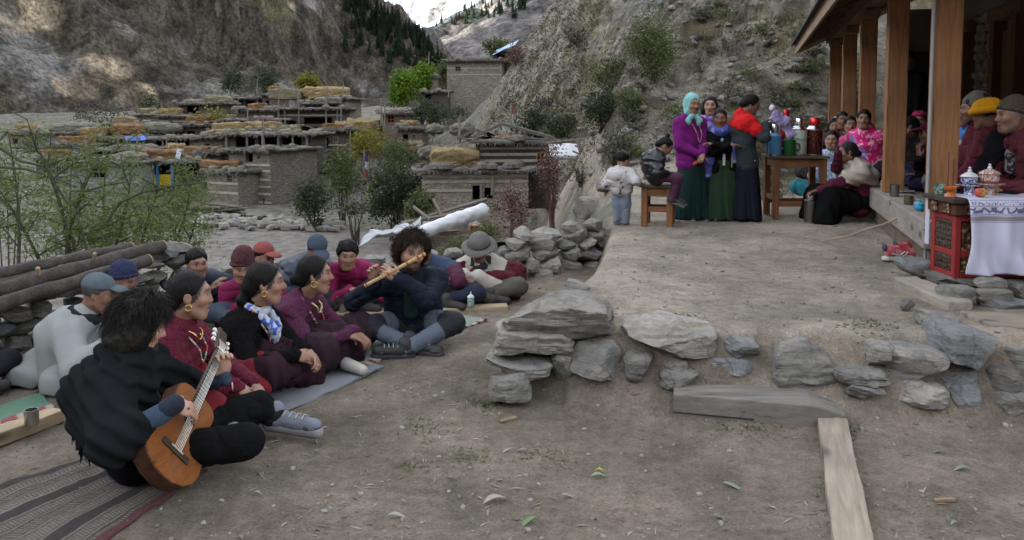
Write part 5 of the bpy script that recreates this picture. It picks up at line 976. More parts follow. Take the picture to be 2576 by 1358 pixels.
# logs
BARK = None
def bark():
    m, nt, b = _nodes('bark'); co = objco(nt); n = noise(nt, scaled(nt, co, (3, 3, 3)), 4, 6, .7, .5); n2 = noise(nt, scaled(nt, co, (20, 20, 20)), 3, 5, .7)
    c = mix(nt, ramp(nt, n, [(.35, 0), (.7, 1)]), (.03, .025, .022), (.11, .09, .075)); c = mix(nt, ramp(nt, n2, [(.3, .7), (.6, 0)]), c, (.03, .025, .02)); L(nt, c, b.inputs['Base Color']); b.inputs['Roughness'].default_value = .9
    bump(nt, b, n2, .8, .02); return m
BARK = bark(); CUT = wood((.33, .24, .15), .8, .6, 2, 2.)
for (x0, y0, Y0, x1, y1, Y1, r, lab) in [(-120, 712, 5.05, 328, 622, 6.25, .042, 'slim debarked log lying behind the other logs'), (-120, 762, 4.9, 408, 618, 6.35, .052, 'longest dark log on the wall, its pale end reaching farthest right'), (-120, 800, 4.75, 372, 655, 6.1, .048, 'lowest dark log on the wall behind the blue caps'), (-120, 740, 5.0, 250, 665, 5.9, .042, 'dark log in the middle of the stack')]:
    a, b = P(x0, y0, Y0), P(x1, y1, Y1); root = thing('log', lab, 'log', lerp(a, b, .5), 'logs stacked on the left wall'); n = 14; pts = [lerp(a, b, t / n) + V(0, 0, .004 * math.sin(t * 1.3 + x1)) for t in range(n + 1)]
    m = MB(); m.tube(pts, [r * (1 + .06 * math.sin(i * 2.1 + x1)) for i in range(n + 1)], 14); m.build('trunk', BARK, root, smooth='auto'); MB().tube([pts[-1] - nrm(b - a) * .002, pts[-1] + nrm(b - a) * .012], r * .93, 14).build('cut_end', CUT, root)
    if lab.startswith('longest'):
        for t in (.35, .62): MB().tube([lerp(a, b, t), lerp(a, b, t) + V(.03, -.05, .09)], [.02, .014], 7).build('branch_stub', CUT, root)
# timber
def timber(name, a, b, w, h, mat, label, cat='plank', up=UP, bev=.006, group=None, warp=.004):
    a, b = np.asarray(a, float), np.asarray(b, float); z = nrm(b - a); x = nrm(np.cross(up, z)); y = np.cross(z, x); n = 10; v = []; r = random.Random(label)
    ln = np.linalg.norm(b - a); c0 = lerp(a, b, .5)
    for i in range(n + 1):
        c = lerp(a, b, i / n); ww = w / 2 * (1 + r.uniform(-1, 1) * warp / w * 2)
        for sx, sy in ((-1, -1), (1, -1), (1, 1), (-1, 1)): v.append(c + x * sx * ww + y * sy * (h / 2 + r.uniform(-1, 1) * warp * .5))
    f = [(i * 4 + k, i * 4 + (k + 1) % 4, i * 4 + 4 + (k + 1) % 4, i * 4 + 4 + k) for i in range(n) for k in range(4)] + [(3, 2, 1, 0), tuple(n * 4 + k for k in range(4))]
    M_ = np.stack([x, y, z], 1); o = raw(name, (np.array(v) - c0) @ M_, f, mat); o.location = c0; o.rotation_euler = Matrix(M_.tolist()).to_euler(); m = o.modifiers.new('bevel', 'BEVEL'); m.width = bev; m.segments = 2; m.limit_method = 'ANGLE'; m.angle_limit = R(50)
    return tag(o, label, cat, group)
WG = wood((.27, .22, .17), .85, .6, 1, 1.2); WY = wood((.4, .31, .2), .75, .75, 2, 1.2); WD = wood((.2, .185, .165), .9, .6, 0, 1.); WP = wood((.31, .26, .205), .8, .7, 2, 1.)
a, b = G(2092, 1077), G(2150, 1420); timber('plank', a + V(-.0, 0, .035), b + V(.0, 0, .035), .145, .055, WP, 'pale plank lying on the courtyard ground pointing at the step', up=UP)
rock('stone_chip', a + V(.05, .02, .0), (.03, .03, .02), None, 5, STONE, tw, 1)
a, b = G(1692, 1052), G(2132, 1088); n_ = nrm(V(-(b - a)[1], (b - a)[0], 0)); st = thing('timber_step', 'thick weathered grey beam serving as step below the terrace wall', 'beam', lerp(a, b, .5))
v = []; ln = np.linalg.norm(b - a); d = nrm(b - a)
for t, s0, h0 in ((0, .0, .132), (.3, .005, .135), (.6, .0, .13), (.80, .0, .128), (.86, .01, .115), (.93, .03, .095), (1., .06, .07)):
    c = a + d * ln * t
    for y_, z_ in ((s0, -.03), (s0, h0), (.3, h0 + .012 if t < .85 else h0 - .0), (.3, -.03)): v.append(c + n_ * y_ + UP * z_)
m = raw('beam', v, [(i * 4 + k, i * 4 + (k + 1) % 4, i * 4 + 4 + (k + 1) % 4, i * 4 + 4 + k) for i in range(6) for k in range(4)] + [(3, 2, 1, 0), (24, 25, 26, 27)], WD, st); q = m.modifiers.new('bevel', 'BEVEL'); q.width = .008; q.segments = 2; q.limit_method = 'ANGLE'; q.angle_limit = R(40)
MB().beam(a + d * .0 - n_ * .0005 + UP * .035, a + d * .42 - n_ * .0005 + UP * .03, .004, .006).build('crack', solid((.02, .018, .016), .95), st)
timber('plank', P(846, 794, 6.62), P(1276, 776, 6.75), .13, .07, WY, 'long yellow plank on the ground in front of the seated men')
timber('plank', G(-40, 1128) + UP * .035, G(146, 1056) + UP * .03, .11, .07, WY, 'short pale plank at the left edge under the tin mug')
# rugs and mats
def mat_sheet(name, pts, mat, label, n=(40, 20), thick=.012, wave=.006, col=None, z=.012, border=None, seed=0):
    A, B, C, D = [np.asarray(p, float) for p in pts]; U, W = np.meshgrid(np.linspace(0, 1, n[0]), np.linspace(0, 1, n[1]), indexing='ij'); u, w = U.ravel()[:, None], W.ravel()[:, None]
    p = A * (1 - u) * (1 - w) + B * u * (1 - w) + C * u * w + D * (1 - u) * w; p[:, :2] += .012 * np.stack([fbm(p * 3, 2, seed + 3), fbm(p * 3, 2, seed + 8)], 1); p[:, 2] = H(p[:, 0], p[:, 1]) + z + wave * fbm(p * V(6, 6, 0), 2, seed) + wave * .5
    nn = n[0] * n[1]; q = p.copy(); q[:, 2] -= thick + .004; idx = np.arange(nn).reshape(n); F = np.stack([idx[:-1, :-1], idx[1:, :-1], idx[1:, 1:], idx[:-1, 1:]], -1).reshape(-1, 4)
    e = np.concatenate([idx[:, 0], idx[-1, 1:], idx[::-1, -1][1:], idx[0, ::-1][1:-1]]); e2 = np.roll(e, -1); side = np.stack([e, e + nn, e2 + nn, e2], 1)
    o = raw(name, np.concatenate([p, q]), np.concatenate([F, F[:, ::-1] + nn, side]), mat, loc=p.mean(0), smooth=True, col=None if col is None else np.concatenate([col(u[:, 0], w[:, 0], p)] * 2)); o.data.set_sharp_from_angle(angle=R(50)); return tag(o, label, 'mat')
RUGM = attr_mat('rug_weave', .95, .25, 60, .5, dist=.006)
def rugcol(u, w, p):
    s = w * 11; k = np.floor(s).astype(int); f = s - k; base = np.array([(.05, .042, .038), (.075, .066, .056), (.035, .03, .028), (.09, .08, .068)])[k % 4]
    zig = np.abs(((u * 60 + np.where(k % 2 == 0, f * 1.5, -f * 1.5)) % 1) - .5) > .3; c = np.where((zig & (k % 4 != 2) & (f > .2) & (f < .8))[:, None], V(.15, .135, .115), base); line = (f < .09); c = np.where(line[:, None], V(.17, .15, .13), c); c = np.where((w < .05)[:, None], V(.075, .03, .035), c); return c
mat_sheet('woven_rug', [G(205, 1400), G(520, 1195), G(330, 1120), G(-330, 1330)], RUGM, 'dark woven rug with narrow patterned stripes under the guitarist', (260, 150), .01, .006, rugcol, .01)
GREENM = attr_mat('mat_green', .85, .1, 25, .3)
def greencol(u, w, p): bl = ((np.floor(u * 34) % 2) == 0); bc = np.where(bl[:, None], V(.34, .3, .26), V(.11, .04, .035)); return np.where((w < .045)[:, None], bc, np.tile(V(.19, .235, .195), (len(u), 1)))
mat_sheet('green_mat', [G(905, 935), G(1226, 803), G(1060, 770), G(560, 870)], GREENM, 'pale green mat with striped brown edge under the flute player', (120, 60), .012, .01, greencol, .014)
mat_sheet('grey_mat', [G(705, 1048), G(968, 926), G(700, 860), G(330, 960)], solid((.19, .205, .225), .85, 0, .15, 12, .2), 'blue-grey foam mat under the three women', (50, 30), .008, .01, None, .01)
def leftcol(u, w, p): return np.where((w < .22)[:, None], np.where(((np.floor(u * 14) % 3) == 0)[:, None], V(.3, .26, .22), V(.22, .05, .06)), np.tile(V(.09, .17, .12), (len(u), 1)))
mat_sheet('green_mat', [G(135, 1026), G(-200, 1130), G(-200, 1080), G(100, 990)][::-1], GREENM, 'dark green mat with red edge at the left of the picture', (40, 30), .01, .006, lambda u, w, p: leftcol(u, 1 - w, p), .012)
# ------------------------------------------------------------------ guitar
def guitar():
    a, t = GB, GT; ax = nrm(t - a); n = nrm(V(.9, -.19, .40)); n = nrm(n - ax * (n @ ax)); c = np.cross(ax, n)          # c: across the soundboard
    L_ = np.linalg.norm(t - a); k = L_ / .98; Pq = lambda u, w, d=0.: a + ax * u * k + c * w * k + n * d * k
    root = thing('guitar', 'brown classical guitar with dark neck held by the player in the shawl', 'guitar', lerp(a, t, .3))
    half = [(0, .0), (.005, .06), (.03, .125), (.075, .17), (.13, .186), (.19, .178), (.25, .148), (.29, .128), (.33, .122), (.37, .128), (.41, .138), (.45, .134), (.475, .11), (.487, .07), (.49, 0)]
    out = half + [(u, -w) for u, w in half[-2:0:-1]]
    cut = [(u, (min(w, .035 + (u - .42) * 0) if (u > .425 and w < -10) else w)) for u, w in out]
    MB().prism(out, lambda u, w: Pq(u, w, -.09), lambda u, w: Pq(u, w, -.003)).build('body', wood((.075, .032, .016), .3, .6, 1, 1., False), root, bevel=.003)
    MB().prism([(u * .99 + .0025, w * .985) for u, w in out], lambda u, w: Pq(u, w, -.0025), lambda u, w: Pq(u, w, .002)).build('soundboard', wood((.2, .07, .02), .32, .75, 1, 1.5, False), root)
    circ = lambda u0, r, m=24: [(u0 + r * math.cos(2 * math.pi * i / m), r * math.sin(2 * math.pi * i / m)) for i in range(m)]
    MB().prism(circ(.335, .052), lambda u, w: Pq(u, w, .0022), lambda u, w: Pq(u, w, .003)).build('rosette', solid((.12, .05, .025), .4), root); MB().prism(circ(.335, .043), lambda u, w: Pq(u, w, .0032), lambda u, w: Pq(u, w, .0038)).build('sound_hole', solid((.008, .006, .005), .9), root)
    q = lambda u0, u1, w0, w1: [(u0, w0), (u1, w0), (u1, w1), (u0, w1)]
    br = MB().prism(q(.125, .155, -.09, .09), lambda u, w: Pq(u, w, .0022), lambda u, w: Pq(u, w, .012)).build('bridge', solid((.03, .018, .012), .5), root, bevel=.002)
    MB().prism(q(.143, .147, -.04, .04), lambda u, w: Pq(u, w, .012), lambda u, w: Pq(u, w, .017)).build('saddle', solid((.6, .58, .5), .4), br)
    MB().prism([(.37, -.031), (.80, -.026), (.80, .026), (.37, .031)], lambda u, w: Pq(u, w, .002), lambda u, w: Pq(u, w, .009)).build('fretboard', solid((.025, .018, .015), .4), root)
    fr = MB()
    for i in range(15): u = .80 - .655 * (1 - 2 ** (-(i + 1) / 12)); fr.prism(q(u - .0012, u + .0012, -.028, .028), lambda u, w: Pq(u, w, .009), lambda u, w: Pq(u, w, .0105))
    fr.build('frets', solid((.6, .58, .5), .3, 1.), root)
    MB().prism([(.48, -.029), (.80, -.026), (.80, .026), (.48, .029)], lambda u, w: Pq(u, w * .8, -.022), lambda u, w: Pq(u, w, .0018)).build('neck', wood((.1, .045, .022), .4, .7, 1, 1., False), root, bevel=.004)
    MB().prism(q(.8, .806, -.026, .026), lambda u, w: Pq(u, w, .002), lambda u, w: Pq(u, w, .012)).build('nut', solid((.7, .68, .6), .4), root)
    hdz = lambda u, d: d - (u - .806) * .28
    hs = MB().prism([(.806, -.028), (.84, -.037), (.98, -.034), (.985, -.015), (.975, 0), (.985, .015), (.98, .034), (.84, .037), (.806, .028)], lambda u, w: Pq(u, w, hdz(u, -.017)), lambda u, w: Pq(u, w, hdz(u, .003))).build('headstock', wood((.06, .028, .015), .35, .7, 1, 1., False), root, bevel=.002)
    for sd in (-1, 1):
        for u in (.852, .892, .932):
            MB().tube([Pq(u, sd * .034, hdz(u, -.008)), Pq(u, sd * .054, hdz(u, -.008))], .0028, 6).build('tuner_shaft', solid((.6, .6, .6), .25, 1.), hs); MB().tube([Pq(u, sd * .052, hdz(u, -.008)), Pq(u, sd * .066, hdz(u, -.008))], [.0095, .0085], 10).build('tuner_button', solid((.75, .75, .73), .3), hs)
        MB().prism([(.845, sd * .024), (.94, sd * .024), (.94, sd * .016), (.845, sd * .016)], lambda u, w: Pq(u, w, hdz(u, .0032)), lambda u, w: Pq(u, w, hdz(u, .0042))).build('tuner_slot', solid((.02, .015, .012), .8), hs)
    for i in range(6): w = (i - 2.5) * .0088; m = MB(); m.tube([Pq(.145, w, .017), Pq(.803, w * .85, .0125), Pq(.88, w * 1.1, hdz(.88, .006))], .0009 if i < 3 else .0012, 4); m.build('string', solid((.75, .72, .65), .3, .4), root)
    MB().box(Pq(.40, .137, -.045), (.012, .07, .055), np.stack([c, ax, n], 1)).build('preamp_panel', solid((.012, .012, .013), .35), root)
    # the side seen above the waist carries the black panel; add its tiny knobs
    for i in range(4): MB().tube([Pq(.375 + i * .014, .144, -.03), Pq(.375 + i * .014, .148, -.03)], .004, 8).build('knob', solid((.2, .2, .2), .4), root)
guitar()
# ------------------------------------------------------------------ veranda
def VL(t): return V(1.58 + .297 * t, t, 0)                      # the line of the posts
VD = nrm(V(.297, 1, 0)); VN = V(VD[1], -VD[0], 0)                 # along the veranda / into the building
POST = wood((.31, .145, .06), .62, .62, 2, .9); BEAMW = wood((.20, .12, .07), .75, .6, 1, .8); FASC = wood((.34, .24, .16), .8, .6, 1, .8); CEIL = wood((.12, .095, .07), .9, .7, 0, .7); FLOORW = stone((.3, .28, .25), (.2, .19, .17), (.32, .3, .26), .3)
ver = thing('veranda', 'timber veranda of the house with square wooden posts, right side', 'veranda', tuple(VL(10) + V(0, 0, .35)))
def slab(name, y0, y1, o0, o1, z0, z1, mat, parent=ver, bev=.0, **k):
    a, b = VL(y0), VL(y1); q = [a + VN * o0, b + VN * o0, b + VN * o1, a + VN * o1]; m = MB(); m.add([p + UP * z0 for p in q] + [p + UP * z1 for p in q], [(0, 1, 2, 3), (7, 6, 5, 4), (4, 5, 1, 0), (5, 6, 2, 1), (6, 7, 3, 2), (7, 4, 0, 3)]); return m.build(name, mat, parent, bevel=bev)
slab('floor', 6.42, 16.2, .17, 3.2, .2, .775, stone((.2, .18, .16), (.14, .13, .12), (.22, .2, .17), .3)); slab('floor_edge_beam', 6.4, 16.2, -.16, .165, .55, .78, wood((.30, .27, .24), .85, .7, 1, .8), bev=.012); slab('plinth', 6.45, 16.1, -.08, .16, .1, .545, stone((.22, .18, .14), (.16, .13, .1), (.25, .2, .16)))
YS = [6.62, 8.85, 11.05, 13.15, 15.35]
for y in YS:
    c = VL(y); m = MB(); r_ = np.stack([VN, VD, UP], 1); m.box(c + UP * (.781 + 1.09), (.2, .2, 2.18), r_); p = m.build('post', POST, ver, loc=c + UP * .78, bevel=.006)
    MB().box(c + UP * 2.98, (.2, .62, .12), r_, taper=-.0).build('post_bracket', BEAMW, p, bevel=.01)
MB().tube([VL(6.62) - VN * .118 - VD * .1 + UP * .3, VL(6.62) - VN * .118 - VD * .1 + UP * 3.0], .012, 10).build('drain_pipe', solid((.3, .31, .33), .5), ver, smooth='auto')
slab('eave_beam', 5.2, 16.3, -.1, .1, 3.045, 3.25, BEAMW, bev=.008)
# roof: boards on rafters, sloping out over the posts
def rp(y, o, dz=0): return VL(y) + VN * o + UP * (3.36 - .20 * (.1 - o) * -1 * -1 + .26 * o + dz)
def rslab(name, y0, y1, o0, o1, d0, d1, mat, parent=ver, bev=0.):
    q = [rp(y0, o0, d0), rp(y1, o0, d0), rp(y1, o1, d0), rp(y0, o1, d0), rp(y0, o0, d1), rp(y1, o0, d1), rp(y1, o1, d1), rp(y0, o1, d1)]; m = MB(); m.add(q, [(0, 1, 2, 3), (7, 6, 5, 4), (4, 5, 1, 0), (5, 6, 2, 1), (6, 7, 3, 2), (7, 4, 0, 3)]); return m.build(name, mat, parent, bevel=bev)
roof = rslab('roof', 4.6, 16.9, -.6, 3.6, .03, .06, solid((.09, .085, .08), .8, 0, .3, 3, .4))
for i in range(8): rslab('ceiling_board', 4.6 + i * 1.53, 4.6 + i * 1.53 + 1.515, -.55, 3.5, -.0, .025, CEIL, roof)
for i in range(14): y = 5. + i * .88; rslab('rafter', y, y + .08, -.55, 3.4, -.1, -.003, BEAMW, roof)
rslab('fascia', 4.6, 16.95, -.66, -.605, -.16, .05, FASC, roof, .006); rslab('roof_edge_slate', 4.6, 17., -.74, -.4, .062, .1, solid((.05, .052, .055), .9, 0, .4, 6, .4), roof)
rslab('gable_board', 16.9, 16.96, -.6, 3.6, -.16, .05, FASC, roof)
# back wall of coursed stone with door frames, end room
WALLST = stone((.42, .39, .34), (.25, .23, .2), (.45, .41, .34), 1.5, 1.4)
wl = thing('house', 'stone house wall with dark wooden door frames behind the veranda', 'house', tuple(VL(10) + VN * 2.1 + UP * .78)); rnd = random.Random(9)
slab('wall_core', 5., 16.1, 2.06, 2.4, .3, 3.9, solid((.22, .2, .18), .95), wl)
sm = {}
k = 0
for row in range(16):
    y = 9.6 + rnd.uniform(0, .3); z = .8 + row * .155
    while y < 15.4:
        w = rnd.uniform(.22, .55)
        if not any(d0 - .1 < y + w / 2 < d1 + .1 for d0, d1 in ((11.55, 12.6), (14.2, 14.9))):
            c = VL(y + w / 2) + VN * 2.05 + UP * (z + .075); p, f = rock_verts((w * .98, .12, .15), 1300 + k % 24, 1, 5); o = raw('stone', p @ np.stack([VD, VN, UP], 1).T + c, f, WALLST, wl, loc=c); k += 1
        y += w
for d0, d1 in ((6.6, 7.35), (8.3, 9.3), (11.6, 12.6), (14.25, 14.85)):
    slab('door_panel', d0, d1, 2.0, 2.05, .78, 2.85, wood((.22, .12, .06), .7, .6, 2, .7), wl)
    for e in (d0, d1): slab('door_post', e - .11, e + .11, 1.88, 2.06, .78, 3.0, wood((.17, .085, .04), .7, .6, 2, .7), wl, .006)
    slab('door_lintel', d0 - .25, d1 + .25, 1.88, 2.06, 3.0, 3.18, BEAMW, wl, .006)
slab('end_wall', 15.7, 15.95, 1.05, 2.4, .78, 3.6, solid((.14, .12, .1), .95, 0, .3, 3, .4), wl); slab('end_door', 15.66, 15.7, 1.3, 1.9, .78, 2.8, solid((.015, .013, .012), .9), wl); slab('end_door_frame', 15.62, 15.72, 1.18, 1.3, .78, 2.9, wood((.17, .085, .04), .7, .6, 2, .7), wl)
# ------------------------------------------------------------------ furniture
FURN = wood((.23, .10, .042), .55, .6, 2, 1.2); FTOP = wood((.12, .085, .06), .6, .6, 0, 1.2)
def leg_table(name, label, cat, c, w, d, h, lw, rz, top_t=.03, rails=True, brace=.18, skew=0.):
    root = thing(name, label, cat, c); R_ = rotz(rz); c = np.asarray(c, float); at = lambda x, y, z: c + R_ @ V(x, y, z)
    MB().box(at(0, 0, h - top_t / 2), (w + .05, d + .05, top_t), R_).build('table_top' if 'table' in name else 'seat', FTOP, root, loc=at(0, 0, h), bevel=.004)
    for x in (-1, 1):
        for y in (-1, 1): MB().box(at(x * (w - lw) / 2, y * (d - lw) / 2, (h - top_t) / 2 - .003), (lw, lw, h - top_t - .006), R_).build('leg', FURN, root, loc=at(x * w / 2, y * d / 2, 0), bevel=.004)
    for y in (-1, 1): MB().box(at(0, y * (d / 2 - lw / 2), h - top_t - .055), (w - 2 * lw, lw * .5, .1), R_).build('apron', wood((.23, .10, .042), .55, .6, 0, 1.2), root, bevel=.003); MB().box(at(0, y * (d / 2 - lw / 2), brace), (w - 2 * lw, lw * .5, .06), R_).build('stretcher', wood((.23, .10, .042), .55, .6, 0, 1.2), root, bevel=.003)
    for x in (-1, 1): MB().box(at(x * (w / 2 - lw / 2), 0, h - top_t - .055), (lw * .5, d - 2 * lw, .1), R_).build('apron', wood((.23, .10, .042), .55, .6, 1, 1.2), root, bevel=.003); MB().box(at(x * (w / 2 - lw / 2), 0, brace + .07), (lw * .5, d - 2 * lw, .06), R_).build('stretcher', wood((.23, .10, .042), .55, .6, 1, 1.2), root, bevel=.003)
    return at
tz = gz(3.35, 9.3); tc = G(1995, 545, TZ); tc[2] = gz(tc[0], tc[1]) - .005
TBL = P(1992, 390, tc[1])[2] - tc[2]; tat = leg_table('tea_table', 'brown wooden table on the terrace crowded with thermos flasks', 'table', tc, .64, .52, TBL, .075, R(-4))
sc0 = G(1655, 565, TZ); sc0[2] = gz(sc0[0], sc0[1]) - .005
leg_table('stool', 'brown wooden stool on the terrace with the child on it', 'stool', sc0, .36, .36, P(1650, 462, sc0[1])[2] - sc0[2], .07, R(-16), brace=.2)
# ------------------------------------------------------------------ flasks and crockery
CH = solid((.62, .62, .64), .22, 1., .1); 
def flask(label, c, r, h, body, shoulder=None, capm=None, handle=None, capr=.55, caph=.22, name='thermos_flask', cat='thermos', band=None, floral=False):
    root = thing(name, label, cat, c); c = np.asarray(c, float); capm = capm or CH; shoulder = shoulder or CH; hb = h * (1 - caph - .12)
    bd = MB().lathe(c, [(r * .93, 0), (r, .012), (r, hb * .5), (r, hb)], 24).build('body', body, root, smooth='auto')
    MB().lathe(c, [(r * 1.01, hb + .001), (r * 1.01, hb + .015), (r * .8, hb + h * .08), (capr * r * 1.02, hb + h * .12)], 24).build('shoulder', shoulder, root, smooth='auto')
    MB().lathe(c, [(capr * r, hb + h * .12 + .001), (capr * r, h - .012), (capr * r * .85, h)], 20).build('cap', capm, root, smooth='auto'); MB().lathe(c, [(r * 1.02, .0), (r * 1.02, .014)], 24).build('base_ring', CH if band is None else band, root, smooth='auto')
    if handle: m = MB(); m.tube([c + V(r * .9, 0, hb * .9) if False else c + V(r, 0, hb * .85), c + V(r + .05, 0, hb * .8), c + V(r + .055, 0, hb * .45), c + V(r, 0, hb * .35)], .009, 8); m.build('handle', handle, root, smooth='auto')
    return root
top = tc[2] + TBL + .002
def on_table(vx, vy): p = G(vx, vy, top); return V(p[0], p[1], top)
def hpx(n, Y): return n * Y / FPX
def tp(vx, dy): c = tat((vx - 1992) / 145 * .64, dy, 0); return V(P(vx, 380, c[1])[0], c[1], top)
c = tp(1948, -.15); flask('sky blue plastic jug with chrome flask neck at the left front of the table', c, hpx(16, c[1]), hpx(80, c[1]), solid((.09, .28, .5), .35), solid((.1, .3, .52), .35), None, solid((.07, .24, .45), .35), .62, .3, 'jug', 'jug')
c = tp(1943, .02); flask('blue flask with stepped chrome cap behind the sky blue jug', c, hpx(18, c[1]), hpx(92, c[1]), solid((.04, .09, .2), .3), None, None, None, .6, .35)
c = tp(1974, .12); flask('slim shiny red flask with silver top in the back row', c, hpx(13, c[1]), hpx(112, c[1]), solid((.42, .01, .012), .2, .3), solid((.42, .01, .012), .2, .3), solid((.42, .01, .012), .2, .3), None, .6, .25)
c = tp(1984, -.13); flask('small green plastic jug with handle in front of the red flask', c, hpx(16, c[1]), hpx(46, c[1]), solid((.012, .12, .03), .4), solid((.012, .12, .03), .4), solid((.012, .14, .035), .4), solid((.012, .1, .03), .4), .7, .1, 'jug', 'jug', solid((.012, .1, .03), .4))
c = tp(2008, -.02); fw_ = flask('pale white flask with wire handle and silver cap', c, hpx(20, c[1]), hpx(92, c[1]), solid((.5, .56, .5), .35), None, None, None, .5, .2); m = MB(); r_ = hpx(20, c[1]); m.tube([c + V(-r_ * 1.02, 0, .27), c + V(-r_ * .9, -r_ * .85, .22), c + V(0, -r_ * 1.25, .19), c + V(r_ * .9, -r_ * .85, .22), c + V(r_ * 1.02, 0, .27)], .004, 6); m.build('wire_handle', solid((.1, .1, .1), .4), fw_)
c = tp(2047, .0)
def redp():
    m, nt, b = _nodes('red_floral'); co = objco(nt); v = N(nt, 'TexVoronoi', Scale=38.); L(nt, co, v.inputs['Vector']); L(nt, mix(nt, ramp(nt, v.outputs[0], [(.2, 1), (.35, 0)]), (.045, .008, .008), (.3, .05, .03)), b.inputs['Base Color']); b.inputs['Roughness'].default_value = .22; return m
flask('dark red floral flask with shiny red cap at the right end of the table', c, hpx(20, c[1]), hpx(94, c[1]), redp(), None, solid((.45, .012, .015), .18, .4), None, .62, .22)
# purple plastic bag held up over the table
b0 = thing('plastic_bag', 'crumpled lilac plastic bag of cups held above the flasks', 'bag', P(1955, 295, 9.62)); s = S(); q = P(1955, 295, 9.62); s.box(q + V(.02, 0, -.02), (.1, .012, .06), np.array(Matrix.Rotation(R(30), 3, 'Y')), .012); s.box(q + V(.13, .03, -.14), (.05, .01, .1), np.array(Matrix.Rotation(R(-35), 3, 'Y')), .01); s.noise(.016, (13, 13, 13), 4, 3); s.build('film', solid((.33, .28, .52), .3, 0, .4, 14), b0, .009); s = S(); s.ell(q + V(-.07, 0, .11), (.035, .03, .04)); s.noise(.01, (25, 25, 25)); s.build('cup_stack', solid((.55, .5, .55), .5), b0, .009)
c = G(2037, 562, TZ); c[2] = gz(c[0], c[1]); SF = flask('brushed steel flask standing on the ground beside the woman in the cream shawl', c, hpx(15, c[1]), hpx(72, c[1]), solid((.22, .21, .2), .35, 1.), solid((.2, .19, .18), .35, 1.), solid((.35, .34, .33), .3, 1.), None, .75, .12)
def mug(label, c, r, h, mat, lid=None, hand=True, name='mug', cat='mug', ang=0., prof=None, handm=None):
    root = thing(name, label, cat, c); c = np.asarray(c, float); t = .004
    MB().lathe(c, prof or [(r * .92, 0), (r, .01), (r, h), (r - t, h), (r - t, .012)], 22).build('cup', mat, root, smooth='auto')
    if hand: d = V(math.cos(ang), math.sin(ang), 0); m = MB(); m.tube([c + d * r * .97 + UP * h * .8, c + d * (r + .026) + UP * h * .75, c + d * (r + .028) + UP * h * .35, c + d * r * .97 + UP * h * .22], .0042, 7); m.build('handle', handm or mat, root, smooth='auto')
    if lid: MB().lathe(c + UP * (h + .001), [(r * 1.06, 0), (r * 1.04, .006), (r * .6, .02), (r * .2, .028), (r * .25, .036), (.003, .048)], 20).build('lid', lid, root, smooth='auto')
    return root
STL = solid((.45, .44, .43), .3, 1., .15)
def speck(c1, c2, sc=60):
    m, nt, b = _nodes('printed_ceramic'); co = objco(nt); L(nt, mix(nt, ramp(nt, noise(nt, co, sc, 3, .6, 1.), [(.48, 0), (.53, 1)]), c1, c2), b.inputs['Base Color']); b.inputs['Roughness'].default_value = .25; return m
zt = .07 + .005; z_ = P(1184, 770, 6.66)
mug('lidded porcelain cup with green pattern on the yellow plank', z_, .028, .075, speck((.42, .5, .46), (.06, .2, .16), 90), solid((.5, .58, .55), .3), False, 'lidded_cup', 'cup')
mug('steel tumbler at the left end of the yellow plank', P(860, 784, 6.6), .032, .07, STL, None, True)
mug('tin mug standing on the short plank at the left edge', G(80, 1066, .072), .034, .075, STL, None, True, ang=2.6)
def ve(vx, off=-.06): # a spot on the veranda's edge beam
    best = min(np.linspace(6.5, 11, 400), key=lambda y: abs(CX + FPX * (VL(y) + VN * off)[0] / (VL(y) + VN * off)[1] - vx)); p = VL(best) + VN * off; return V(p[0], p[1], .7825)
mug('orange patterned lidded mug on the veranda edge next to the second post', ve(2228), .042, .1, speck((.5, .42, .32), (.42, .09, .02), 80), solid((.45, .16, .05), .35), True, ang=-.4)
mug('tall steel mug on the veranda edge behind the orange one', ve(2254), .045, .125, solid((.3, .31, .32), .35, 1.), None, True, ang=-.5)
mug('dull brown metal mug on the veranda edge near the white pipe', ve(2290), .042, .085, solid((.2, .17, .13), .4, .8), None, True, ang=.3)
mug('small turquoise sugar pot with lid on the veranda edge', ve(2318), .042, .055, solid((.03, .3, .5), .3), solid((.04, .33, .53), .3), True, 'pot', 'pot', .2, [(.025, 0), (.042, .02), (.044, .04), (.036, .055)])
p = thing('plate', 'white plate with food lying on the veranda behind the mugs', 'plate', ve(2275, .1)); MB().lathe(ve(2275, .1), [(.06, 0), (.12, .018), (.118, .022), (.06, .005)], 24).build('dish', solid((.5, .5, .5), .3), p, smooth='auto')
mug('red toy-like plastic pot behind the steel mug on the veranda', ve(2260, .2), .03, .06, solid((.4, .02, .03), .35), solid((.4, .02, .03), .35), False, 'pot', 'pot')
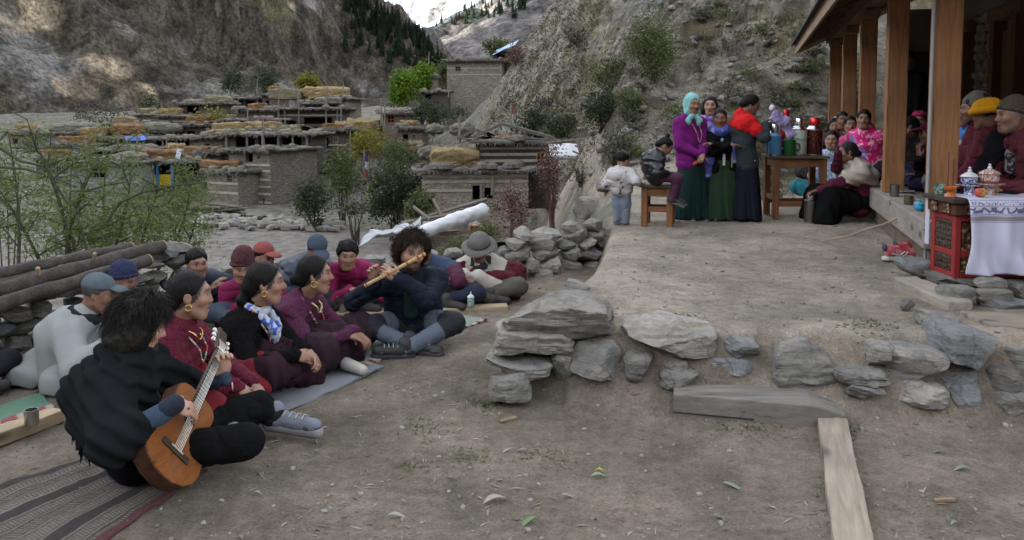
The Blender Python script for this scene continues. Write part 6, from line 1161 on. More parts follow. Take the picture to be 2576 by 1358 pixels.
# ------------------------------------------------------------------ altar table
AX0, AY0, AZ0, AW, AD, AH = 3.285, 5.90, .43, .86, .34, .56
alt = thing('altar_table', 'carved red and gold altar table draped with a white cloth', 'table', (AX0, AY0, AZ0)); RED = solid((.26, .022, .022), .5, 0, .25, 10, .2); DKF = solid((.05, .06, .07), .6)
CARV = None
def carved():
    m, nt, b = _nodes('carved_gold'); co = objco(nt); v = N(nt, 'TexVoronoi', Scale=34.); v.feature = 'SMOOTH_F1'; L(nt, co, v.inputs['Vector']); n = noise(nt, co, 45, 4, .6, 1.5); L(nt, mix(nt, ramp(nt, v.outputs[0], [(.2, 1), (.5, 0)]), (.06, .03, .015), mix(nt, n, (.35, .2, .06), (.2, .1, .06))), b.inputs['Base Color']); b.inputs['Roughness'].default_value = .5; bump(nt, b, v.outputs[0], 1., .03); return m
CARV = carved(); bx = lambda n_, x0, x1, y0, y1, z0, z1, m, par=alt, bv=.004: MB().box(V(AX0 + (x0 + x1) / 2, AY0 + (y0 + y1) / 2, AZ0 + (z0 + z1) / 2), (x1 - x0, y1 - y0, z1 - z0)).build(n_, m, par, bevel=bv)
bx('table_top', -.06, AW + .05, -.06, AD + .05, AH, AH + .035, wood((.06, .045, .035), .6, .6, 0, 1.5)); bx('cornice', -.03, AW, -.03, AD + .02, AH - .09, AH - .003, wood((.1, .035, .022), .6, .6, 0, 1.5))
for i in range(2): o = bx('cornice_boss', -.045, -.033, .03 + i * .17, .11 + i * .17, AH - .085, AH - .01, CARV, alt, .01)
for i in range(4): bx('cornice_boss', .04 + i * .22, .14 + i * .22, -.045, -.033, AH - .085, AH - .01, CARV, alt, .01)
bx('core', .02, AW - .03, .02, AD - .02, 0, AH - .093, solid((.03, .02, .02), .9))
for y0, y1 in ((0, .05), (AD - .05, AD)): bx('corner_post', -.005, .04, y0, y1, -.02, AH - .094, RED)
bx('corner_post', AW - .06, AW - .01, 0, .05, -.02, AH - .094, RED)
for z0, z1 in ((0., .035), (.155, .2), (AH - .14, AH - .094)): bx('side_rail', -.002, .02, .052, AD - .052, z0, z1, RED); bx('front_rail', .042, AW - .062, -.002, .02, z0, z1, RED)
for z0, z1 in ((.04, .15), (.205, AH - .145)):
    bx('panel_frame', .004, .02, .054, AD - .054, z0, z1, DKF, alt, .003)
    for a_ in range(6):
        for b_ in range(3 if z0 < .1 else 5): y = .075 + a_ * (AD - .15) / 5; z = z0 + .022 + b_ * (z1 - z0 - .044) / (2 if z0 < .1 else 4); rock('carving', V(AX0 - .002 + .003 * ((a_ + b_) % 2), AY0 + y, AZ0 + z), (.016, .04, .036), None, 40 + a_ * 7 + b_, CARV, alt, 1)
bx('front_panel', .05, AW - .07, .003, .02, .04, AH - .15, CARV)
# cloth: hangs over the front, folds
def clothmat():
    m, nt, b = _nodes('khata_cloth'); co = objco(nt); sep = N(nt, 'SeparateXYZ'); L(nt, co, sep.inputs[0]); z = sep.outputs['Z']
    def band(lo, hi, f=.002):
        r = N(nt, 'MapRange'); r.interpolation_type = 'SMOOTHSTEP'; L(nt, z, r.inputs[0]); r.inputs[1].default_value = lo - f; r.inputs[2].default_value = lo + f; r2 = N(nt, 'MapRange'); r2.interpolation_type = 'SMOOTHSTEP'; L(nt, z, r2.inputs[0]); r2.inputs[1].default_value = hi + f; r2.inputs[2].default_value = hi - f
        q = N(nt, 'Math', operation='MULTIPLY'); L(nt, r.outputs[0], q.inputs[0]); L(nt, r2.outputs[0], q.inputs[1]); return q.outputs[0]
    c = mix(nt, noise(nt, co, 8, 3), (.46, .46, .6), (.58, .58, .72)); w = N(nt, 'TexWave', Scale=16.); w.wave_type = 'RINGS'; w.rings_direction = 'Y'; vo = N(nt, 'TexVoronoi', Scale=22.); vo.feature = 'DISTANCE_TO_EDGE'; L(nt, scaled(nt, co, (1, 0, 1)), vo.inputs['Vector'])
    dk = (.10, .10, .2)
    pat = ramp(nt, vo.outputs[0], [(.1, 1), (.16, 0)])
    def under(f, m_): q = N(nt, 'Math', operation='MULTIPLY'); L(nt, f, q.inputs[0]); L(nt, m_, q.inputs[1]); return q.outputs[0]
    c = mix(nt, under(band(-.105, -.06), pat), c, dk); c = mix(nt, under(band(-.045, -.02), ramp(nt, noise(nt, co, 90, 2), [(.52, 0), (.56, 1)])), c, dk)
    for lo, hi in ((-.012, -.008), (-.053, -.049), (-.117, -.112), (-.170, -.166)): c = mix(nt, band(lo, hi, .001), c, dk)
    c = mix(nt, band(-.16, -.125), c, mix(nt, noise(nt, co, 20, 3), (.2, .22, .2), (.3, .2, .3)))
    L(nt, c, b.inputs['Base Color']); b.inputs['Roughness'].default_value = .38; b.inputs['Sheen Weight'].default_value = .2; return m
U, W = np.meshgrid(np.linspace(0, 1, 70), np.linspace(0, 1, 60), indexing='ij'); xx = AX0 + .03 + U * (AW + .05); drop = np.clip((W - .3) / .7, 0, 1) * .56; on = np.clip(W / .3, 0, 1)
yy_ = AY0 + .24 - on * .32 - drop * .07 - (drop > 0) * (.04 * np.sin(U * 21 + 1.5 * np.sin(drop * 7)) * drop * 1.8 + .016 * np.sin(U * 47 + 2 * drop) * drop) - .03 * np.sin(np.clip(drop / .05, 0, 1) * 1.57); zz_ = AZ0 + AH + .04 - drop * .98 + .003 * np.sin(U * 30) * (1 - on) ; xx = xx + .05 * drop * (U - .3) + .02 * np.sin(drop * 9 + U * 5) * drop
ccol = clothmat(); o = raw('cloth', np.stack([xx.ravel(), yy_.ravel(), zz_.ravel()], 1), np.stack([np.arange(69 * 60).reshape(69, 60)[:, :-1], np.arange(69 * 60).reshape(69, 60)[:, :-1] + 60, np.arange(69 * 60).reshape(69, 60)[:, :-1] + 61, np.arange(69 * 60).reshape(69, 60)[:, :-1] + 1], -1).reshape(-1, 4), ccol, None, (AX0 + .4, AY0, AZ0 + AH + .04), True)
md = o.modifiers.new('solid', 'SOLIDIFY'); md.thickness = .003; tag(o, 'white printed offering cloth hanging over the altar table front', 'cloth')
m = MB(); [m.tube([(AX0 + .1 + i * .021, AY0 - .095 + .01 * math.sin(i * 2), AZ0 - .005), (AX0 + .1 + i * .021 + .004 * math.sin(i * 5), AY0 - .1, AZ0 - .035)], [.003, .0015], 4) for i in range(38)]; m.build('fringe', solid((.55, .53, .62), .8), o)
# a strip of the same white cloth behind the left post of the altar
s = MB(); s.box((AX0 - .0, AY0 + AD + .07, AZ0 + .36), (.006, .06, .34)); s.build('cloth_strip', solid((.5, .5, .6), .6), o)
# offerings
ab = AZ0 + AH + .036; BW = speck((.55, .56, .6), (.03, .06, .26), 55); RW = speck((.55, .5, .48), (.36, .12, .07), 65); WHT = solid((.6, .6, .62), .25)
def at_alt(vx, dy, dz=0.): y = AY0 + dy; return V(P(vx, 400, y)[0], y, ab + dz)
def offering(label, c, mat, s=1.):
    root = thing('offering_bowl', label, 'bowl', c); MB().lathe(c, [(.05 * s, 0), (.036 * s, .02), (.04 * s, .075 * s), (.1 * s, .083 * s), (.1 * s, .088 * s), (.035 * s, .088 * s)], 26).build('stand', mat, root, smooth='auto'); q = c + UP * (.09 * s)
    MB().lathe(q, [(.04 * s, 0), (.062 * s, .02), (.064 * s, .06 * s), (.075 * s, .064 * s)], 26).build('bowl', mat, root, smooth='auto'); l = MB().lathe(q + UP * .0655 * s, [(.07 * s, 0), (.062 * s, .012), (.03 * s, .03), (.018 * s, .036)], 26).build('lid', WHT if mat is BW else mat, root, smooth='auto'); MB().lathe(q + UP * (.0655 * s + .034), [(.012, 0), (.017, .012), (.006, .024), (.012, .032), (.004, .042)], 14).build('finial', WHT, l, smooth='auto'); return root
offering('blue and white lidded porcelain bowl on a stemmed dish', at_alt(2440, .2), BW, .92); offering('red and white lidded porcelain bowl on a stemmed dish', at_alt(2490, .16), RW, 1.08)
c = at_alt(2393, .12); rt_ = thing('butter_lamp', 'orange turned wooden goblet on the altar table', 'goblet', c); MB().lathe(c, [(.042, 0), (.036, .012), (.018, .03), (.022, .04), (.042, .055), (.045, .075), (.04, .075), (.03, .06)], 22).build('bowl', solid((.42, .11, .02), .35), rt_, smooth='auto')
c = at_alt(2366, .3); mug('pale green mug with dark leaf pattern at the left of the altar', c, .042, .075, speck((.25, .36, .3), (.05, .1, .08), 40), None, False)
for i, (vx, dy) in enumerate(((2386, .28), (2398, .3))): q = at_alt(vx, dy); o = MB().tube([q, q + V(.004 * i, 0, .33 - .06 * i)], .0045, 6).build('incense_stick', solid((.12, .018, .03), .8), label=('taller' if i == 0 else 'shorter') + ' maroon incense stick standing behind the goblet', cat='incense')
c = at_alt(2469, -.02) + UP * .004; ap = thing('apple', 'yellow and red apple in front of the bowls with two incense sticks in it', 'apple', c)
v, f = _ICO[3]; q = v * .042; q[:, 2] *= .92; rad = np.hypot(q[:, 0], q[:, 1]); q[:, 2] -= .012 * np.exp(-(rad / .014) ** 2) * np.sign(q[:, 2]); raw('fruit', q + c + UP * .038, f, attr_mat('apple', .4, .1, 20, 0), ap, smooth=True, col=np.where((v[:, :1] < -.15 + .3 * fbm(v * 2, 2, 3)[:, None]), V(.42, .08, .05), V(.45, .32, .05)))
for d in (-.012, .012): MB().tube([c + V(d * .3, 0, .06), c + V(d * 2.2, 0, .2)], .002, 5).build('incense_stick', solid((.05, .03, .025), .8), ap)
s = MB().box((AX0 + AW - .02, AY0 - .03, AZ0 + .12), (.06, .1, .35)).build('red_drape', cloth((.13, .012, .022)), None, (AX0 + AW - .02, AY0 - .03, AZ0), label='maroon cloth hanging at the right end of the altar table', cat='cloth')
# stones and beams that carry the altar
timber('beam', P(2275, 718, 5.98), P(2415, 783, 5.32), .2, .14, wood((.33, .29, .24), .85, .7, 2, 1.), 'thick pale beam lying on the terrace in front of the altar', 'beam', bev=.012, warp=.012)
def block(name, b, Y, d, mat, label, seed, cat='stone', **k): return tag(bbox_rock(name, b, Y, d, None, seed, mat, 3, **k), label, cat)
block('stone_block', (2368, 722, 2456, 762), 5.42, .16, STONE, 'dark squared stone block under the altar cloth, left one', 31, sq=1., cuts=2, rough=.01); block('stone_block', (2452, 728, 2550, 760), 5.45, .16, STONEW, 'pale layered stone block under the altar cloth, right one', 32, sq=1., cuts=2, rough=.02)
block('stone', (2455, 700, 2535, 732), 5.66, .16, STONEW, 'speckled stone lying against the hem of the altar cloth', 33); block('stone', (2478, 752, 2600, 792), 5.4, .2, STONEB, 'grey flat stone below the pale block at the right edge', 34, sq=.9); block('stone', (2548, 712, 2640, 760), 5.7, .25, STONE, 'rough stone at the right edge beside the maroon cloth', 35)
timber('plank', P(2452, 808, 5.0), P(2640, 818, 5.0), .36, .05, wood((.28, .24, .19), .85, .7, 2, 1.), 'wide weathered plank at the right edge below the altar stones', bev=.006)
slabm = block('slate_slab', (2272, 655, 2350, 700), 6.3, .35, STONEB, 'flat slate slab beside the altar under the red shoe', 36, sq=.9); 
rock('altar_footing', V(3.72, 6.08, .385), (1.0, .5, .12), None, 77, STONE, alt, 2, sq=1., cuts=3)
o = rock('pebble', G(2283, 776, TZ) + UP * .03, (.1, .08, .075), None, 61, STONE, None, 3); tag(o, 'fist-sized grey stone on the terrace near the pale beam', 'stone')
# stick
m = MB(); a, b = G(2066, 612, TZ) + UP * .012, P(2322, 522, 7.5); pts = [lerp(a, b, t) + V(0, 0, -.03 * math.sin(t * math.pi) + .006 * math.sin(t * 17)) for t in np.linspace(0, 1, 14)]
for p_ in pts: p_[2] = max(p_[2], gz(p_[0], p_[1]) + .01)
m.tube(pts, [.009 + .003 * t for t in np.linspace(0, 1, 14)], 7); m.build('stick', wood((.36, .28, .2), .8, .7, 0, 1.), smooth='auto', label='long thin stick leaning from the ground onto the veranda edge', cat='stick')
# running shoe
def running_shoe(c, rz, label, k=1.):
    R_ = rotz(rz); root = thing('running_shoe', label, 'shoe', c); at = lambda x, y, z: c + R_ @ V(x, y, z) * k
    s = S(); s.chain([at(-.1, 0, .065), at(-.03, 0, .06), at(.07, 0, .05), at(.135, 0, .042)], [.04, .044, .04, .027], .03); s.cap(at(-.1, 0, .09), at(-.045, 0, .092), .034, .034, .02); s.cap(at(-.085, 0, .15), at(-.05, 0, .13), .026, .03, .02, 's'); s.cut(-UP, at(0, 0, .025), .004); up_ = s.build('upper', cloth((.48, .1, .13), 'weave', c2=(.55, .2, .23)), root, .005)
    s = S(); s.chain([at(-.115, 0, .022), at(-.03, 0, .018), at(.07, 0, .02), at(.14, 0, .03)], [.043, .044, .043, .028], .03); s.cut(UP, at(0, 0, .034), .004); s.cut(-UP, at(0, 0, .004), .004); s.build('midsole', solid((.55, .5, .47), .6), root, .005)
    s = S(); s.chain([at(-.115, 0, .008), at(.07, 0, .008), at(.145, 0, .022)], [.042, .042, .026], .02); s.cut(UP, at(0, 0, .012), .003); s.cut(-UP, at(0, 0, .0), .002); s.build('outsole', solid((.06, .055, .055), .8), root, .005)
    m = MB(); [m.tube([at(-.02 + i * .02, -.028, .092 - i * .006), at(-.01 + i * .02, 0, .108 - i * .006), at(-.02 + i * .02, .028, .092 - i * .006)], .004, 5) for i in range(5)]; m.tube([at(-.02, -.01, .108), at(-.03, -.03, .13), at(-.05, -.01, .125), at(-.02, .0, .11)], .0035, 5); m.build('lace', cloth((.5, .02, .03)), up_)
    m = MB(); ys = lambda x: -.0435; q = lambda a_, b_: m.beam(at(*a_), at(*b_), .004, .012, up=R_ @ V(0, 1, 0)); q((-.055, -.0455, .04), (-.01, -.0455, .075)); q((-.03, -.046, .036), (.015, -.046, .07)); q((-.07, -.045, .06), (.02, -.046, .045)); m.tube([at(-.1, -.04, .06), at(-.05, -.046, .047), at(.05, -.044, .04)], .004, 5); m.build('side_stripes', solid((.6, .57, .55), .5), up_)
    s = S(); s.ell(at(-.135, 0, .1), np.array((.012, .03, .03)) * k); s.build('heel_tab', cloth((.06, .06, .08)), up_, .006)
c = G(2268, 650, TZ); c[2] = gz(c[0], c[1]) + .0; running_shoe(c, R(8), 'pink and red running shoe with white stripes lying by the altar', 1.28); running_shoe(c + V(.14, .14, .012), R(14), 'second pink shoe hidden behind the first, toe showing', 1.2)
# ------------------------------------------------------------------ village
def wallmat(key, c, c2, mort, sx=2.2, sz=14., band=None):
    k = ('hw', key)
    if k in _M: return _M[k]
    m, nt, b = _nodes('house_wall_' + key); co = objco(nt)
    v = N(nt, 'TexVoronoi', Scale=1.); v.feature = 'DISTANCE_TO_EDGE'; L(nt, scaled(nt, co, (sx * 1.6, sx * 1.6, sz)), v.inputs['Vector']); v2 = N(nt, 'TexVoronoi', Scale=1.); L(nt, scaled(nt, co, (sx * 1.6, sx * 1.6, sz)), v2.inputs['Vector'])
    n = noise(nt, co, .9, 5); st = mix(nt, v2.outputs['Color'], c, c2); hs = N(nt, 'SeparateColor'); L(nt, v2.outputs['Color'], hs.inputs[0]); st = mix(nt, hs.outputs[0], c, c2)
    col = mix(nt, ramp(nt, v.outputs[0], [(.02, 1), (.09, 0)]), st, mort); col = mix(nt, ramp(nt, n, [(.35, .45), (.65, 0)]), col, mul(c2, .6))
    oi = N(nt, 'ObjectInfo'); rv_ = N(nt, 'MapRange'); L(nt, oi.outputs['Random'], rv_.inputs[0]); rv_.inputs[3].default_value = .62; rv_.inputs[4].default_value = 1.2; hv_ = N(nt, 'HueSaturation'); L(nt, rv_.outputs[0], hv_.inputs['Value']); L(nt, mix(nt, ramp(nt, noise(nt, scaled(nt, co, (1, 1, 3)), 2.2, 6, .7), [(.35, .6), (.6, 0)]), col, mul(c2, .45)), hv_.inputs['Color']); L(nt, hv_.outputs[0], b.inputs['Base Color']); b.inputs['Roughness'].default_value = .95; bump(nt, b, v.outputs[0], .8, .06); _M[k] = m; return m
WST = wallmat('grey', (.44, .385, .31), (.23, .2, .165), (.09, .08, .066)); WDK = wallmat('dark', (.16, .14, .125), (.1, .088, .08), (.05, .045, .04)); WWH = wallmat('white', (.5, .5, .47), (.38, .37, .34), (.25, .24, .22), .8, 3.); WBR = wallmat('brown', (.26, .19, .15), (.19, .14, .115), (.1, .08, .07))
def thatch(key, c1, c2, bs=1.):
    k = ('th', key)
    if k in _M: return _M[k]
    m, nt, b = _nodes('straw_' + key); co = objco(nt); n = noise(nt, scaled(nt, co, (7, 7, 22)), 1.6, 6, .75, 1.2); n2 = noise(nt, co, 1.3, 4)
    c = mix(nt, ramp(nt, n, [(.38, 0), (.6, 1)]), mul(c2, .7), mul(c1, 1.1)); c = mix(nt, ramp(nt, n2, [(.4, 0), (.7, .5)]), c, mul(c2, .7)); L(nt, c, b.inputs['Base Color']); b.inputs['Roughness'].default_value = .95; bump(nt, b, n, 1., .08 * bs); _M[k] = m; return m
STRAW = thatch('gold', (.42, .31, .15), (.17, .11, .05)); STRAWD = thatch('rust', (.33, .19, .085), (.14, .075, .03)); HAY = thatch('hay', (.30, .27, .17), (.15, .135, .085)); HAYG = thatch('greyhay', (.27, .26, .2), (.14, .135, .11)); ROOFM = thatch('roof', (.24, .225, .195), (.12, .11, .095), 1.4)
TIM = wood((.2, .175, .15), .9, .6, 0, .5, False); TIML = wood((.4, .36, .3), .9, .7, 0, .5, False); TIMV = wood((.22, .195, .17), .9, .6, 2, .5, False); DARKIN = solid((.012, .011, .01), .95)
def rough_slab(name, at, x0, x1, y0, y1, z0, z1, mat, parent, seed=0, amp=.06, nx=26, ny=10):
    """an uneven earth-and-slate roof slab with ragged edges"""
    U, W = np.meshgrid(np.linspace(0, 1, nx), np.linspace(0, 1, ny), indexing='ij'); r = np.random.RandomState(seed); x = x0 + U * (x1 - x0); y = y0 + W * (y1 - y0)
    e = np.minimum(np.minimum(U, 1 - U) * nx, np.minimum(W, 1 - W) * ny); x = x + (e < .5) * r.uniform(-1, 1, x.shape) * amp * 1.6; y = y + (e < .5) * r.uniform(-1, 1, x.shape) * amp * 1.6
    zt = z1 + amp * 1.5 * fbm(np.stack([x.ravel() * 1.6, y.ravel() * 1.6, 0 * x.ravel() + seed], 1), 3, seed).reshape(x.shape) + (e >= .5) * amp * .4; zb = z0 + (e < .5) * r.uniform(-1, 1, x.shape) * amp * .5
    p = np.array([at(a, b, c) for a, b, c in zip(x.ravel(), y.ravel(), zt.ravel())]); q = np.array([at(a, b, c) for a, b, c in zip(x.ravel(), y.ravel(), zb.ravel())]); nn = nx * ny; idx = np.arange(nn).reshape(nx, ny)
    F = np.stack([idx[:-1, :-1], idx[1:, :-1], idx[1:, 1:], idx[:-1, 1:]], -1).reshape(-1, 4); ed = np.concatenate([idx[:, 0], idx[-1, 1:], idx[::-1, -1][1:], idx[0, ::-1][1:-1]]); e2 = np.roll(ed, -1)
    return raw(name, np.concatenate([p, q]), np.concatenate([F, F[:, ::-1] + nn, np.stack([ed, ed + nn, e2 + nn, e2], 1)]), mat, parent)
def house(label, b, Y, depth, mat, yaw=0, openings=(), bands=(), over=.35, sink=2., posts=(), roofm=None, rt=.14, cat='house', name='stone_house', anchor=.5, roof=True, rail=False):
    x0, y0, x1, y1 = b; k = Y / FPX; w = (x1 - x0) * k; h = (y1 - y0) * k; R_ = rotz(R(yaw)); o = P(x0 + (x1 - x0) * anchor, y1, Y); ox = (anchor - .5) * w
    at = lambda x, y, z: o + R_ @ V(x - ox, y, 0) + UP * z
    root = thing(name, label, cat, o); T = .35; m = MB()
    def cell(xa, xb, za, zb, ya=0., yb=T): q = [at(xa, ya, za), at(xb, ya, za), at(xb, yb, za), at(xa, yb, za), at(xa, ya, zb), at(xb, ya, zb), at(xb, yb, zb), at(xa, yb, zb)]; return q, [(3, 2, 1, 0), (4, 5, 6, 7), (0, 1, 5, 4), (1, 2, 6, 5), (2, 3, 7, 6), (3, 0, 4, 7)]
    op = [((u0 - x0) * k - w / 2, (y1 - v1) * k, (u1 - x0) * k - w / 2, (y1 - v0) * k, kind) for u0, v0, u1, v1, kind in openings]
    xs = sorted({-w / 2, w / 2} | {q for p in op for q in (p[0], p[2])}); zs = sorted({-sink, h} | {q for p in op for q in (p[1], p[3])})
    for xa, xb in zip(xs[:-1], xs[1:]):
        for za, zb in zip(zs[:-1], zs[1:]):
            xm, zm = (xa + xb) / 2, (za + zb) / 2
            if any(p[0] < xm < p[2] and p[1] < zm < p[3] for p in op): continue
            m.add(*cell(xa, xb, za, zb))
    m.add(*cell(-w / 2, -w / 2 + T, -sink, h, T, depth)); m.add(*cell(w / 2 - T, w / 2, -sink, h, T, depth)); m.add(*cell(-w / 2 + T, w / 2 - T, -sink, h, depth - T, depth)); m.build('wall', mat, root)
    if op: q = MB(); q.add(*cell(-w / 2 + T, w / 2 - T, -sink, h - .01, T + .9, T + .95)); q.build('dark_backing', DARKIN, root)  # near-black sheet behind the openings, interior shade put into its colour
    for xa, za, xb, zb, kind in op:
        if kind in ('w', 'd', 'r'):
            fm = TIMV if kind != 'r' else wood((.3, .12, .06), .8, .6, 2, .5, False); t = .09; f = MB(); [f.add(*cell(a_, b_, c_, d_, -.04, .12)) for a_, b_, c_, d_ in ((xa - t, xa, za - t, zb + t), (xb, xb + t, za - t, zb + t), (xa, xb, zb, zb + t), (xa, xb, za - t, za))]; wo_ = f.build('window_frame' if kind != 'd' else 'door_frame', fm, root)
            if kind != 'd': f = MB(); f.add(*cell((xa + xb) / 2 - .03, (xa + xb) / 2 + .03, za, zb, .02, .1)); f.add(*cell(xa, xb, (za + zb) / 2 - .025, (za + zb) / 2 + .025, .025, .095)); f.build('mullion', fm, wo_)
    for bz in bands:
        z = (y1 - bz) * k
        for xa, xb in zip(xs[:-1], xs[1:]):
            if not any(p[0] < (xa + xb) / 2 < p[2] and p[1] - .1 < z < p[3] + .1 for p in op): q = MB(); q.add(*cell(xa, xb, z - .075, z + .075, -.05, .05)); q.build('timber_band', TIML, root)
    for u, ya, yb in posts: q = MB(); q.tube([at((u - x0) * k - w / 2, -over * .6, (y1 - yb) * k), at((u - x0) * k - w / 2, -over * .6, (y1 - ya) * k)], .09, 7); q.build('post', TIMV, root)
    if roof: rough_slab('roof', at, -w / 2 - over, w / 2 + over, -over, depth + over, h, h + rt, roofm or ROOFM, root, int(x0 + y0), .07, max(8, int(w * 5)), max(6, int(depth * 3))); q = MB(); [q.add(*cell(xa, xa + .14, h - .12, h - .004, -over * .8, 0.3)) for xa in np.arange(-w / 2, w / 2, .55)]; tag(q.build('roof_joists', TIM, root), kind='stuff')
    if roof:
        rr_ = random.Random(label); q = MB()
        for _ in range(int(9 + w * 3)):
            x, y = rr_.uniform(-w / 2 - over, w / 2 + over), rr_.choice([rr_.uniform(-over, .3), rr_.uniform(0, depth)]); c = at(x, y, h + rt + .08); t = rr_.random()
            if t < .45: q.box(c, (rr_.uniform(.15, .5), .25, rr_.uniform(.06, .16)), rotz(rr_.uniform(0, 3)))
            elif t < .75: d = R_ @ V(rr_.uniform(-1, 1), rr_.uniform(-.4, .4), rr_.uniform(-.05, .25)) * rr_.uniform(.4, 1.3); q.tube([c - d, c + d], .045, 5)
            else: q.lathe(c - UP * .05, [(.35, 0), (.3, .2), (.1, .32)], 7)
        tag(q.build('roof_clutter', rr_.choice([HAYG, TIM, ROOFM, HAY]), root), kind='stuff'); n_ = int(w * 16); q = MB()
        for _ in range(n_): x = rr_.uniform(-w / 2 - over, w / 2 + over); a_ = at(x, -over - .05, h + rt * rr_.uniform(0, 1)); q.add([a_ + V(-.03, 0, 0), a_ + V(.03, 0, 0), a_ + V(rr_.uniform(-.15, .15), -.1, -rr_.uniform(.08, .3))], [(0, 1, 2)])
        tag(q.build('roof_straw_fringe', ROOFM, root), kind='stuff')
    return root, at, w, h, k
def cube_grid(n=13):
    g = np.linspace(-1, 1, n + 1); A, B = np.meshgrid(g, g, indexing='ij'); a, b, o = A.ravel(), B.ravel(), np.ones(A.size); vs_, fs = [], []; idx = np.arange((n + 1) ** 2).reshape(n + 1, n + 1); q = np.stack([idx[:-1, :-1], idx[1:, :-1], idx[1:, 1:], idx[:-1, 1:]], -1).reshape(-1, 4)
    for i, (x, y, z, fl) in enumerate(((a, b, o, 0), (a, b, -o, 1), (a, o, b, 1), (a, -o, b, 0), (o, a, b, 0), (-o, a, b, 1))): vs_.append(np.stack([x, y, z], 1)); fs.append((q[:, ::-1] if fl else q) + i * len(o))
    return np.concatenate(vs_), np.concatenate(fs)
CUBE = cube_grid()
def stack(label, b, Y, depth, mat, yaw=0, seed=0, sq=.92, group=None):
    if isinstance(sq, str): group, sq = sq, .92
    x0, y0, x1, y1 = b; k = Y / FPX; w = (x1 - x0) * k; h = (y1 - y0) * k; c = P((x0 + x1) / 2, (y0 + y1) / 2, Y) + V(0, depth / 2, 0)
    v, f = CUBE; d = v / (np.abs(v) ** (12 if sq > .8 else 3)).sum(1, keepdims=True) ** (1 / (12. if sq > .8 else 3.)); v = v / np.linalg.norm(v, axis=1, keepdims=True); p = d * V(w, depth, h) / 2; nn = fbm(d * 2.2 + seed, 4, seed); p = p + v * (.06 * min(w, h) * nn)[:, None] + v * (.1 * fbm(p * V(6, 6, 9) + seed, 3, seed + 1))[:, None]; p[:, 2] += .12 * h * fbm(d * V(1.2, 1.2, 0) + seed, 2, seed + 9) * (d[:, 2] > 0)
    r = np.random.RandomState(seed); m = p @ rotz(R(yaw)).T + c
    # straw ends sticking out
    n = 420; i = r.randint(0, len(v), n); a = m[i]; dr = v[i] * .6 + r.normal(size=(n, 3)) * .5; tip = a + dr * .13 * k * 16; off = np.cross(dr, UP); off = off / (np.linalg.norm(off, axis=1, keepdims=True) + 1e-6) * .012 * k * 20
    V_ = np.concatenate([m, a - off, a + off, tip]); L0 = len(m); F = [tuple(x) for x in f] + [(L0 + q, L0 + n + q, L0 + 2 * n + q) for q in range(n)]
    o = raw('straw_stack', V_, F, mat, None, c - UP * h / 2, True); return tag(o, label, 'straw stack', group)
GS = 'straw and hay stacks on the roofs'
# main stone house, two visible faces, and its annex
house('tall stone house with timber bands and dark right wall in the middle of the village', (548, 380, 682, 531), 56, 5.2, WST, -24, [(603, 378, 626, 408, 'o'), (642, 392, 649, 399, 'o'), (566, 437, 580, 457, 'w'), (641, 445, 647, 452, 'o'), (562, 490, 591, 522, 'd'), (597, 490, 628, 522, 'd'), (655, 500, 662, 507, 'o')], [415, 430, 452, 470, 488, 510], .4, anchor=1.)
house('low stone annex with straw on its roof at the left foot of the tall house', (498, 436, 600, 531), 54.6, 3., WST, -24, [(566, 440, 582, 458, 'w')], [462, 486], .3, anchor=1.)
stack('rusty straw heap on the annex roof of the tall stone house', (500, 405, 600, 434), 56.2, 1.6, STRAWD, 0, 3, GS)
house('open timber loft on the roof of the tall stone house', (560, 340, 785, 372), 62, 4., WDK, -4, [(590, 345, 640, 370, 'o'), (650, 345, 700, 370, 'o'), (710, 345, 760, 370, 'o')], [], .6, posts=[(572, 338, 374), (625, 338, 374), (668, 320, 374), (705, 338, 374), (742, 330, 374), (778, 338, 374)], cat='loft', name='timber_loft')
house('stone house with straw-laden roof behind the tall house', (540, 330, 700, 352), 70, 5., WST, 2, [(600, 334, 640, 350, 'o')], [], .5)
stack('long golden straw wall on the roof above the tall house', (530, 309, 612, 338), 71, 1.4, STRAW, 0, 5, GS); stack('golden straw bales next to a leaning pole in the middle roofs', (608, 308, 700, 334), 72, 1.5, STRAW, 0, 6, GS)
house('dark gallery house with wooden posts under the top straw stacks', (690, 275, 862, 345), 84, 6., WDK, 3, [(705, 305, 745, 322, 'o'), (765, 295, 835, 312, 'o'), (760, 318, 800, 342, 'o')], [290, 314], .7, posts=[(700, 268, 330), (720, 262, 345), (755, 240, 330), (822, 240, 345), (850, 268, 345)])
house('pale plastered house corner at the right end of the top row', (838, 250, 872, 305), 88, 5., wallmat('pale', (.4, .35, .28), (.33, .28, .22), (.22, .19, .15), 1., 2.), -8, [], [], .5)
house('brown timber upper storey below the long straw stack', (760, 262, 840, 292), 86.5, 4., WBR, 2, [(775, 270, 800, 290, 'o')], [], .6)
stack('large straw block on the highest roof, right one', (758, 220, 868, 246), 89, 3., STRAW, 0, 8, GS); stack('greenish straw block on the highest roof, left one', (674, 224, 752, 250), 88, 2.5, HAY, 0, 9, GS); stack('small straw bale in front of the highest block', (775, 232, 822, 250), 87, 1.4, STRAW, 0, 10, GS); stack('weathered grey thatch sheet sloping on the top houses', (790, 246, 850, 262), 85, 2., HAYG, 0, 44, GS)
house('small stone hut with dark doorway on the skyline of the village', (582, 248, 668, 274), 98, 4., WDK, 0, [(600, 253, 612, 273, 'o'), (618, 254, 640, 273, 'o')], [], .6, posts=[(585, 246, 276), (602, 246, 276), (650, 246, 276)]); 
stack('grey hay roll on the roof below the skyline hut', (580, 275, 668, 288), 92, 1.5, HAYG, 0, 11, GS); stack('round straw bale beside white plastic bags on the roof', (628, 285, 655, 303), 86, 1.2, STRAW, 0, 12, GS); stack('small square straw bale left of the round one', (560, 290, 586, 303), 86, 1.2, STRAW, 0, 13, GS)
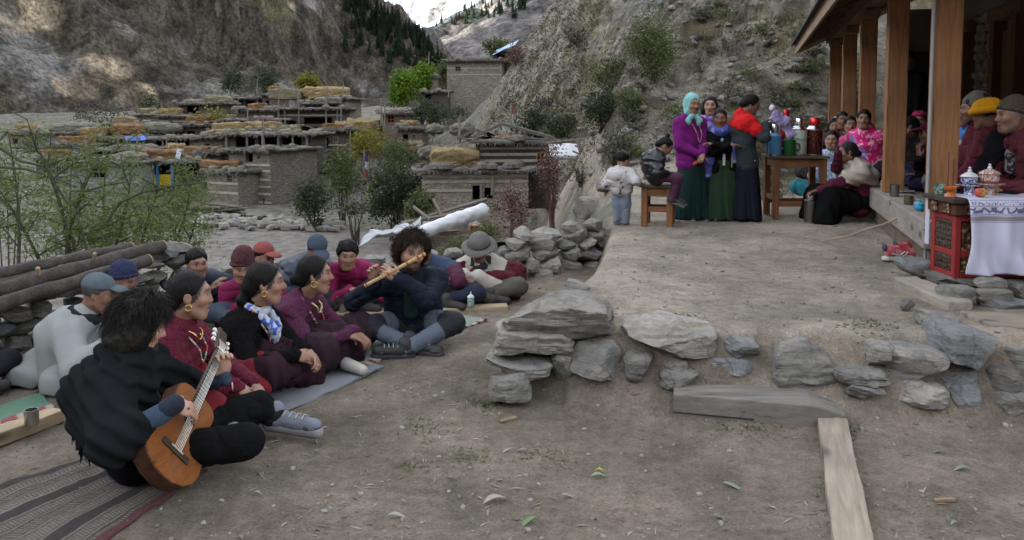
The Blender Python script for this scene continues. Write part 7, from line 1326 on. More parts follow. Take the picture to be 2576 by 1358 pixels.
tag(rock('plastic_bags', P(672, 298, 85), (1.5, .8, .5), None, 9, solid((.5, .52, .54), .5), None, 3), 'heap of white plastic bags on a village roof', 'bags')
house('dark roofed shed row between the middle houses', (560, 303, 700, 320), 80, 4., WDK, 0, [(580, 306, 620, 319, 'o'), (630, 306, 680, 319, 'o')], [], .5)
house('pale stone house with a straw block on its flat roof, upper left', (398, 293, 498, 346), 88, 5., WST, -6, [(425, 306, 435, 318, 'w')], [305, 325], .5); stack('square golden straw block on the upper left stone house', (397, 273, 446, 292), 89, 1.8, STRAW, 0, 14, GS)
house('thatched hay loft on the upper left house', (452, 262, 560, 292), 91, 4., WDK, 0, [(470, 266, 500, 290, 'o')], [], .6, cat='loft', name='hay_loft'); stack('rounded hay dome on the upper left loft', (505, 240, 570, 266), 91, 3., HAY, 0, 15, .5, GS); stack('low grey hay ridge next to the dome', (455, 248, 520, 264), 91, 2.5, HAYG, 0, 16, .5, GS)
house('long white house with slate roof at the far left', (72, 336, 212, 392), 80, 5., WWH, 4, [(180, 345, 190, 358, 'o')], [], .5)
for i in range(26): pass
stack('heap of roof slates on the white house at the far left', (105, 309, 252, 336), 80.5, 4., HAYG, 0, 17, .8, GS)
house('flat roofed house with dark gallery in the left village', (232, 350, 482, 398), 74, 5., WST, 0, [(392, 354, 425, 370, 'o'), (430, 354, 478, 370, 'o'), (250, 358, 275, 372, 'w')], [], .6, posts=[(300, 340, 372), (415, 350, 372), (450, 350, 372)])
stack('golden straw block beside a pole in the left village', (200, 320, 256, 346), 75, 2., STRAW, 0, 18, GS); stack('red-brown straw block left of the hay mound', (276, 314, 342, 338), 76, 2., STRAWD, 0, 19, GS); stack('grey-green hay mound on the left gallery house', (345, 308, 442, 338), 78, 3., HAYG, 0, 20, .5, GS); stack('tall straw bundle leaning below the blue tarp', (408, 360, 452, 392), 69, 2., STRAW, 0, 21, .7, GS)
house('low shed with hay roof under the blue tarp', (232, 378, 402, 400), 68, 4., WDK, 0, [(250, 382, 300, 398, 'o')], [], .6); stack('flat hay layer on the low shed', (285, 366, 365, 380), 69, 3., HAY, 0, 22, .6, GS)
house('white house with teal tinge and wooden door behind the willow', (172, 412, 345, 500), 58, 5., wallmat('teal', (.42, .46, .43), (.3, .36, .34), (.2, .22, .2), 1., 3.), 0, [(232, 418, 270, 446, 'w')], [], .4); q = wallmat
BL = solid((.045, .2, .42), .6, 0, .2); YE = solid((.5, .36, .012), .6, 0, .15)
rt_, at_, w_, h_, k_ = house('house with bright blue gallery posts and yellow panels left of the tall house', (346, 408, 520, 500), 61, 4.5, WDK, 0, [(362, 412, 396, 470, 'o'), (401, 412, 434, 470, 'o'), (470, 415, 500, 440, 'o')], [], .5)
bl = lambda n_, u0, v0, u1, v1, m_, d=-.08: MB().add(*(lambda a, b, c, e: ([at_(a, d - .06, c), at_(b, d - .06, c), at_(b, d + .06, c), at_(a, d + .06, c), at_(a, d - .06, e), at_(b, d - .06, e), at_(b, d + .06, e), at_(a, d + .06, e)], [(3, 2, 1, 0), (4, 5, 6, 7), (0, 1, 5, 4), (1, 2, 6, 5), (2, 3, 7, 6), (3, 0, 4, 7)]))((u0 - 346) * k_ - w_ / 2, (u1 - 346) * k_ - w_ / 2, (500 - v1) * k_, (500 - v0) * k_)).build(n_, m_, rt_)
for u in (358, 397, 434): bl('blue_post', u, 411, u + 6, 470, BL, -.14)
bl('blue_beam', 354, 406, 442, 412, BL, -.28); bl('yellow_panel', 365, 438, 396, 466, YE); bl('yellow_panel', 404, 438, 433, 466, YE)
stack('dark golden straw block on the roof of the blue gallery house', (348, 379, 432, 407), 61.5, 2., STRAWD, 0, 24, GS); stack('greyish hay on the roof right of the tin sheet', (455, 392, 505, 408), 62, 2., HAY, 0, 25, .6, GS); stack('twiggy grey hay heap above the white house', (262, 385, 345, 412), 59, 2.5, HAYG, 0, 26, .5, GS)
def sheet(name, label, pts, Ys, mat, cat, n=14, amp=.04, thick=.03, seed=0, group=None):
    A, B, C, D = [P(x, y, z) for (x, y), z in zip(pts, Ys)]; U, W = np.meshgrid(np.linspace(0, 1, n), np.linspace(0, 1, n), indexing='ij'); u, w = U.ravel()[:, None], W.ravel()[:, None]; p = A * (1 - u) * (1 - w) + B * u * (1 - w) + C * u * w + D * (1 - u) * w; nrmv = nrm(np.cross(B - A, D - A)); p = p + nrmv * (amp * fbm(np.concatenate([u * 4, w * 4, u * 0 + seed], 1), 3, seed))[:, None]
    i = np.arange(n * n).reshape(n, n); o = raw(name, p, np.stack([i[:-1, :-1], i[1:, :-1], i[1:, 1:], i[:-1, 1:]], -1).reshape(-1, 4), mat, None, p.mean(0), True); m = o.modifiers.new('solid', 'SOLIDIFY'); m.thickness = thick; return tag(o, label, cat, group)
sheet('tarpaulin', 'bright blue tarpaulin over a roof in the left village', [(313, 345), (372, 342), (366, 352), (318, 353)], [71, 71, 70, 70], solid((.03, .12, .5), .4), 'tarp', amp=.1, seed=3)
sheet('corrugated_sheet', 'leaning grey corrugated tin sheet on the blue gallery house', [(440, 398), (452, 400), (458, 374), (446, 373)], [60.5, 60.5, 61, 61], solid((.3, .31, .33), .45, .6), 'tin sheet', amp=.02)
# right-hand houses
house('dark timber-banded house on the right with hay under its gable', (1206, 360, 1386, 432), 43, 5., WDK, 5, [(1352, 386, 1368, 400, 'r')], [372, 388, 404, 420], .5, anchor=.5); 
house('low stone house with open stable door below the dark house', (1062, 430, 1330, 512), 41, 3., WST, 5, [(1188, 466, 1214, 502, 'd'), (1218, 472, 1240, 500, 'o')], [442, 456, 478], .5, posts=[(1210, 462, 512), (1238, 440, 490)])
stack('big square golden straw block on the low stone house', (1079, 379, 1202, 428), 41.6, 2., STRAW, 3, 28, .96, GS); stack('round grey hay bundle standing beside the big straw block', (1050, 374, 1082, 404), 45, 1.3, HAYG, 0, 29, .6, GS)
stack('pale hay roll behind the right-hand roof, left one', (1066, 314, 1112, 338), 55, 1.8, HAYG, 0, 30, .6, GS); stack('pale hay roll behind the right-hand roof, right one', (1128, 312, 1190, 342), 52, 1.8, HAYG, 0, 31, .6, GS); stack('loose golden straw under the gable of the dark house', (1240, 340, 1320, 356), 43.5, 1.5, STRAW, 0, 32, .6, GS)
def gable(label, xl, xm, xr, yb, yt, Y, d):
    root = thing('gable_roof', label, 'roof', P(xm, yb, Y)); a, t, b = P(xl, yb, Y), P(xm, yt, Y), P(xr, yb, Y); D = V(0, d, 0)
    for p, q in ((a, t), (t, b)): n_ = nrm(np.cross(q - p, V(0, 1, 0))); n_ = n_ * np.sign(n_[2]); m = MB(); m.add([p, q, q + D, p + D, p + n_ * .16, q + n_ * .16, q + D + n_ * .16, p + D + n_ * .16], [(3, 2, 1, 0), (4, 5, 6, 7), (0, 1, 5, 4), (1, 2, 6, 5), (2, 3, 7, 6), (3, 0, 4, 7)]); m.build('roof_slope', ROOFM, root)
    for s_ in (.3, .55, .8): m = MB(); p = lerp(a, b, s_); zt = lerp(a, t, s_ / .45)[2] if s_ < .45 else lerp(t, b, (s_ - .45) / .55)[2]; m.tube([p + V(0, .3, -.1), V(p[0], p[1] + .3, zt)], .07, 6); m.build('post', TIMV, root)
gable('shallow thatched gable roof on top of the dark right-hand house', 1186, 1262, 1392, 352, 316, 44, 3.); gable('small grey gable roof left of the thatched one', 1150, 1195, 1250, 352, 330, 45, 2.5)
house('brown hut with red window frame above the bushes', (962, 286, 1038, 322), 78, 4., WBR, 0, [(976, 293, 990, 308, 'r')], [], .5); stack('thatch mound on the brown hut', (965, 272, 1040, 288), 79, 3., HAYG, 0, 33, .5, GS)
house('stone house high on the right slope below the blue roof', (1124, 154, 1262, 206), 100, 6., WST, -3, [(1146, 168, 1158, 178, 'w')], [172, 188], .6, sink=8.); sheet('roof_sheet', 'tilted blue tin roof of the highest house', [(1238, 138), (1296, 112), (1304, 100), (1248, 126)], [104, 104, 108, 108], solid((.18, .32, .5), .4, .3), 'tin roof', amp=.05); house('dark shed under the tilted blue roof', (1240, 130, 1288, 152), 105, 3., WDK, 0, [(1250, 136, 1270, 150, 'o')], [], .2, roof=False)
house('small dark shed below the two green trees', (1062, 232, 1128, 252), 92, 3., WDK, 0, [(1070, 238, 1085, 250, 'o')], [], .4); house('tiny stone hut right of the two green trees', (1082, 196, 1100, 225), 98, 2., WST, 0, [], [], .3)
stack('golden straw wall behind the yellow bush', (868, 302, 934, 340), 74, 2.4, STRAW, 0, 34, GS); stack('dull straw stack left of the golden wall', (838, 308, 872, 330), 76, 2., HAY, 0, 35, GS)
# more flat-roofed houses filling the stepped rows
rv = random.Random(12); WH = ['left of the tall stone house under its eaves', 'behind the upper left hay loft', 'below the skyline hut', 'between the two red-brown straw blocks, far left', 'in front of the long white house', 'at the left edge of the willow', 'right of the blue gallery house', 'farthest left of the village', 'right behind the tall stone house loft', 'beside the bush with yellow leaves', 'behind the golden straw wall', 'left of the two pale hay rolls', 'above the left hay mound', 'squeezed between blue gallery house and tall house', 'beside the skyline hut', 'above the big dark bush']
for i, (x0, y0, x1, y1, Y) in enumerate(((505, 352, 560, 392, 66), (452, 322, 545, 352, 80), (600, 284, 690, 312, 83), (250, 320, 345, 352, 82), (120, 372, 240, 402, 72), (95, 405, 175, 450, 64), (425, 398, 520, 436, 63), (20, 340, 80, 372, 84), (690, 345, 790, 385, 68), (795, 335, 870, 372, 70), (880, 325, 960, 350, 80), (1000, 330, 1062, 362, 66), (340, 296, 400, 322, 92), (520, 392, 560, 425, 62), (660, 246, 700, 272, 96), (1010, 385, 1075, 425, 56))):
    house('small flat-roofed stone house ' + WH[i], (x0, y0 - 6, x1, y1 + 6), Y, 4., [WST, WDK, WBR, WST][i % 4], rv.uniform(-8, 8), [(x0 + (x1 - x0) * .2, y0 + (y1 - y0) * .25, x0 + (x1 - x0) * .42, y1 - 3, 'o'), (x0 + (x1 - x0) * .6, y0 + (y1 - y0) * .3, x0 + (x1 - x0) * .72, y0 + (y1 - y0) * .62, 'w')], [y0 + (y1 - y0) * .8], .5)[0]['group'] = 'small houses filling the village'
    w_ = (x1 - x0) * rv.uniform(.4, .8); xs_ = rv.uniform(x0, x1 - w_); stack('straw block on the small roof ' + WH[i], (xs_, y0 - 14 - rv.uniform(8, 16), xs_ + w_, y0 - 8), Y + .8, 1.5, rv.choice([STRAW, STRAWD, HAY, STRAW]), rv.uniform(-6, 6), 200 + i, .92, 'straw blocks on small village roofs')
# white roof sheets nearer to us
WS = solid((.6, .62, .65), .5, 0, .12, 3); PLS = solid((.36, .38, .4), .4, 0, .25, 3)
def corr(name, label, A, B, C, D, mat, cat, nw=22, amp=.035):
    n = nw * 4; U, W = np.meshgrid(np.linspace(0, 1, n), np.linspace(0, 1, 8), indexing='ij'); u, w = U.ravel()[:, None], W.ravel()[:, None]; p = A * (1 - u) * (1 - w) + B * u * (1 - w) + C * u * w + D * (1 - u) * w; nv = nrm(np.cross(B - A, D - A)); nv = nv * np.sign(nv[2]); p = p + nv * (amp * np.sin(u * nw * 6.283) + .05 * fbm(np.concatenate([u * 3, w * 3, 0 * u], 1), 2, 4)[:, None]); i = np.arange(n * 8).reshape(n, 8); o = raw(name, p, np.stack([i[:-1, :-1], i[1:, :-1], i[1:, 1:], i[:-1, 1:]], -1).reshape(-1, 4), mat, None, p.mean(0), True); m = o.modifiers.new('solid', 'SOLIDIFY'); m.thickness = .02; return tag(o, label, cat)
rl = S(); a_, b_ = P(1062, 583, 24.5), P(1214, 530, 26); rl.cap(a_, b_, .2, .24, .1); rl.cap(a_ + V(0, .3, -.05), b_ + V(0, .35, -.03), .16, .2, .15); ax_ = nrm(b_ - a_); rl.fold(lambda p: .03 * vn(np.stack([p @ ax_ * .5, p[:, 1] * 9, p[:, 2] * 9], 1), 4) + .02 * vn(p * 4, 7)); rw = thing('tarpaulin_roll', 'long white tarpaulin roll sloping up to the right behind the flute player', 'tarp', a_); rl.build('sheet', WS, rw, .045)
sheet('plastic_sheet', 'grey plastic sheet tapering to the left of the white roof', [(898, 607), (1062, 590), (1058, 552), (985, 572)], [23.5, 24, 26, 25.5], PLS, 'sheet', amp=.2, seed=5)
m = MB()
for i, (a, b) in enumerate((((1040, 520), (1082, 552)), ((1010, 560), (1130, 540)), ((1090, 500), (1120, 560)), ((1150, 520), (1230, 508)), ((1060, 548), (1225, 500)))): tag(MB().tube([P(*a, 27.3), P(*b, 26.8)], .06, 6).build('pole', TIMV), 'rough timber pole of the rack behind the white sheet roof', 'pole', 'poles of the rack behind the white roof')
house('rubble base under the white sheet roof', (1075, 580, 1225, 640), 25.5, 2.5, WST, 10, [], [], .1, roof=False)
bxr = thing('wooden_crate', 'small orange wooden box below the white sheet roof', 'box', P(1195, 588, 23)); c = P(1195, 578, 23); [MB().box(c + V(*o), s).build('board', solid((.3, .085, .035), .7), bxr) for o, s in (((0, 0, -.12), (.3, .2, .03)), ((0, 0, .12), (.3, .2, .03)), ((-.14, 0, 0), (.03, .2, .24)), ((.14, 0, 0), (.03, .2, .24)), ((0, .08, 0), (.26, .02, .2)))]
corr('roof_sheet', 'white sheet leaning on poles right of the dark house', P(1382, 394, 37), P(1466, 392, 37.5), P(1450, 362, 38.5), P(1380, 362, 38), WS, 'sheet roof', 5, .006)
for i, (x0, y0, x1, y1, Y) in enumerate(((1440, 380, 1490, 402, 37), (1446, 366, 1500, 390, 37.5), (1452, 350, 1460, 396, 36.8), (1372, 360, 1470, 350, 37.2), (1380, 400, 1470, 398, 36.9), (1478, 345, 1486, 400, 37))): tag(MB().tube([P(x0, y0, Y), P(x1, y1, Y)], .05, 6).build('pole', TIMV), 'grey pole propping the white sheet right of the dark house', 'pole', 'poles of the white sheet lean-to')
# poles and prayer flags
PG = 'bare poles standing among the village roofs'
for x, ya, yb, Y in ((512, 212, 246, 90), (646, 198, 246, 97), (700, 232, 300, 83), (716, 300, 345, 70), (622, 272, 320, 74), (660, 296, 372, 61), (752, 226, 262, 87), (823, 212, 268, 85), (862, 205, 225, 90), (418, 345, 390, 70), (343, 345, 445, 60), (296, 330, 372, 72), (857, 268, 318, 80), (880, 330, 390, 66), (1155, 292, 360, 47), (1085, 155, 200, 99), (1128, 210, 245, 90), (967, 262, 318, 76), (958, 255, 312, 76), (1078, 130, 160, 110)):
    tag(MB().tube([P(x, yb, Y), P(x + 1, ya, Y)], [.09, .05], 6).build('pole', TIMV), 'bare wooden pole rising above the village roofs', 'pole', PG)
def flag(label, x, ya, yb, Y, cols, pole=True, w=10):
    root = thing('prayer_flag', label, 'flag', P(x, yb, Y)); k = Y / FPX
    MB().tube([P(x, yb + 6, Y), P(x, ya - 8, Y)], .05, 6).build('pole', TIMV, root)
    for i, c in enumerate(cols):
        y0, y1 = ya + (yb - ya) * i / len(cols), ya + (yb - ya) * (i + 1) / len(cols); n = 8; v = []
        for a_ in range(n):
            for b_ in range(5): t, u = a_ / (n - 1), b_ / 4; p = P(x + 1 + u * w * (1 - .3 * math.sin(t * 3)), y0 + (y1 - y0) * t + u * 3, Y) + V(0, .12 * math.sin(u * 7 + t * 3 + i), 0); v.append(p)
        f = [(a_ * 5 + b_, a_ * 5 + b_ + 1, a_ * 5 + b_ + 6, a_ * 5 + b_ + 5) for a_ in range(n - 1) for b_ in range(4)]; raw('cloth', v, f, solid(c, .9), root, smooth=True)
flag('blue white and red prayer flag beside the dark bushes', 916, 384, 446, 50, [(.04, .045, .16), (.5, .52, .58), (.35, .06, .05)], w=10); flag('white and red prayer flag on the gable of the dark house', 1286, 266, 322, 44.5, [(.35, .07, .05), (.5, .5, .5), (.5, .5, .5)], w=6); flag('yellow prayer flag at the edge of the brush heap', 921, 468, 500, 56, [(.55, .5, .02)], w=5)
tag(MB().tube([P(882, 515, 56), P(902, 402, 56.5)], .05, 6).build('pole', TIMV), 'thin pole leaning over the brush heap', 'pole')
# fence and brush on the hillside
fn = thing('picket_fence', 'dark broken picket fence on the right hillside', 'fence', GH(1385, 262))
fy = GH(1385, 262)[1]
for i in range(16): x = 1348 + i * 5; MB().tube([P(x, 266, fy), P(x + 1, 240 + (i * 37 % 11), fy)], .0009 * fy, 5).build('picket', solid((.06, .05, .045), .9), fn)
MB().tube([P(1345, 255, fy - .05), P(1428, 258, fy - .05)], .0008 * fy, 5).build('rail', solid((.06, .05, .045), .9), fn)
# stone banks below the houses
bk = thing('rubble_bank', 'rubble stone bank below the tall stone house', 'stone wall', P(620, 550, 50)); bk['kind'] = 'thing'; rn = random.Random(3)
for i in range(170):
    x = rn.uniform(470, 860); t = rn.random(); y = 534 + t * 40 + (x - 480) * .01; Y = 52 - t * 5; c = P(x, y, Y); c[2] = gz(c[0], c[1]) + .15; rock('stone', c, (rn.uniform(.4, 1.), rn.uniform(.4, .8), rn.uniform(.25, .5)), None, 2000 + i % 30, STONEW if rn.random() < .5 else STONE, bk, 1)
wpile = thing('woodpile', 'pile of split branches beside the stable doors of the tall house', 'woodpile', P(540, 525, 52))
for i in range(26): c = P(rn.uniform(500, 585), rn.uniform(512, 532), 51.5 + rn.uniform(-.5, .5)); d = V(rn.uniform(.6, 1.5), rn.uniform(-.3, .3), rn.uniform(-.15, .15)); MB().tube([c - d, c + d], rn.uniform(.05, .1), 6).build('branch', TIM, wpile)
BY = GH(885, 524)[1]; bk_ = BY / 39.5; br = thing('brush_heap', 'heap of dead grey branches by the leaning pole', 'brush heap', P(885, 522, BY))
for i in range(60): c = P(rn.gauss(885, 24), 526 - abs(rn.gauss(0, 13)), BY + rn.uniform(-1, 1)); d = V(rn.uniform(-1, 1), rn.uniform(-.4, .4), rn.uniform(-.35, .35)) * .8 * bk_; MB().tube([c - d, c, c + d + UP * .1], [.035 * bk_, .03 * bk_, .012], 5).build('branch', TIM, br)
# ------------------------------------------------------------------ plants
def leaf_mesh(cent, size, aspect, rng, droop=.3, curl=0.):
    """slender quads (kite shaped) scattered at the given points"""
    n = len(cent); d = rng.normal(size=(n, 3)); d[:, 2] = d[:, 2] * .6 - droop * 1.4; d /= np.linalg.norm(d, axis=1, keepdims=True); s = np.cross(d, rng.normal(size=(n, 3))); s /= np.linalg.norm(s, axis=1, keepdims=True) + 1e-9
    L_ = size * rng.uniform(.6, 1.3, (n, 1)); a = cent; b = cent + d * L_ * .5 + s * L_ * aspect; c = cent + d * L_; e = cent + d * L_ * .5 - s * L_ * aspect
    v = np.stack([a, b, c, e], 1).reshape(-1, 3); f = np.arange(n * 4).reshape(-1, 4); col = np.repeat(rng.uniform(.55, 1.45, (n, 1)), 4, 0) * np.ones(3); return v, f, col
def shrub(name, label, base, crown_c, rad, n, size, mat, stems=6, seed=0, aspect=.22, clumps=26, tight=.38, stemm=None, sr=.03, cat='shrub', group=None, droop=.2, trunk=None, twigs=0):
    rng = np.random.RandomState(seed); base = np.asarray(base, float); crown_c = np.asarray(crown_c, float); rad = np.asarray(rad, float); root = thing(name, label, cat, base, group)
    cc = rng.normal(size=(clumps, 3)); cc /= np.linalg.norm(cc, axis=1, keepdims=True); cc = crown_c + cc * rad * rng.uniform(.25, 1., (clumps, 1)) ** .6; wts = rng.uniform(.4, 1.6, clumps); wts /= wts.sum()
    k = rng.choice(clumps, n, p=wts); pts = cc[k] + rng.normal(size=(n, 3)) * rad * tight * rng.uniform(.5, 1., (clumps, 1))[k]; pts = pts[pts[:, 2] > base[2] + .02]
    if n: v, f, col = leaf_mesh(pts, size, aspect, rng, droop); raw('crown', v, f, mat, root, col=col)
    m = MB(); sm = stemm or BARK
    for i in range(stems):
        t = cc[rng.randint(clumps)] if i else crown_c + UP * rad[2] * .6; p0 = base + (rng.normal(size=3) * rad * .1) * V(1, 1, 0); mid = lerp(p0, t, .5) + rng.normal(size=3) * rad * .08; m.tube([p0, lerp(p0, mid, .5), mid, t], [sr, sr * .8, sr * .55, sr * .2], 5)
        for _ in range(twigs): q = lerp(mid, t, rng.uniform(-.5, 1)); e = q + rng.normal(size=3) * rad * .3 + UP * rad[2] * .2; m.tube([q, lerp(q, e, .6) + rng.normal(size=3) * .02, e], [sr * .35, sr * .25, sr * .1], 3)
    if m.v: m.build('trunk' if cat == 'tree' else 'stems', sm, root)
    return root
LG = leafmat((.11, .15, .04), (.17, .2, .06), 'willow'); LDK = leafmat((.035, .05, .025), (.06, .075, .035), 'dark'); LBR = leafmat((.075, .17, .012), (.14, .22, .02), 'bright'); LYE = leafmat((.2, .17, .02), (.15, .17, .03), 'yellow'); LOL = leafmat((.085, .105, .04), (.12, .13, .055), 'olive'); LRD = leafmat((.14, .06, .04), (.11, .075, .055), 'rust', .1); LGY = leafmat((.08, .085, .055), (.11, .105, .07), 'dry', .1); TW = solid((.075, .06, .05), .9); TWR = solid((.12, .06, .045), .9)
def vs(name, label, b, Y, n, size, mat, seed, stems=7, sink=True, dpt=1., hill=False, **k):
    x0, y0, x1, y1 = b
    if hill: Y1 = GH((x0 + x1) / 2, y1)[1]; size *= Y1 / Y; k['sr'] = k.get('sr', .03) * Y1 / Y; Y = Y1
    kk = Y / FPX; w, h = (x1 - x0) * kk, (y1 - y0) * kk; base = P((x0 + x1) / 2, y1, Y)
    if sink: base[2] = min(base[2], gz(base[0], base[1]) + .1)
    return shrub(name, label, base, P((x0 + x1) / 2, (y0 + y1) / 2 - h * .0, Y), (w * .5 * .78, w * .42 * dpt, h * .5 * .8), n, size, mat, stems, seed, **k)
# the willow on the left: slender stems and narrow leaves
def willow():
    rng = np.random.RandomState(4); base = P(165, 645, 8.6); base[2] = gz(base[0], base[1]); root = thing('willow_tree', 'young willow with thin stems and narrow green leaves behind the logs', 'tree', base); m = MB(); leaves = []
    tips = []
    def grow(p0, p1, r, bend, depth):
        n = 7; pts = [lerp(p0, p1, t) + bend * math.sin(t * math.pi) for t in np.linspace(0, 1, n)]; m.tube(pts, [r * (1 - .75 * t) for t in np.linspace(0, 1, n)], 5)
        if depth < 2:
            for t in np.linspace(.25, 1, 5 if depth else 8):
                q = lerp(p0, p1, t) + bend * math.sin(t * math.pi); d = nrm(p1 - p0) * .5 + rng.normal(size=3) * V(.8, .6, .5); e = q + nrm(d) * np.linalg.norm(p1 - p0) * rng.uniform(.25, .45); grow(q, e, r * .4, rng.normal(size=3) * .06, depth + 1)
        c = 15 if depth == 2 else (13 if depth else 8)
        for t in rng.uniform(.2, 1., c): leaves.append(lerp(p0, p1, t) + bend * math.sin(t * math.pi) + rng.normal(size=3) * .045)
    for (x, y, Y, x1, y1, Y1, r) in ((175, 645, 8.6, 100, 380, 8.6, .035), (165, 640, 8.7, 235, 420, 8.4, .03), (120, 640, 8.9, -20, 450, 8.8, .025), (250, 640, 8.8, 330, 440, 8.8, .025), (330, 640, 9.3, 400, 470, 9.2, .025), (380, 640, 9.6, 480, 470, 9.6, .022), (200, 640, 9.2, 180, 420, 9.4, .025), (420, 650, 9.9, 500, 520, 9.9, .02), (290, 640, 9.4, 270, 400, 9.6, .025), (40, 650, 8.3, 20, 330, 8.5, .02)):
        a = P(x, y, Y); a[2] = min(a[2], gz(a[0], a[1]) + .0) if False else a[2] - .3; grow(a, P(x1, y1, Y1), r, V(rng.uniform(-.1, .1), 0, .0), 0)
    # two long arching bare branches
    for pts in ([(268, 560), (300, 510), (360, 482), (440, 466), (520, 458)], [(0, 420), (60, 425), (120, 440), (190, 470)], [(0, 372), (50, 405), (110, 418)], [(240, 700), (200, 560), (150, 480), (120, 420), (130, 330)]): m.tube([P(x, y, 8.3) for x, y in pts], [.016, .014, .012, .009, .006][:len(pts)], 5)
    m.build('trunk', solid((.05, .055, .03), .85), root); L0 = np.array(leaves)
    # loose curtain of foliage, denser low down on the right
    ext = []
    for (x, y, Y, sx, sy, n) in ((240, 580, 9., 70, 36, 1300), (330, 565, 9.4, 70, 36, 1500), (420, 545, 9.8, 55, 40, 1500), (480, 490, 10, 40, 26, 400), (170, 510, 8.9, 60, 40, 350), (80, 480, 8.6, 50, 70, 260), (300, 500, 9.4, 70, 26, 350), (40, 380, 8.6, 45, 60, 160), (60, 600, 8.5, 50, 40, 260), (390, 605, 9.6, 60, 30, 700), (200, 620, 8.9, 90, 25, 500)):
        u = rng.normal(size=(n, 2)); ext += [P(x + a * sx, y + b * sy, Y + rng.normal() * .35) for a, b in u]
    pts = np.concatenate([L0, np.array(ext)]); v, f, col = leaf_mesh(np.concatenate([pts, pts[::4] + rng.normal(size=pts[::4].shape) * .06]), .064, .095, rng, .35); raw('crown', v, f, LG, root, col=col)
willow()
vs('shrub', 'loose green shrub at the left edge behind the willow', (-60, 400, 100, 640), 12, 700, .12, LOL, 11, aspect=.12, clumps=40)
vs('shrub', 'grey-green scrub bush against the cliff foot, upper left', (190, 240, 330, 330), 96, 900, .35, LGY, 12, group='scrub at the cliff foot'); vs('shrub', 'dark bush right of the ochre cliff above the hay mound', (330, 230, 420, 310), 98, 900, .35, LDK, 13)
# two round green trees and friends
vs('broadleaf_tree', 'bright green round tree in the gap of the valley, left of two', (970, 178, 1052, 272), 94, 2600, .34, LBR, 21, 5, cat='tree', clumps=40, tight=.3, aspect=.35, sr=.12); vs('broadleaf_tree', 'taller green tree behind the round one in the valley gap', (1018, 150, 1102, 258), 99, 2600, .36, LBR, 22, 5, cat='tree', clumps=40, tight=.3, aspect=.35, sr=.12)
vs('broadleaf_tree', 'small yellow-green tree behind the top straw stacks', (744, 184, 804, 228), 98, 900, .4, LYE, 23, 4, cat='tree', clumps=18, aspect=.35, sr=.1); vs('broadleaf_tree', 'pale green tree on the slope beside the blue roof', (1205, 92, 1285, 145), 112, 900, .45, LOL, 24, 4, cat='tree', clumps=20, aspect=.3, sr=.1); vs('shrub', 'green bush right of the taller valley tree', (1085, 150, 1140, 215), 108, 700, .4, LOL, 25, aspect=.3)
vs('conifer_bush', 'dark conifer clump behind the skyline hut', (640, 160, 700, 245), 118, 900, .5, LDK, 26, cat='tree', aspect=.2); vs('conifer_bush', 'dark conifer left of the skyline pole', (555, 165, 610, 245), 122, 800, .5, LDK, 27, cat='tree', aspect=.2)
vs('shrub', 'yellowing bush in front of the upper left hay loft', (490, 262, 590, 350), 82, 1300, .3, LYE, 28, aspect=.25); vs('shrub', 'dark round bush beside the brown hut', (1030, 248, 1132, 322), 76, 1600, .28, LDK, 29, aspect=.25); vs('shrub', 'bush with yellow leaves before the golden straw wall', (868, 308, 980, 410), 62, 1800, .24, LYE, 30, aspect=.25)
for i, (b, Y, n, m, lab) in enumerate([((800, 350, 920, 500), 50, 2600, LOL, 'mid-green bush right of the tall stone house'), ((905, 385, 1075, 560), 43, 5200, LDK, 'big dark leafy bush in the middle of the village slope'), ((940, 340, 1070, 430), 52, 2200, LOL, 'olive bush behind the big dark one'), ((738, 440, 842, 572), 47, 2600, LDK, 'dense dark bush with many stems at the path'), ((1010, 470, 1100, 560), 39, 1500, LOL, 'small leafy bush in front of the low stone house'), ((850, 500, 930, 545), 41, 500, LGY, 'thin dry bush under the yellow flag')]): vs('shrub', lab, b, Y, n, .2, m, 40 + i, 10, aspect=.22, clumps=40, tight=.3, sr=.05)
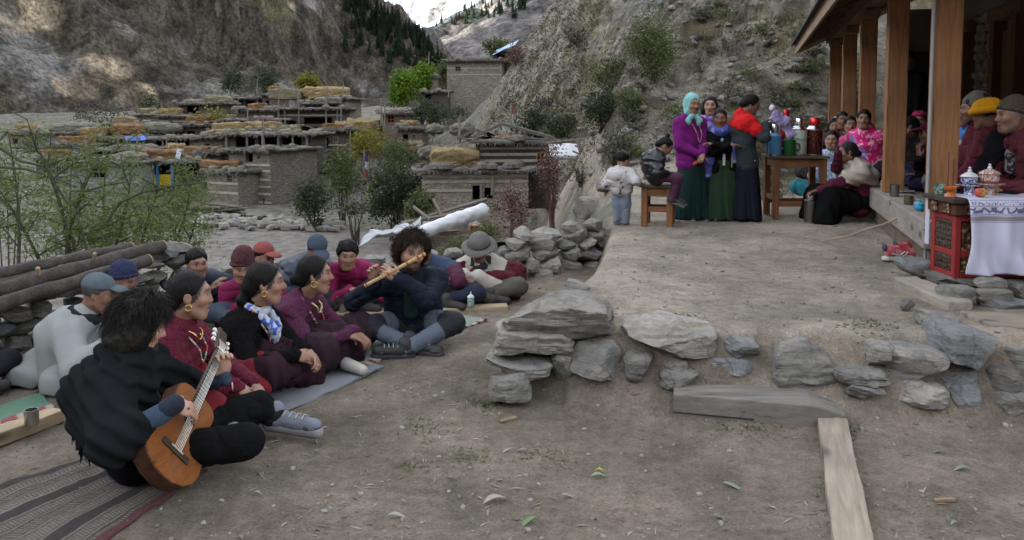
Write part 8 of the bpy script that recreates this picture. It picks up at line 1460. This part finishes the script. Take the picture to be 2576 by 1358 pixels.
# right hillside
for i, (b, Y, n, sz, m, lab, kw) in enumerate([((1572, 35, 1712, 210), 40, 5200, .15, LOL, 'airy green bush high on the right hillside', dict(twigs=8, tight=.4)), ((1482, 130, 1590, 235), 42, 2800, .14, LOL, 'pale green bush left of the airy one on the hillside', dict(twigs=5)), ((1462, 215, 1562, 335), 34, 2600, .13, LDK, 'dark green bush above the twiggy ones on the hillside', {}), ((1540, 210, 1620, 300), 36, 2200, .13, LOL, 'thin green bush right of the dark one', dict(twigs=5)), ((1505, 320, 1590, 420), 27, 1000, .09, LGY, 'dry bush just behind the children', dict(twigs=8)), ((1345, 330, 1432, 500), 29, 1500, .1, LRD, 'tall rust-brown twiggy bush right of the dark house', dict(twigs=14, stemm=TWR, hill=False)), ((1232, 462, 1345, 580), 22, 1500, .08, LRD, 'low rust-brown twiggy bush by the white sheet roof', dict(twigs=14, stemm=TWR, hill=False)), ((1425, 395, 1500, 470), 24, 500, .07, LGY, 'dry grey bush on the slope left of the toddler', dict(twigs=8)), ((1290, 255, 1380, 345), 46, 1600, .16, LDK, 'dark bush behind the gable of the dark house', {}), ((1360, 270, 1460, 365), 44, 1600, .16, LDK, 'dark bush right of the white flag', dict(twigs=4)), ((1410, 60, 1480, 110), 58, 500, .2, LGY, 'dry tuft high on the hillside skyline', {}), ((1720, 10, 1800, 60), 46, 500, .16, LGY, 'dry tuft near the top of the hillside', {}), ((1150, 175, 1220, 245), 84, 900, .3, LDK, 'dark bush below the highest stone house', {}), ((1260, 110, 1330, 165), 78, 500, .25, LRD, 'rusty tuft beside the blue roof', {}), ((2100, 130, 2200, 290), 24, 1100, .09, LOL, 'green shrub beyond the far end of the veranda', dict(twigs=4))]): vs('shrub', lab, b, Y, n, sz, m, 60 + i, 9, **{**dict(hill=True, clumps=34, sr=.03, aspect=.24), **kw})
rng = np.random.RandomState(77); GT_ = 'low dry tufts scattered over the right hillside'
for i in range(70):
    vx, vy = rng.uniform(1400, 2060), rng.uniform(0, 430); x, Y, z = GH(vx, vy)
    if Y < 14 or Y > 90: continue
    s = rng.uniform(.25, .6) * Y / 34; shrub('grass_tuft', 'low dry tuft growing on the right hillside', V(x, Y, z), V(x, Y, z + s * .45), (s, s, s * .5), 170, .14, LGY if i % 3 else LOL, 3, 900 + i, .1, 10, .4, TW, .012, 'plant', GT_, -.4, twigs=2)
GB_ = 'dry bushes scattered over the village slope'
for i in range(16):
    vx, Y = rng.uniform(60, 1250), rng.uniform(58, 100); x = (vx - CX) / FPX * Y; z = gz(x, Y); s = rng.uniform(.8, 1.6); shrub('shrub', 'small dull bush between the village houses', V(x, Y, z), V(x, Y, z + s * .6), (s, s, s * .6), 420, .28, [LGY, LOL, LDK][i % 3], 3, 1000 + i, .22, 14, .35, TW, .03, 'shrub', GB_)
# scrub cover of the right hillside and of the village slope
pts = []
for i in range(760):
    vx, vy = (rng.uniform(1330, 2080), rng.uniform(-10, 440)) if i < 480 else ((rng.uniform(1270, 1480), rng.uniform(0, 330)) if i < 640 else (rng.uniform(880, 1330), rng.uniform(150, 400))); x, Y, z = GH(vx, vy)
    if Y < 15 or Y > 110 or (x > 4 and Y < 17): continue
    s = rng.uniform(.2, .7) * Y / 34; k = int(rng.uniform(14, 44)); q = rng.normal(size=(k, 3)) * V(s, s, s * .3) * .6 + V(x, Y, 0); q[:, 2] = H(q[:, 0], q[:, 1]) + np.abs(q[:, 2]) + .05; pts.append(q)
pts = np.concatenate(pts); v, f, col = leaf_mesh(pts, .0036 * pts[:, 1:2], .2, rng, -.5); tag(raw('scrub', v, f, leafmat((.13, .105, .055), (.085, .085, .04), 'scrub', .1), col=col), 'thin brown-green scrub covering the right hillside', 'scrub', kind='stuff')
# weeds behind the rubble wall and the tall grasses by the white roof
for i, (b, Y, lab) in enumerate([((1100, 590, 1180, 670), 12.5, 'thin dry weeds between the flute player and the man in the bush hat'), ((1180, 560, 1260, 620), 14, 'dry weeds below the orange box'), ((1890, 420, 1990, 530), 12.2, 'tall dry grass under and behind the tea table')]): vs('weeds', lab, b, Y, 900, .11, LOL if i < 2 else LGY, 120 + i, 14, aspect=.06, droop=-.6, cat='plant', clumps=30, sr=.006)
# conifers on the ridge below the snow peak: copies of three shapes
def conifer(seed):
    rng = np.random.RandomState(seed); h = 11.; m = []; n = 420; z = rng.uniform(.08, 1, n) ** .8; r = (1 - z) * 2.3 + .15; a = rng.uniform(0, 6.283, n); c = np.stack([np.cos(a) * r * rng.uniform(.3, 1, n), np.sin(a) * r * rng.uniform(.3, 1, n), z * h], 1); d = np.stack([np.cos(a), np.sin(a), -np.full(n, .55)], 1); L_ = (.5 + 1.1 * (1 - z))[:, None]; s = np.stack([-np.sin(a), np.cos(a), np.zeros(n)], 1); v = np.stack([c - d * L_ * .5, c + s * L_ * .3, c + d * L_ * .6, c - s * L_ * .3], 1).reshape(-1, 3)
    return v, np.arange(n * 4).reshape(-1, 4), np.repeat(rng.uniform(.5, 1.3, (n, 1)), 4, 0) * np.ones(3)
CON = leafmat((.016, .03, .018), (.03, .048, .026), 'conifer', 0.); protos = []
for s_ in range(3):
    v, f, col = conifer(s_); r0 = thing('pine_tree', 'dark green pine on the steep ridge left of the snow peak', 'tree', (0, -300, -500), 'pines on the ridge'); r0['_w'] = [0., 0., 0.]; raw('crown', v, f, CON, r0, col=col); MB().tube([(0, 0, -2), (0, 0, 10.4)], [.22, .04], 5).build('trunk', BARK, r0); protos.append(r0)
deps = bpy.context.evaluated_depsgraph_get(); bpy.context.view_layer.update(); deps.update()
def cast(vx, vy):
    o = Vector(CAM); d = Vector(ray(vx, vy)).normalized()
    for _ in range(40):
        hit, loc, nn, ii, ob, mm = sc.ray_cast(deps, o, d)
        if not hit: return None
        if ob.name.startswith('mountain'): return loc
        o = loc + d * .5
    return None
cnt = 0; rng = np.random.RandomState(9); tries = 0
while cnt < 230 and tries < 4000:
    tries += 1; t = rng.random(); vx = 880 + 245 * t + rng.normal() * 14; lim = np.interp(vx, [850, 905, 1010, 1060, 1145], [-40, 0, 62, 95, 190]); vy = lim + abs(rng.normal()) * (95 - 45 * t) * .8 - 2
    if vx > 1140 or vx < 850 or vy > 185 or vy < -20: continue
    loc = cast(vx, vy)
    if loc is None or loc.y > 500: continue
    p = protos[cnt % 3]; r0 = p if cnt < 3 else p.copy()
    if cnt >= 3:
        COL.objects.link(r0)
        for ch in p.children: c2 = ch.copy(); COL.objects.link(c2); c2.parent = r0
    s_ = rng.uniform(.26, .5); r0.location = loc; r0.scale = (s_, s_, s_); r0.rotation_euler = (0, 0, rng.uniform(0, 6)); cnt += 1
fp = 0; tries = 0
while fp < 60 and tries < 1500:
    tries += 1; vx = rng.uniform(1080, 1330); vy = rng.uniform(-5, 60) - (vx - 1200) * .12; loc = cast(vx, vy)
    if loc is None or loc.y < 380: continue
    p = protos[fp % 3]; r0 = p.copy(); COL.objects.link(r0); r0['label'] = 'small dark pine on the far brown slope'; r0['group'] = 'pines on the far slope'
    for ch in p.children: c2 = ch.copy(); COL.objects.link(c2); c2.parent = r0
    s_ = rng.uniform(.45, .8); r0.location = loc; r0.scale = (s_, s_, s_); r0.rotation_euler = (0, 0, rng.uniform(0, 6)); fp += 1
# ------------------------------------------------------------------ litter on the ground
def scatter():
    rng = np.random.RandomState(21)
    n = 3400; Y = 2.2 + 9.5 * rng.random(n) ** 1.7; X = (rng.uniform(-.75, .72, n)) * Y; ok = ~((X < -.2) & (Y > 7.6)); X, Y = X[ok], Y[ok]; Z = H(X, Y); v0, f0 = _ICO[1]; n = len(X); s = (.003 + .013 * rng.random(n) ** 3.5)[:, None, None] * np.minimum(1.6, .6 + Y / 7)[:, None, None]
    jit = rng.uniform(.6, 1.3, (n, 1, 3)) * V(1, 1, .6); vv = (v0[None] * jit * s + rng.normal(size=(n, len(v0), 3)) * s * .12) + np.stack([X, Y, Z + .002], 1)[:, None]; ff = (f0[None] + (np.arange(n) * len(v0))[:, None, None]).reshape(-1, 3)
    tag(raw('gravel', vv.reshape(-1, 3), ff, attr_mat('gravel', .95, .2, 20, .2), col=np.repeat(np.array([(.26, .25, .23), (.2, .17, .14), (.27, .255, .23), (.14, .13, .115)])[rng.randint(0, 4, n)], len(v0), 0)), 'small stones and grit scattered over the earth', 'gravel', kind='stuff')
    n = 4200; Y = 2.2 + 9 * rng.random(n) ** 1.6; X = rng.uniform(-.7, .72, n) * Y; cl = fbm(np.stack([X * 1.3, Y * 1.3, 0 * X], 1), 3, 5); ok = (cl > -.12) & ~((X < -.2) & (Y > 7.6)); X, Y = X[ok], Y[ok]; n = len(X); Z = H(X, Y) + .004; a = rng.uniform(0, 6.28, n); d = np.stack([np.cos(a), np.sin(a), rng.uniform(-.1, .25, n)], 1); sd = np.stack([-np.sin(a), np.cos(a), 0 * a], 1); L_ = (.012 + .035 * rng.random(n) ** 2)[:, None]; w = (.0012 + .004 * rng.random(n) ** 2)[:, None]; c = np.stack([X, Y, Z], 1)
    v = np.stack([c - d * L_ - sd * w, c - d * L_ * .2 + sd * w * 1.3 + UP * .003, c + d * L_, c - sd * w + UP * .002], 1).reshape(-1, 3)
    tag(raw('straw_litter', v, np.arange(n * 4).reshape(-1, 4), attr_mat('litter', .9, .2, 20, 0), col=np.repeat(np.array([(.3, .24, .15), (.16, .12, .085), (.22, .19, .13), (.13, .13, .07), (.34, .31, .25)])[rng.randint(0, 5, n)], 4, 0)), 'bits of straw, chaff and twigs trodden into the earth', 'litter', kind='stuff')
    # patches of short weeds
    pts = []
    for (vx, vy, sx, sy, k) in ((1075, 1080, 35, 14, 120), (1170, 1155, 30, 10, 90), (1380, 1150, 40, 12, 90), (1040, 1180, 30, 8, 60), (1700, 950, 30, 14, 150), (2370, 1050, 20, 12, 120), (2000, 950, 12, 6, 80), (1230, 1025, 18, 8, 120), (2120, 1090, 30, 8, 140), (1900, 1085, 60, 10, 120), (2180, 990, 40, 14, 160), (1200, 1015, 14, 7, 80)):
        u = rng.normal(size=(k, 2)); q = np.array([G(vx + a * sx, vy + b * sy) for a, b in u]); q[:, 2] = H(q[:, 0], q[:, 1]) + .004; pts.append(q)
    pts = np.concatenate(pts); v, f, col = leaf_mesh(pts, .026, .14, rng, -.1); tag(raw('weeds', v, f, LOL, col=col * V(.9, .95, .8)), 'flattened patches of small weeds on the courtyard earth', 'weeds', kind='stuff')
    # single fallen leaves
    lm = lambda c: solid(c, .6, 0, .2, 40)
    L1 = [(1245, 1270, .14, 25, (.36, .31, .25), 'large curled beige leaf, biggest of the fallen leaves'), (1000, 1312, .1, 5, (.33, .32, .27), 'pale flat leaf left of the curled beige one'), (800, 1342, .06, 70, (.22, .28, .2), 'green leaf at the bottom edge, leftmost'), (1187, 1318, .06, 80, (.17, .24, .15), 'small green leaf below the curled beige one'), (1250, 1215, .07, -20, (.23, .29, .2), 'grey-green leaf above the curled beige one'), (1330, 1325, .1, 30, (.13, .22, .08), 'long green leaf lying near the bottom edge'), (1505, 1188, .06, -20, (.5, .42, .04), 'bright yellow leaf in the middle of the courtyard'), (1508, 1202, .1, 12, (.28, .32, .22), 'curved green leaf just below the yellow one'), (1845, 1218, .12, -25, (.24, .3, .22), 'forked grey-green leaf left of the plank'), (2172, 1085, .08, -60, (.24, .3, .21), 'upright green leaf right of the plank end'), (2170, 1180, .07, -60, (.2, .26, .18), 'green leaf beside the middle of the plank'), (2355, 1140, .09, -15, (.14, .21, .12), 'dark green leaf right of the plank'), (2420, 1180, .1, -5, (.23, .28, .2), 'grey-green leaf at the far right'), (2405, 1320, .07, 20, (.18, .26, .13), 'green leaf near the bottom right corner'), (1430, 1255, .08, 10, (.36, .33, .28), 'light beige leaf right of the curled one'), (1820, 1305, .1, -5, (.15, .22, .1), 'thin green leaf low in the middle'), (1560, 1145, .06, 55, (.2, .25, .15), 'small green leaf above the yellow one'), (1270, 1140, .08, 10, (.32, .32, .26), 'pale leaf left of centre in a row of two'), (1310, 1140, .07, -15, (.3, .3, .25), 'pale leaf right in a row of two'), (645, 1255, .06, 0, (.3, .29, .26), 'pale chip-like leaf beside the rug corner'), (1495, 1315, .06, 60, (.3, .24, .18), 'brown leaf near the bottom centre'), (1030, 1340, .05, 20, (.3, .3, .26), 'pale leaf fragment by the bottom edge'), (840, 1290, .06, -15, (.3, .33, .27), 'grey-green leaf right of the rug')]
    for i, (vx, vy, ln, ang, c, lab) in enumerate(L1):
        ln *= .8; c = tuple(x * .8 for x in c); p = G(vx, vy); p[2] = gz(p[0], p[1]) + .006; a = R(ang); d = V(math.cos(a), math.sin(a), 0); s = V(-d[1], d[0], 0); v = []; n = 8
        for k in range(n + 1):
            t = k / n; w = ln * .17 * math.sin(math.pi * min(1, t * 1.05)) ** .8 + .0008; c0 = p + d * (t - .5) * ln + s * ln * .1 * math.sin(t * 3) + UP * (.012 * math.sin(t * 3.1 + i)); v += [c0 + s * w + UP * (.25 * w), c0, c0 - s * w + UP * (.35 * w)]
        f = [(k * 3 + q, k * 3 + 3 + q, k * 3 + 4 + q, k * 3 + 1 + q) for k in range(n) for q in (0, 1)]; o = raw('fallen_leaf', v, f, lm(c), None, p, True); md = o.modifiers.new('solid', 'SOLIDIFY'); md.thickness = .0012; tag(o, lab, 'leaf', 'fallen leaves on the courtyard earth')
    for i, (vx, vy, ln, ang, lab) in enumerate([(1278, 1062, .1, 35, 'flat wood chip lying left of the timber step'), (1600, 1030, .05, 10, 'small pale wood chip in front of the timber step'), (2375, 1255, .09, 5, 'brown wood splinter on the reddish earth at right')]): p = G(vx, vy); p[2] = gz(p[0], p[1]) + .008; tag(MB().box(p, (ln, ln * .2, .01), rotz(R(ang))).build('wood_chip', wood((.28, .2, .13), .8, .7, 0, 2.), None, p), lab, 'wood chip')
scatter()
# hillside boulders
rng = np.random.RandomState(3); hb = 'rocks lying on the right hillside'
BIGR = [((1440, 480, 1530, 545), 17, 'slanting pale boulder on the path left of the toddler'), ((1500, 440, 1560, 480), 20, 'pale boulder above the slanting one'), ((1350, 490, 1420, 530), 21, 'half-buried boulder by the rust-brown bush'), ((1620, 85, 1660, 115), 44, 'round grey boulder high on the hillside'), ((1835, 245, 1870, 268), 30, 'pale rock behind the woman in red'), ((2010, 225, 2050, 242), 27, 'flat pale rock on the hillside near the first post')]
for i, (b, Y, lab) in enumerate(BIGR): Y = Y if Y < 12 else GH((b[0] + b[2]) / 2, b[3])[1]; o = bbox_rock('boulder', b, Y, (b[2] - b[0]) * Y / FPX, None, 1500 + i, STONEW, 3, 0, 8); o.location.z = gz(o.location.x, o.location.y) + (b[3] - b[1]) * Y / FPX * .25; tag(o, lab, 'rock')
rp_, rf_ = [], []
for i in range(240):
    vx, vy = rng.uniform(1390, 2080), 470 * rng.random() ** .8; x, Y, z = GH(vx, vy); s = rng.uniform(.08, .34) * (Y / 30)
    if (x > 4.2 and Y < 16.5) or Y > 90 or Y < 11: continue
    p, f = rock_verts((s * 1.4, s, s * .8), 1700 + i % 40, 1 if Y > 20 else 2, 6); c = V(x, Y, z + s * .12); o = raw('hillside_rock', p + c, f, STONEW if i % 2 else STONE, None, c); o.rotation_euler.z = rng.uniform(0, 6); tag(o, 'rough rock lying loose on the right hillside', 'rock', hb)
for o in list(bpy.data.objects):
    if '_w' in o: del o['_w']
    if 'category' in o and 'kind' not in o: o['kind'] = 'thing'
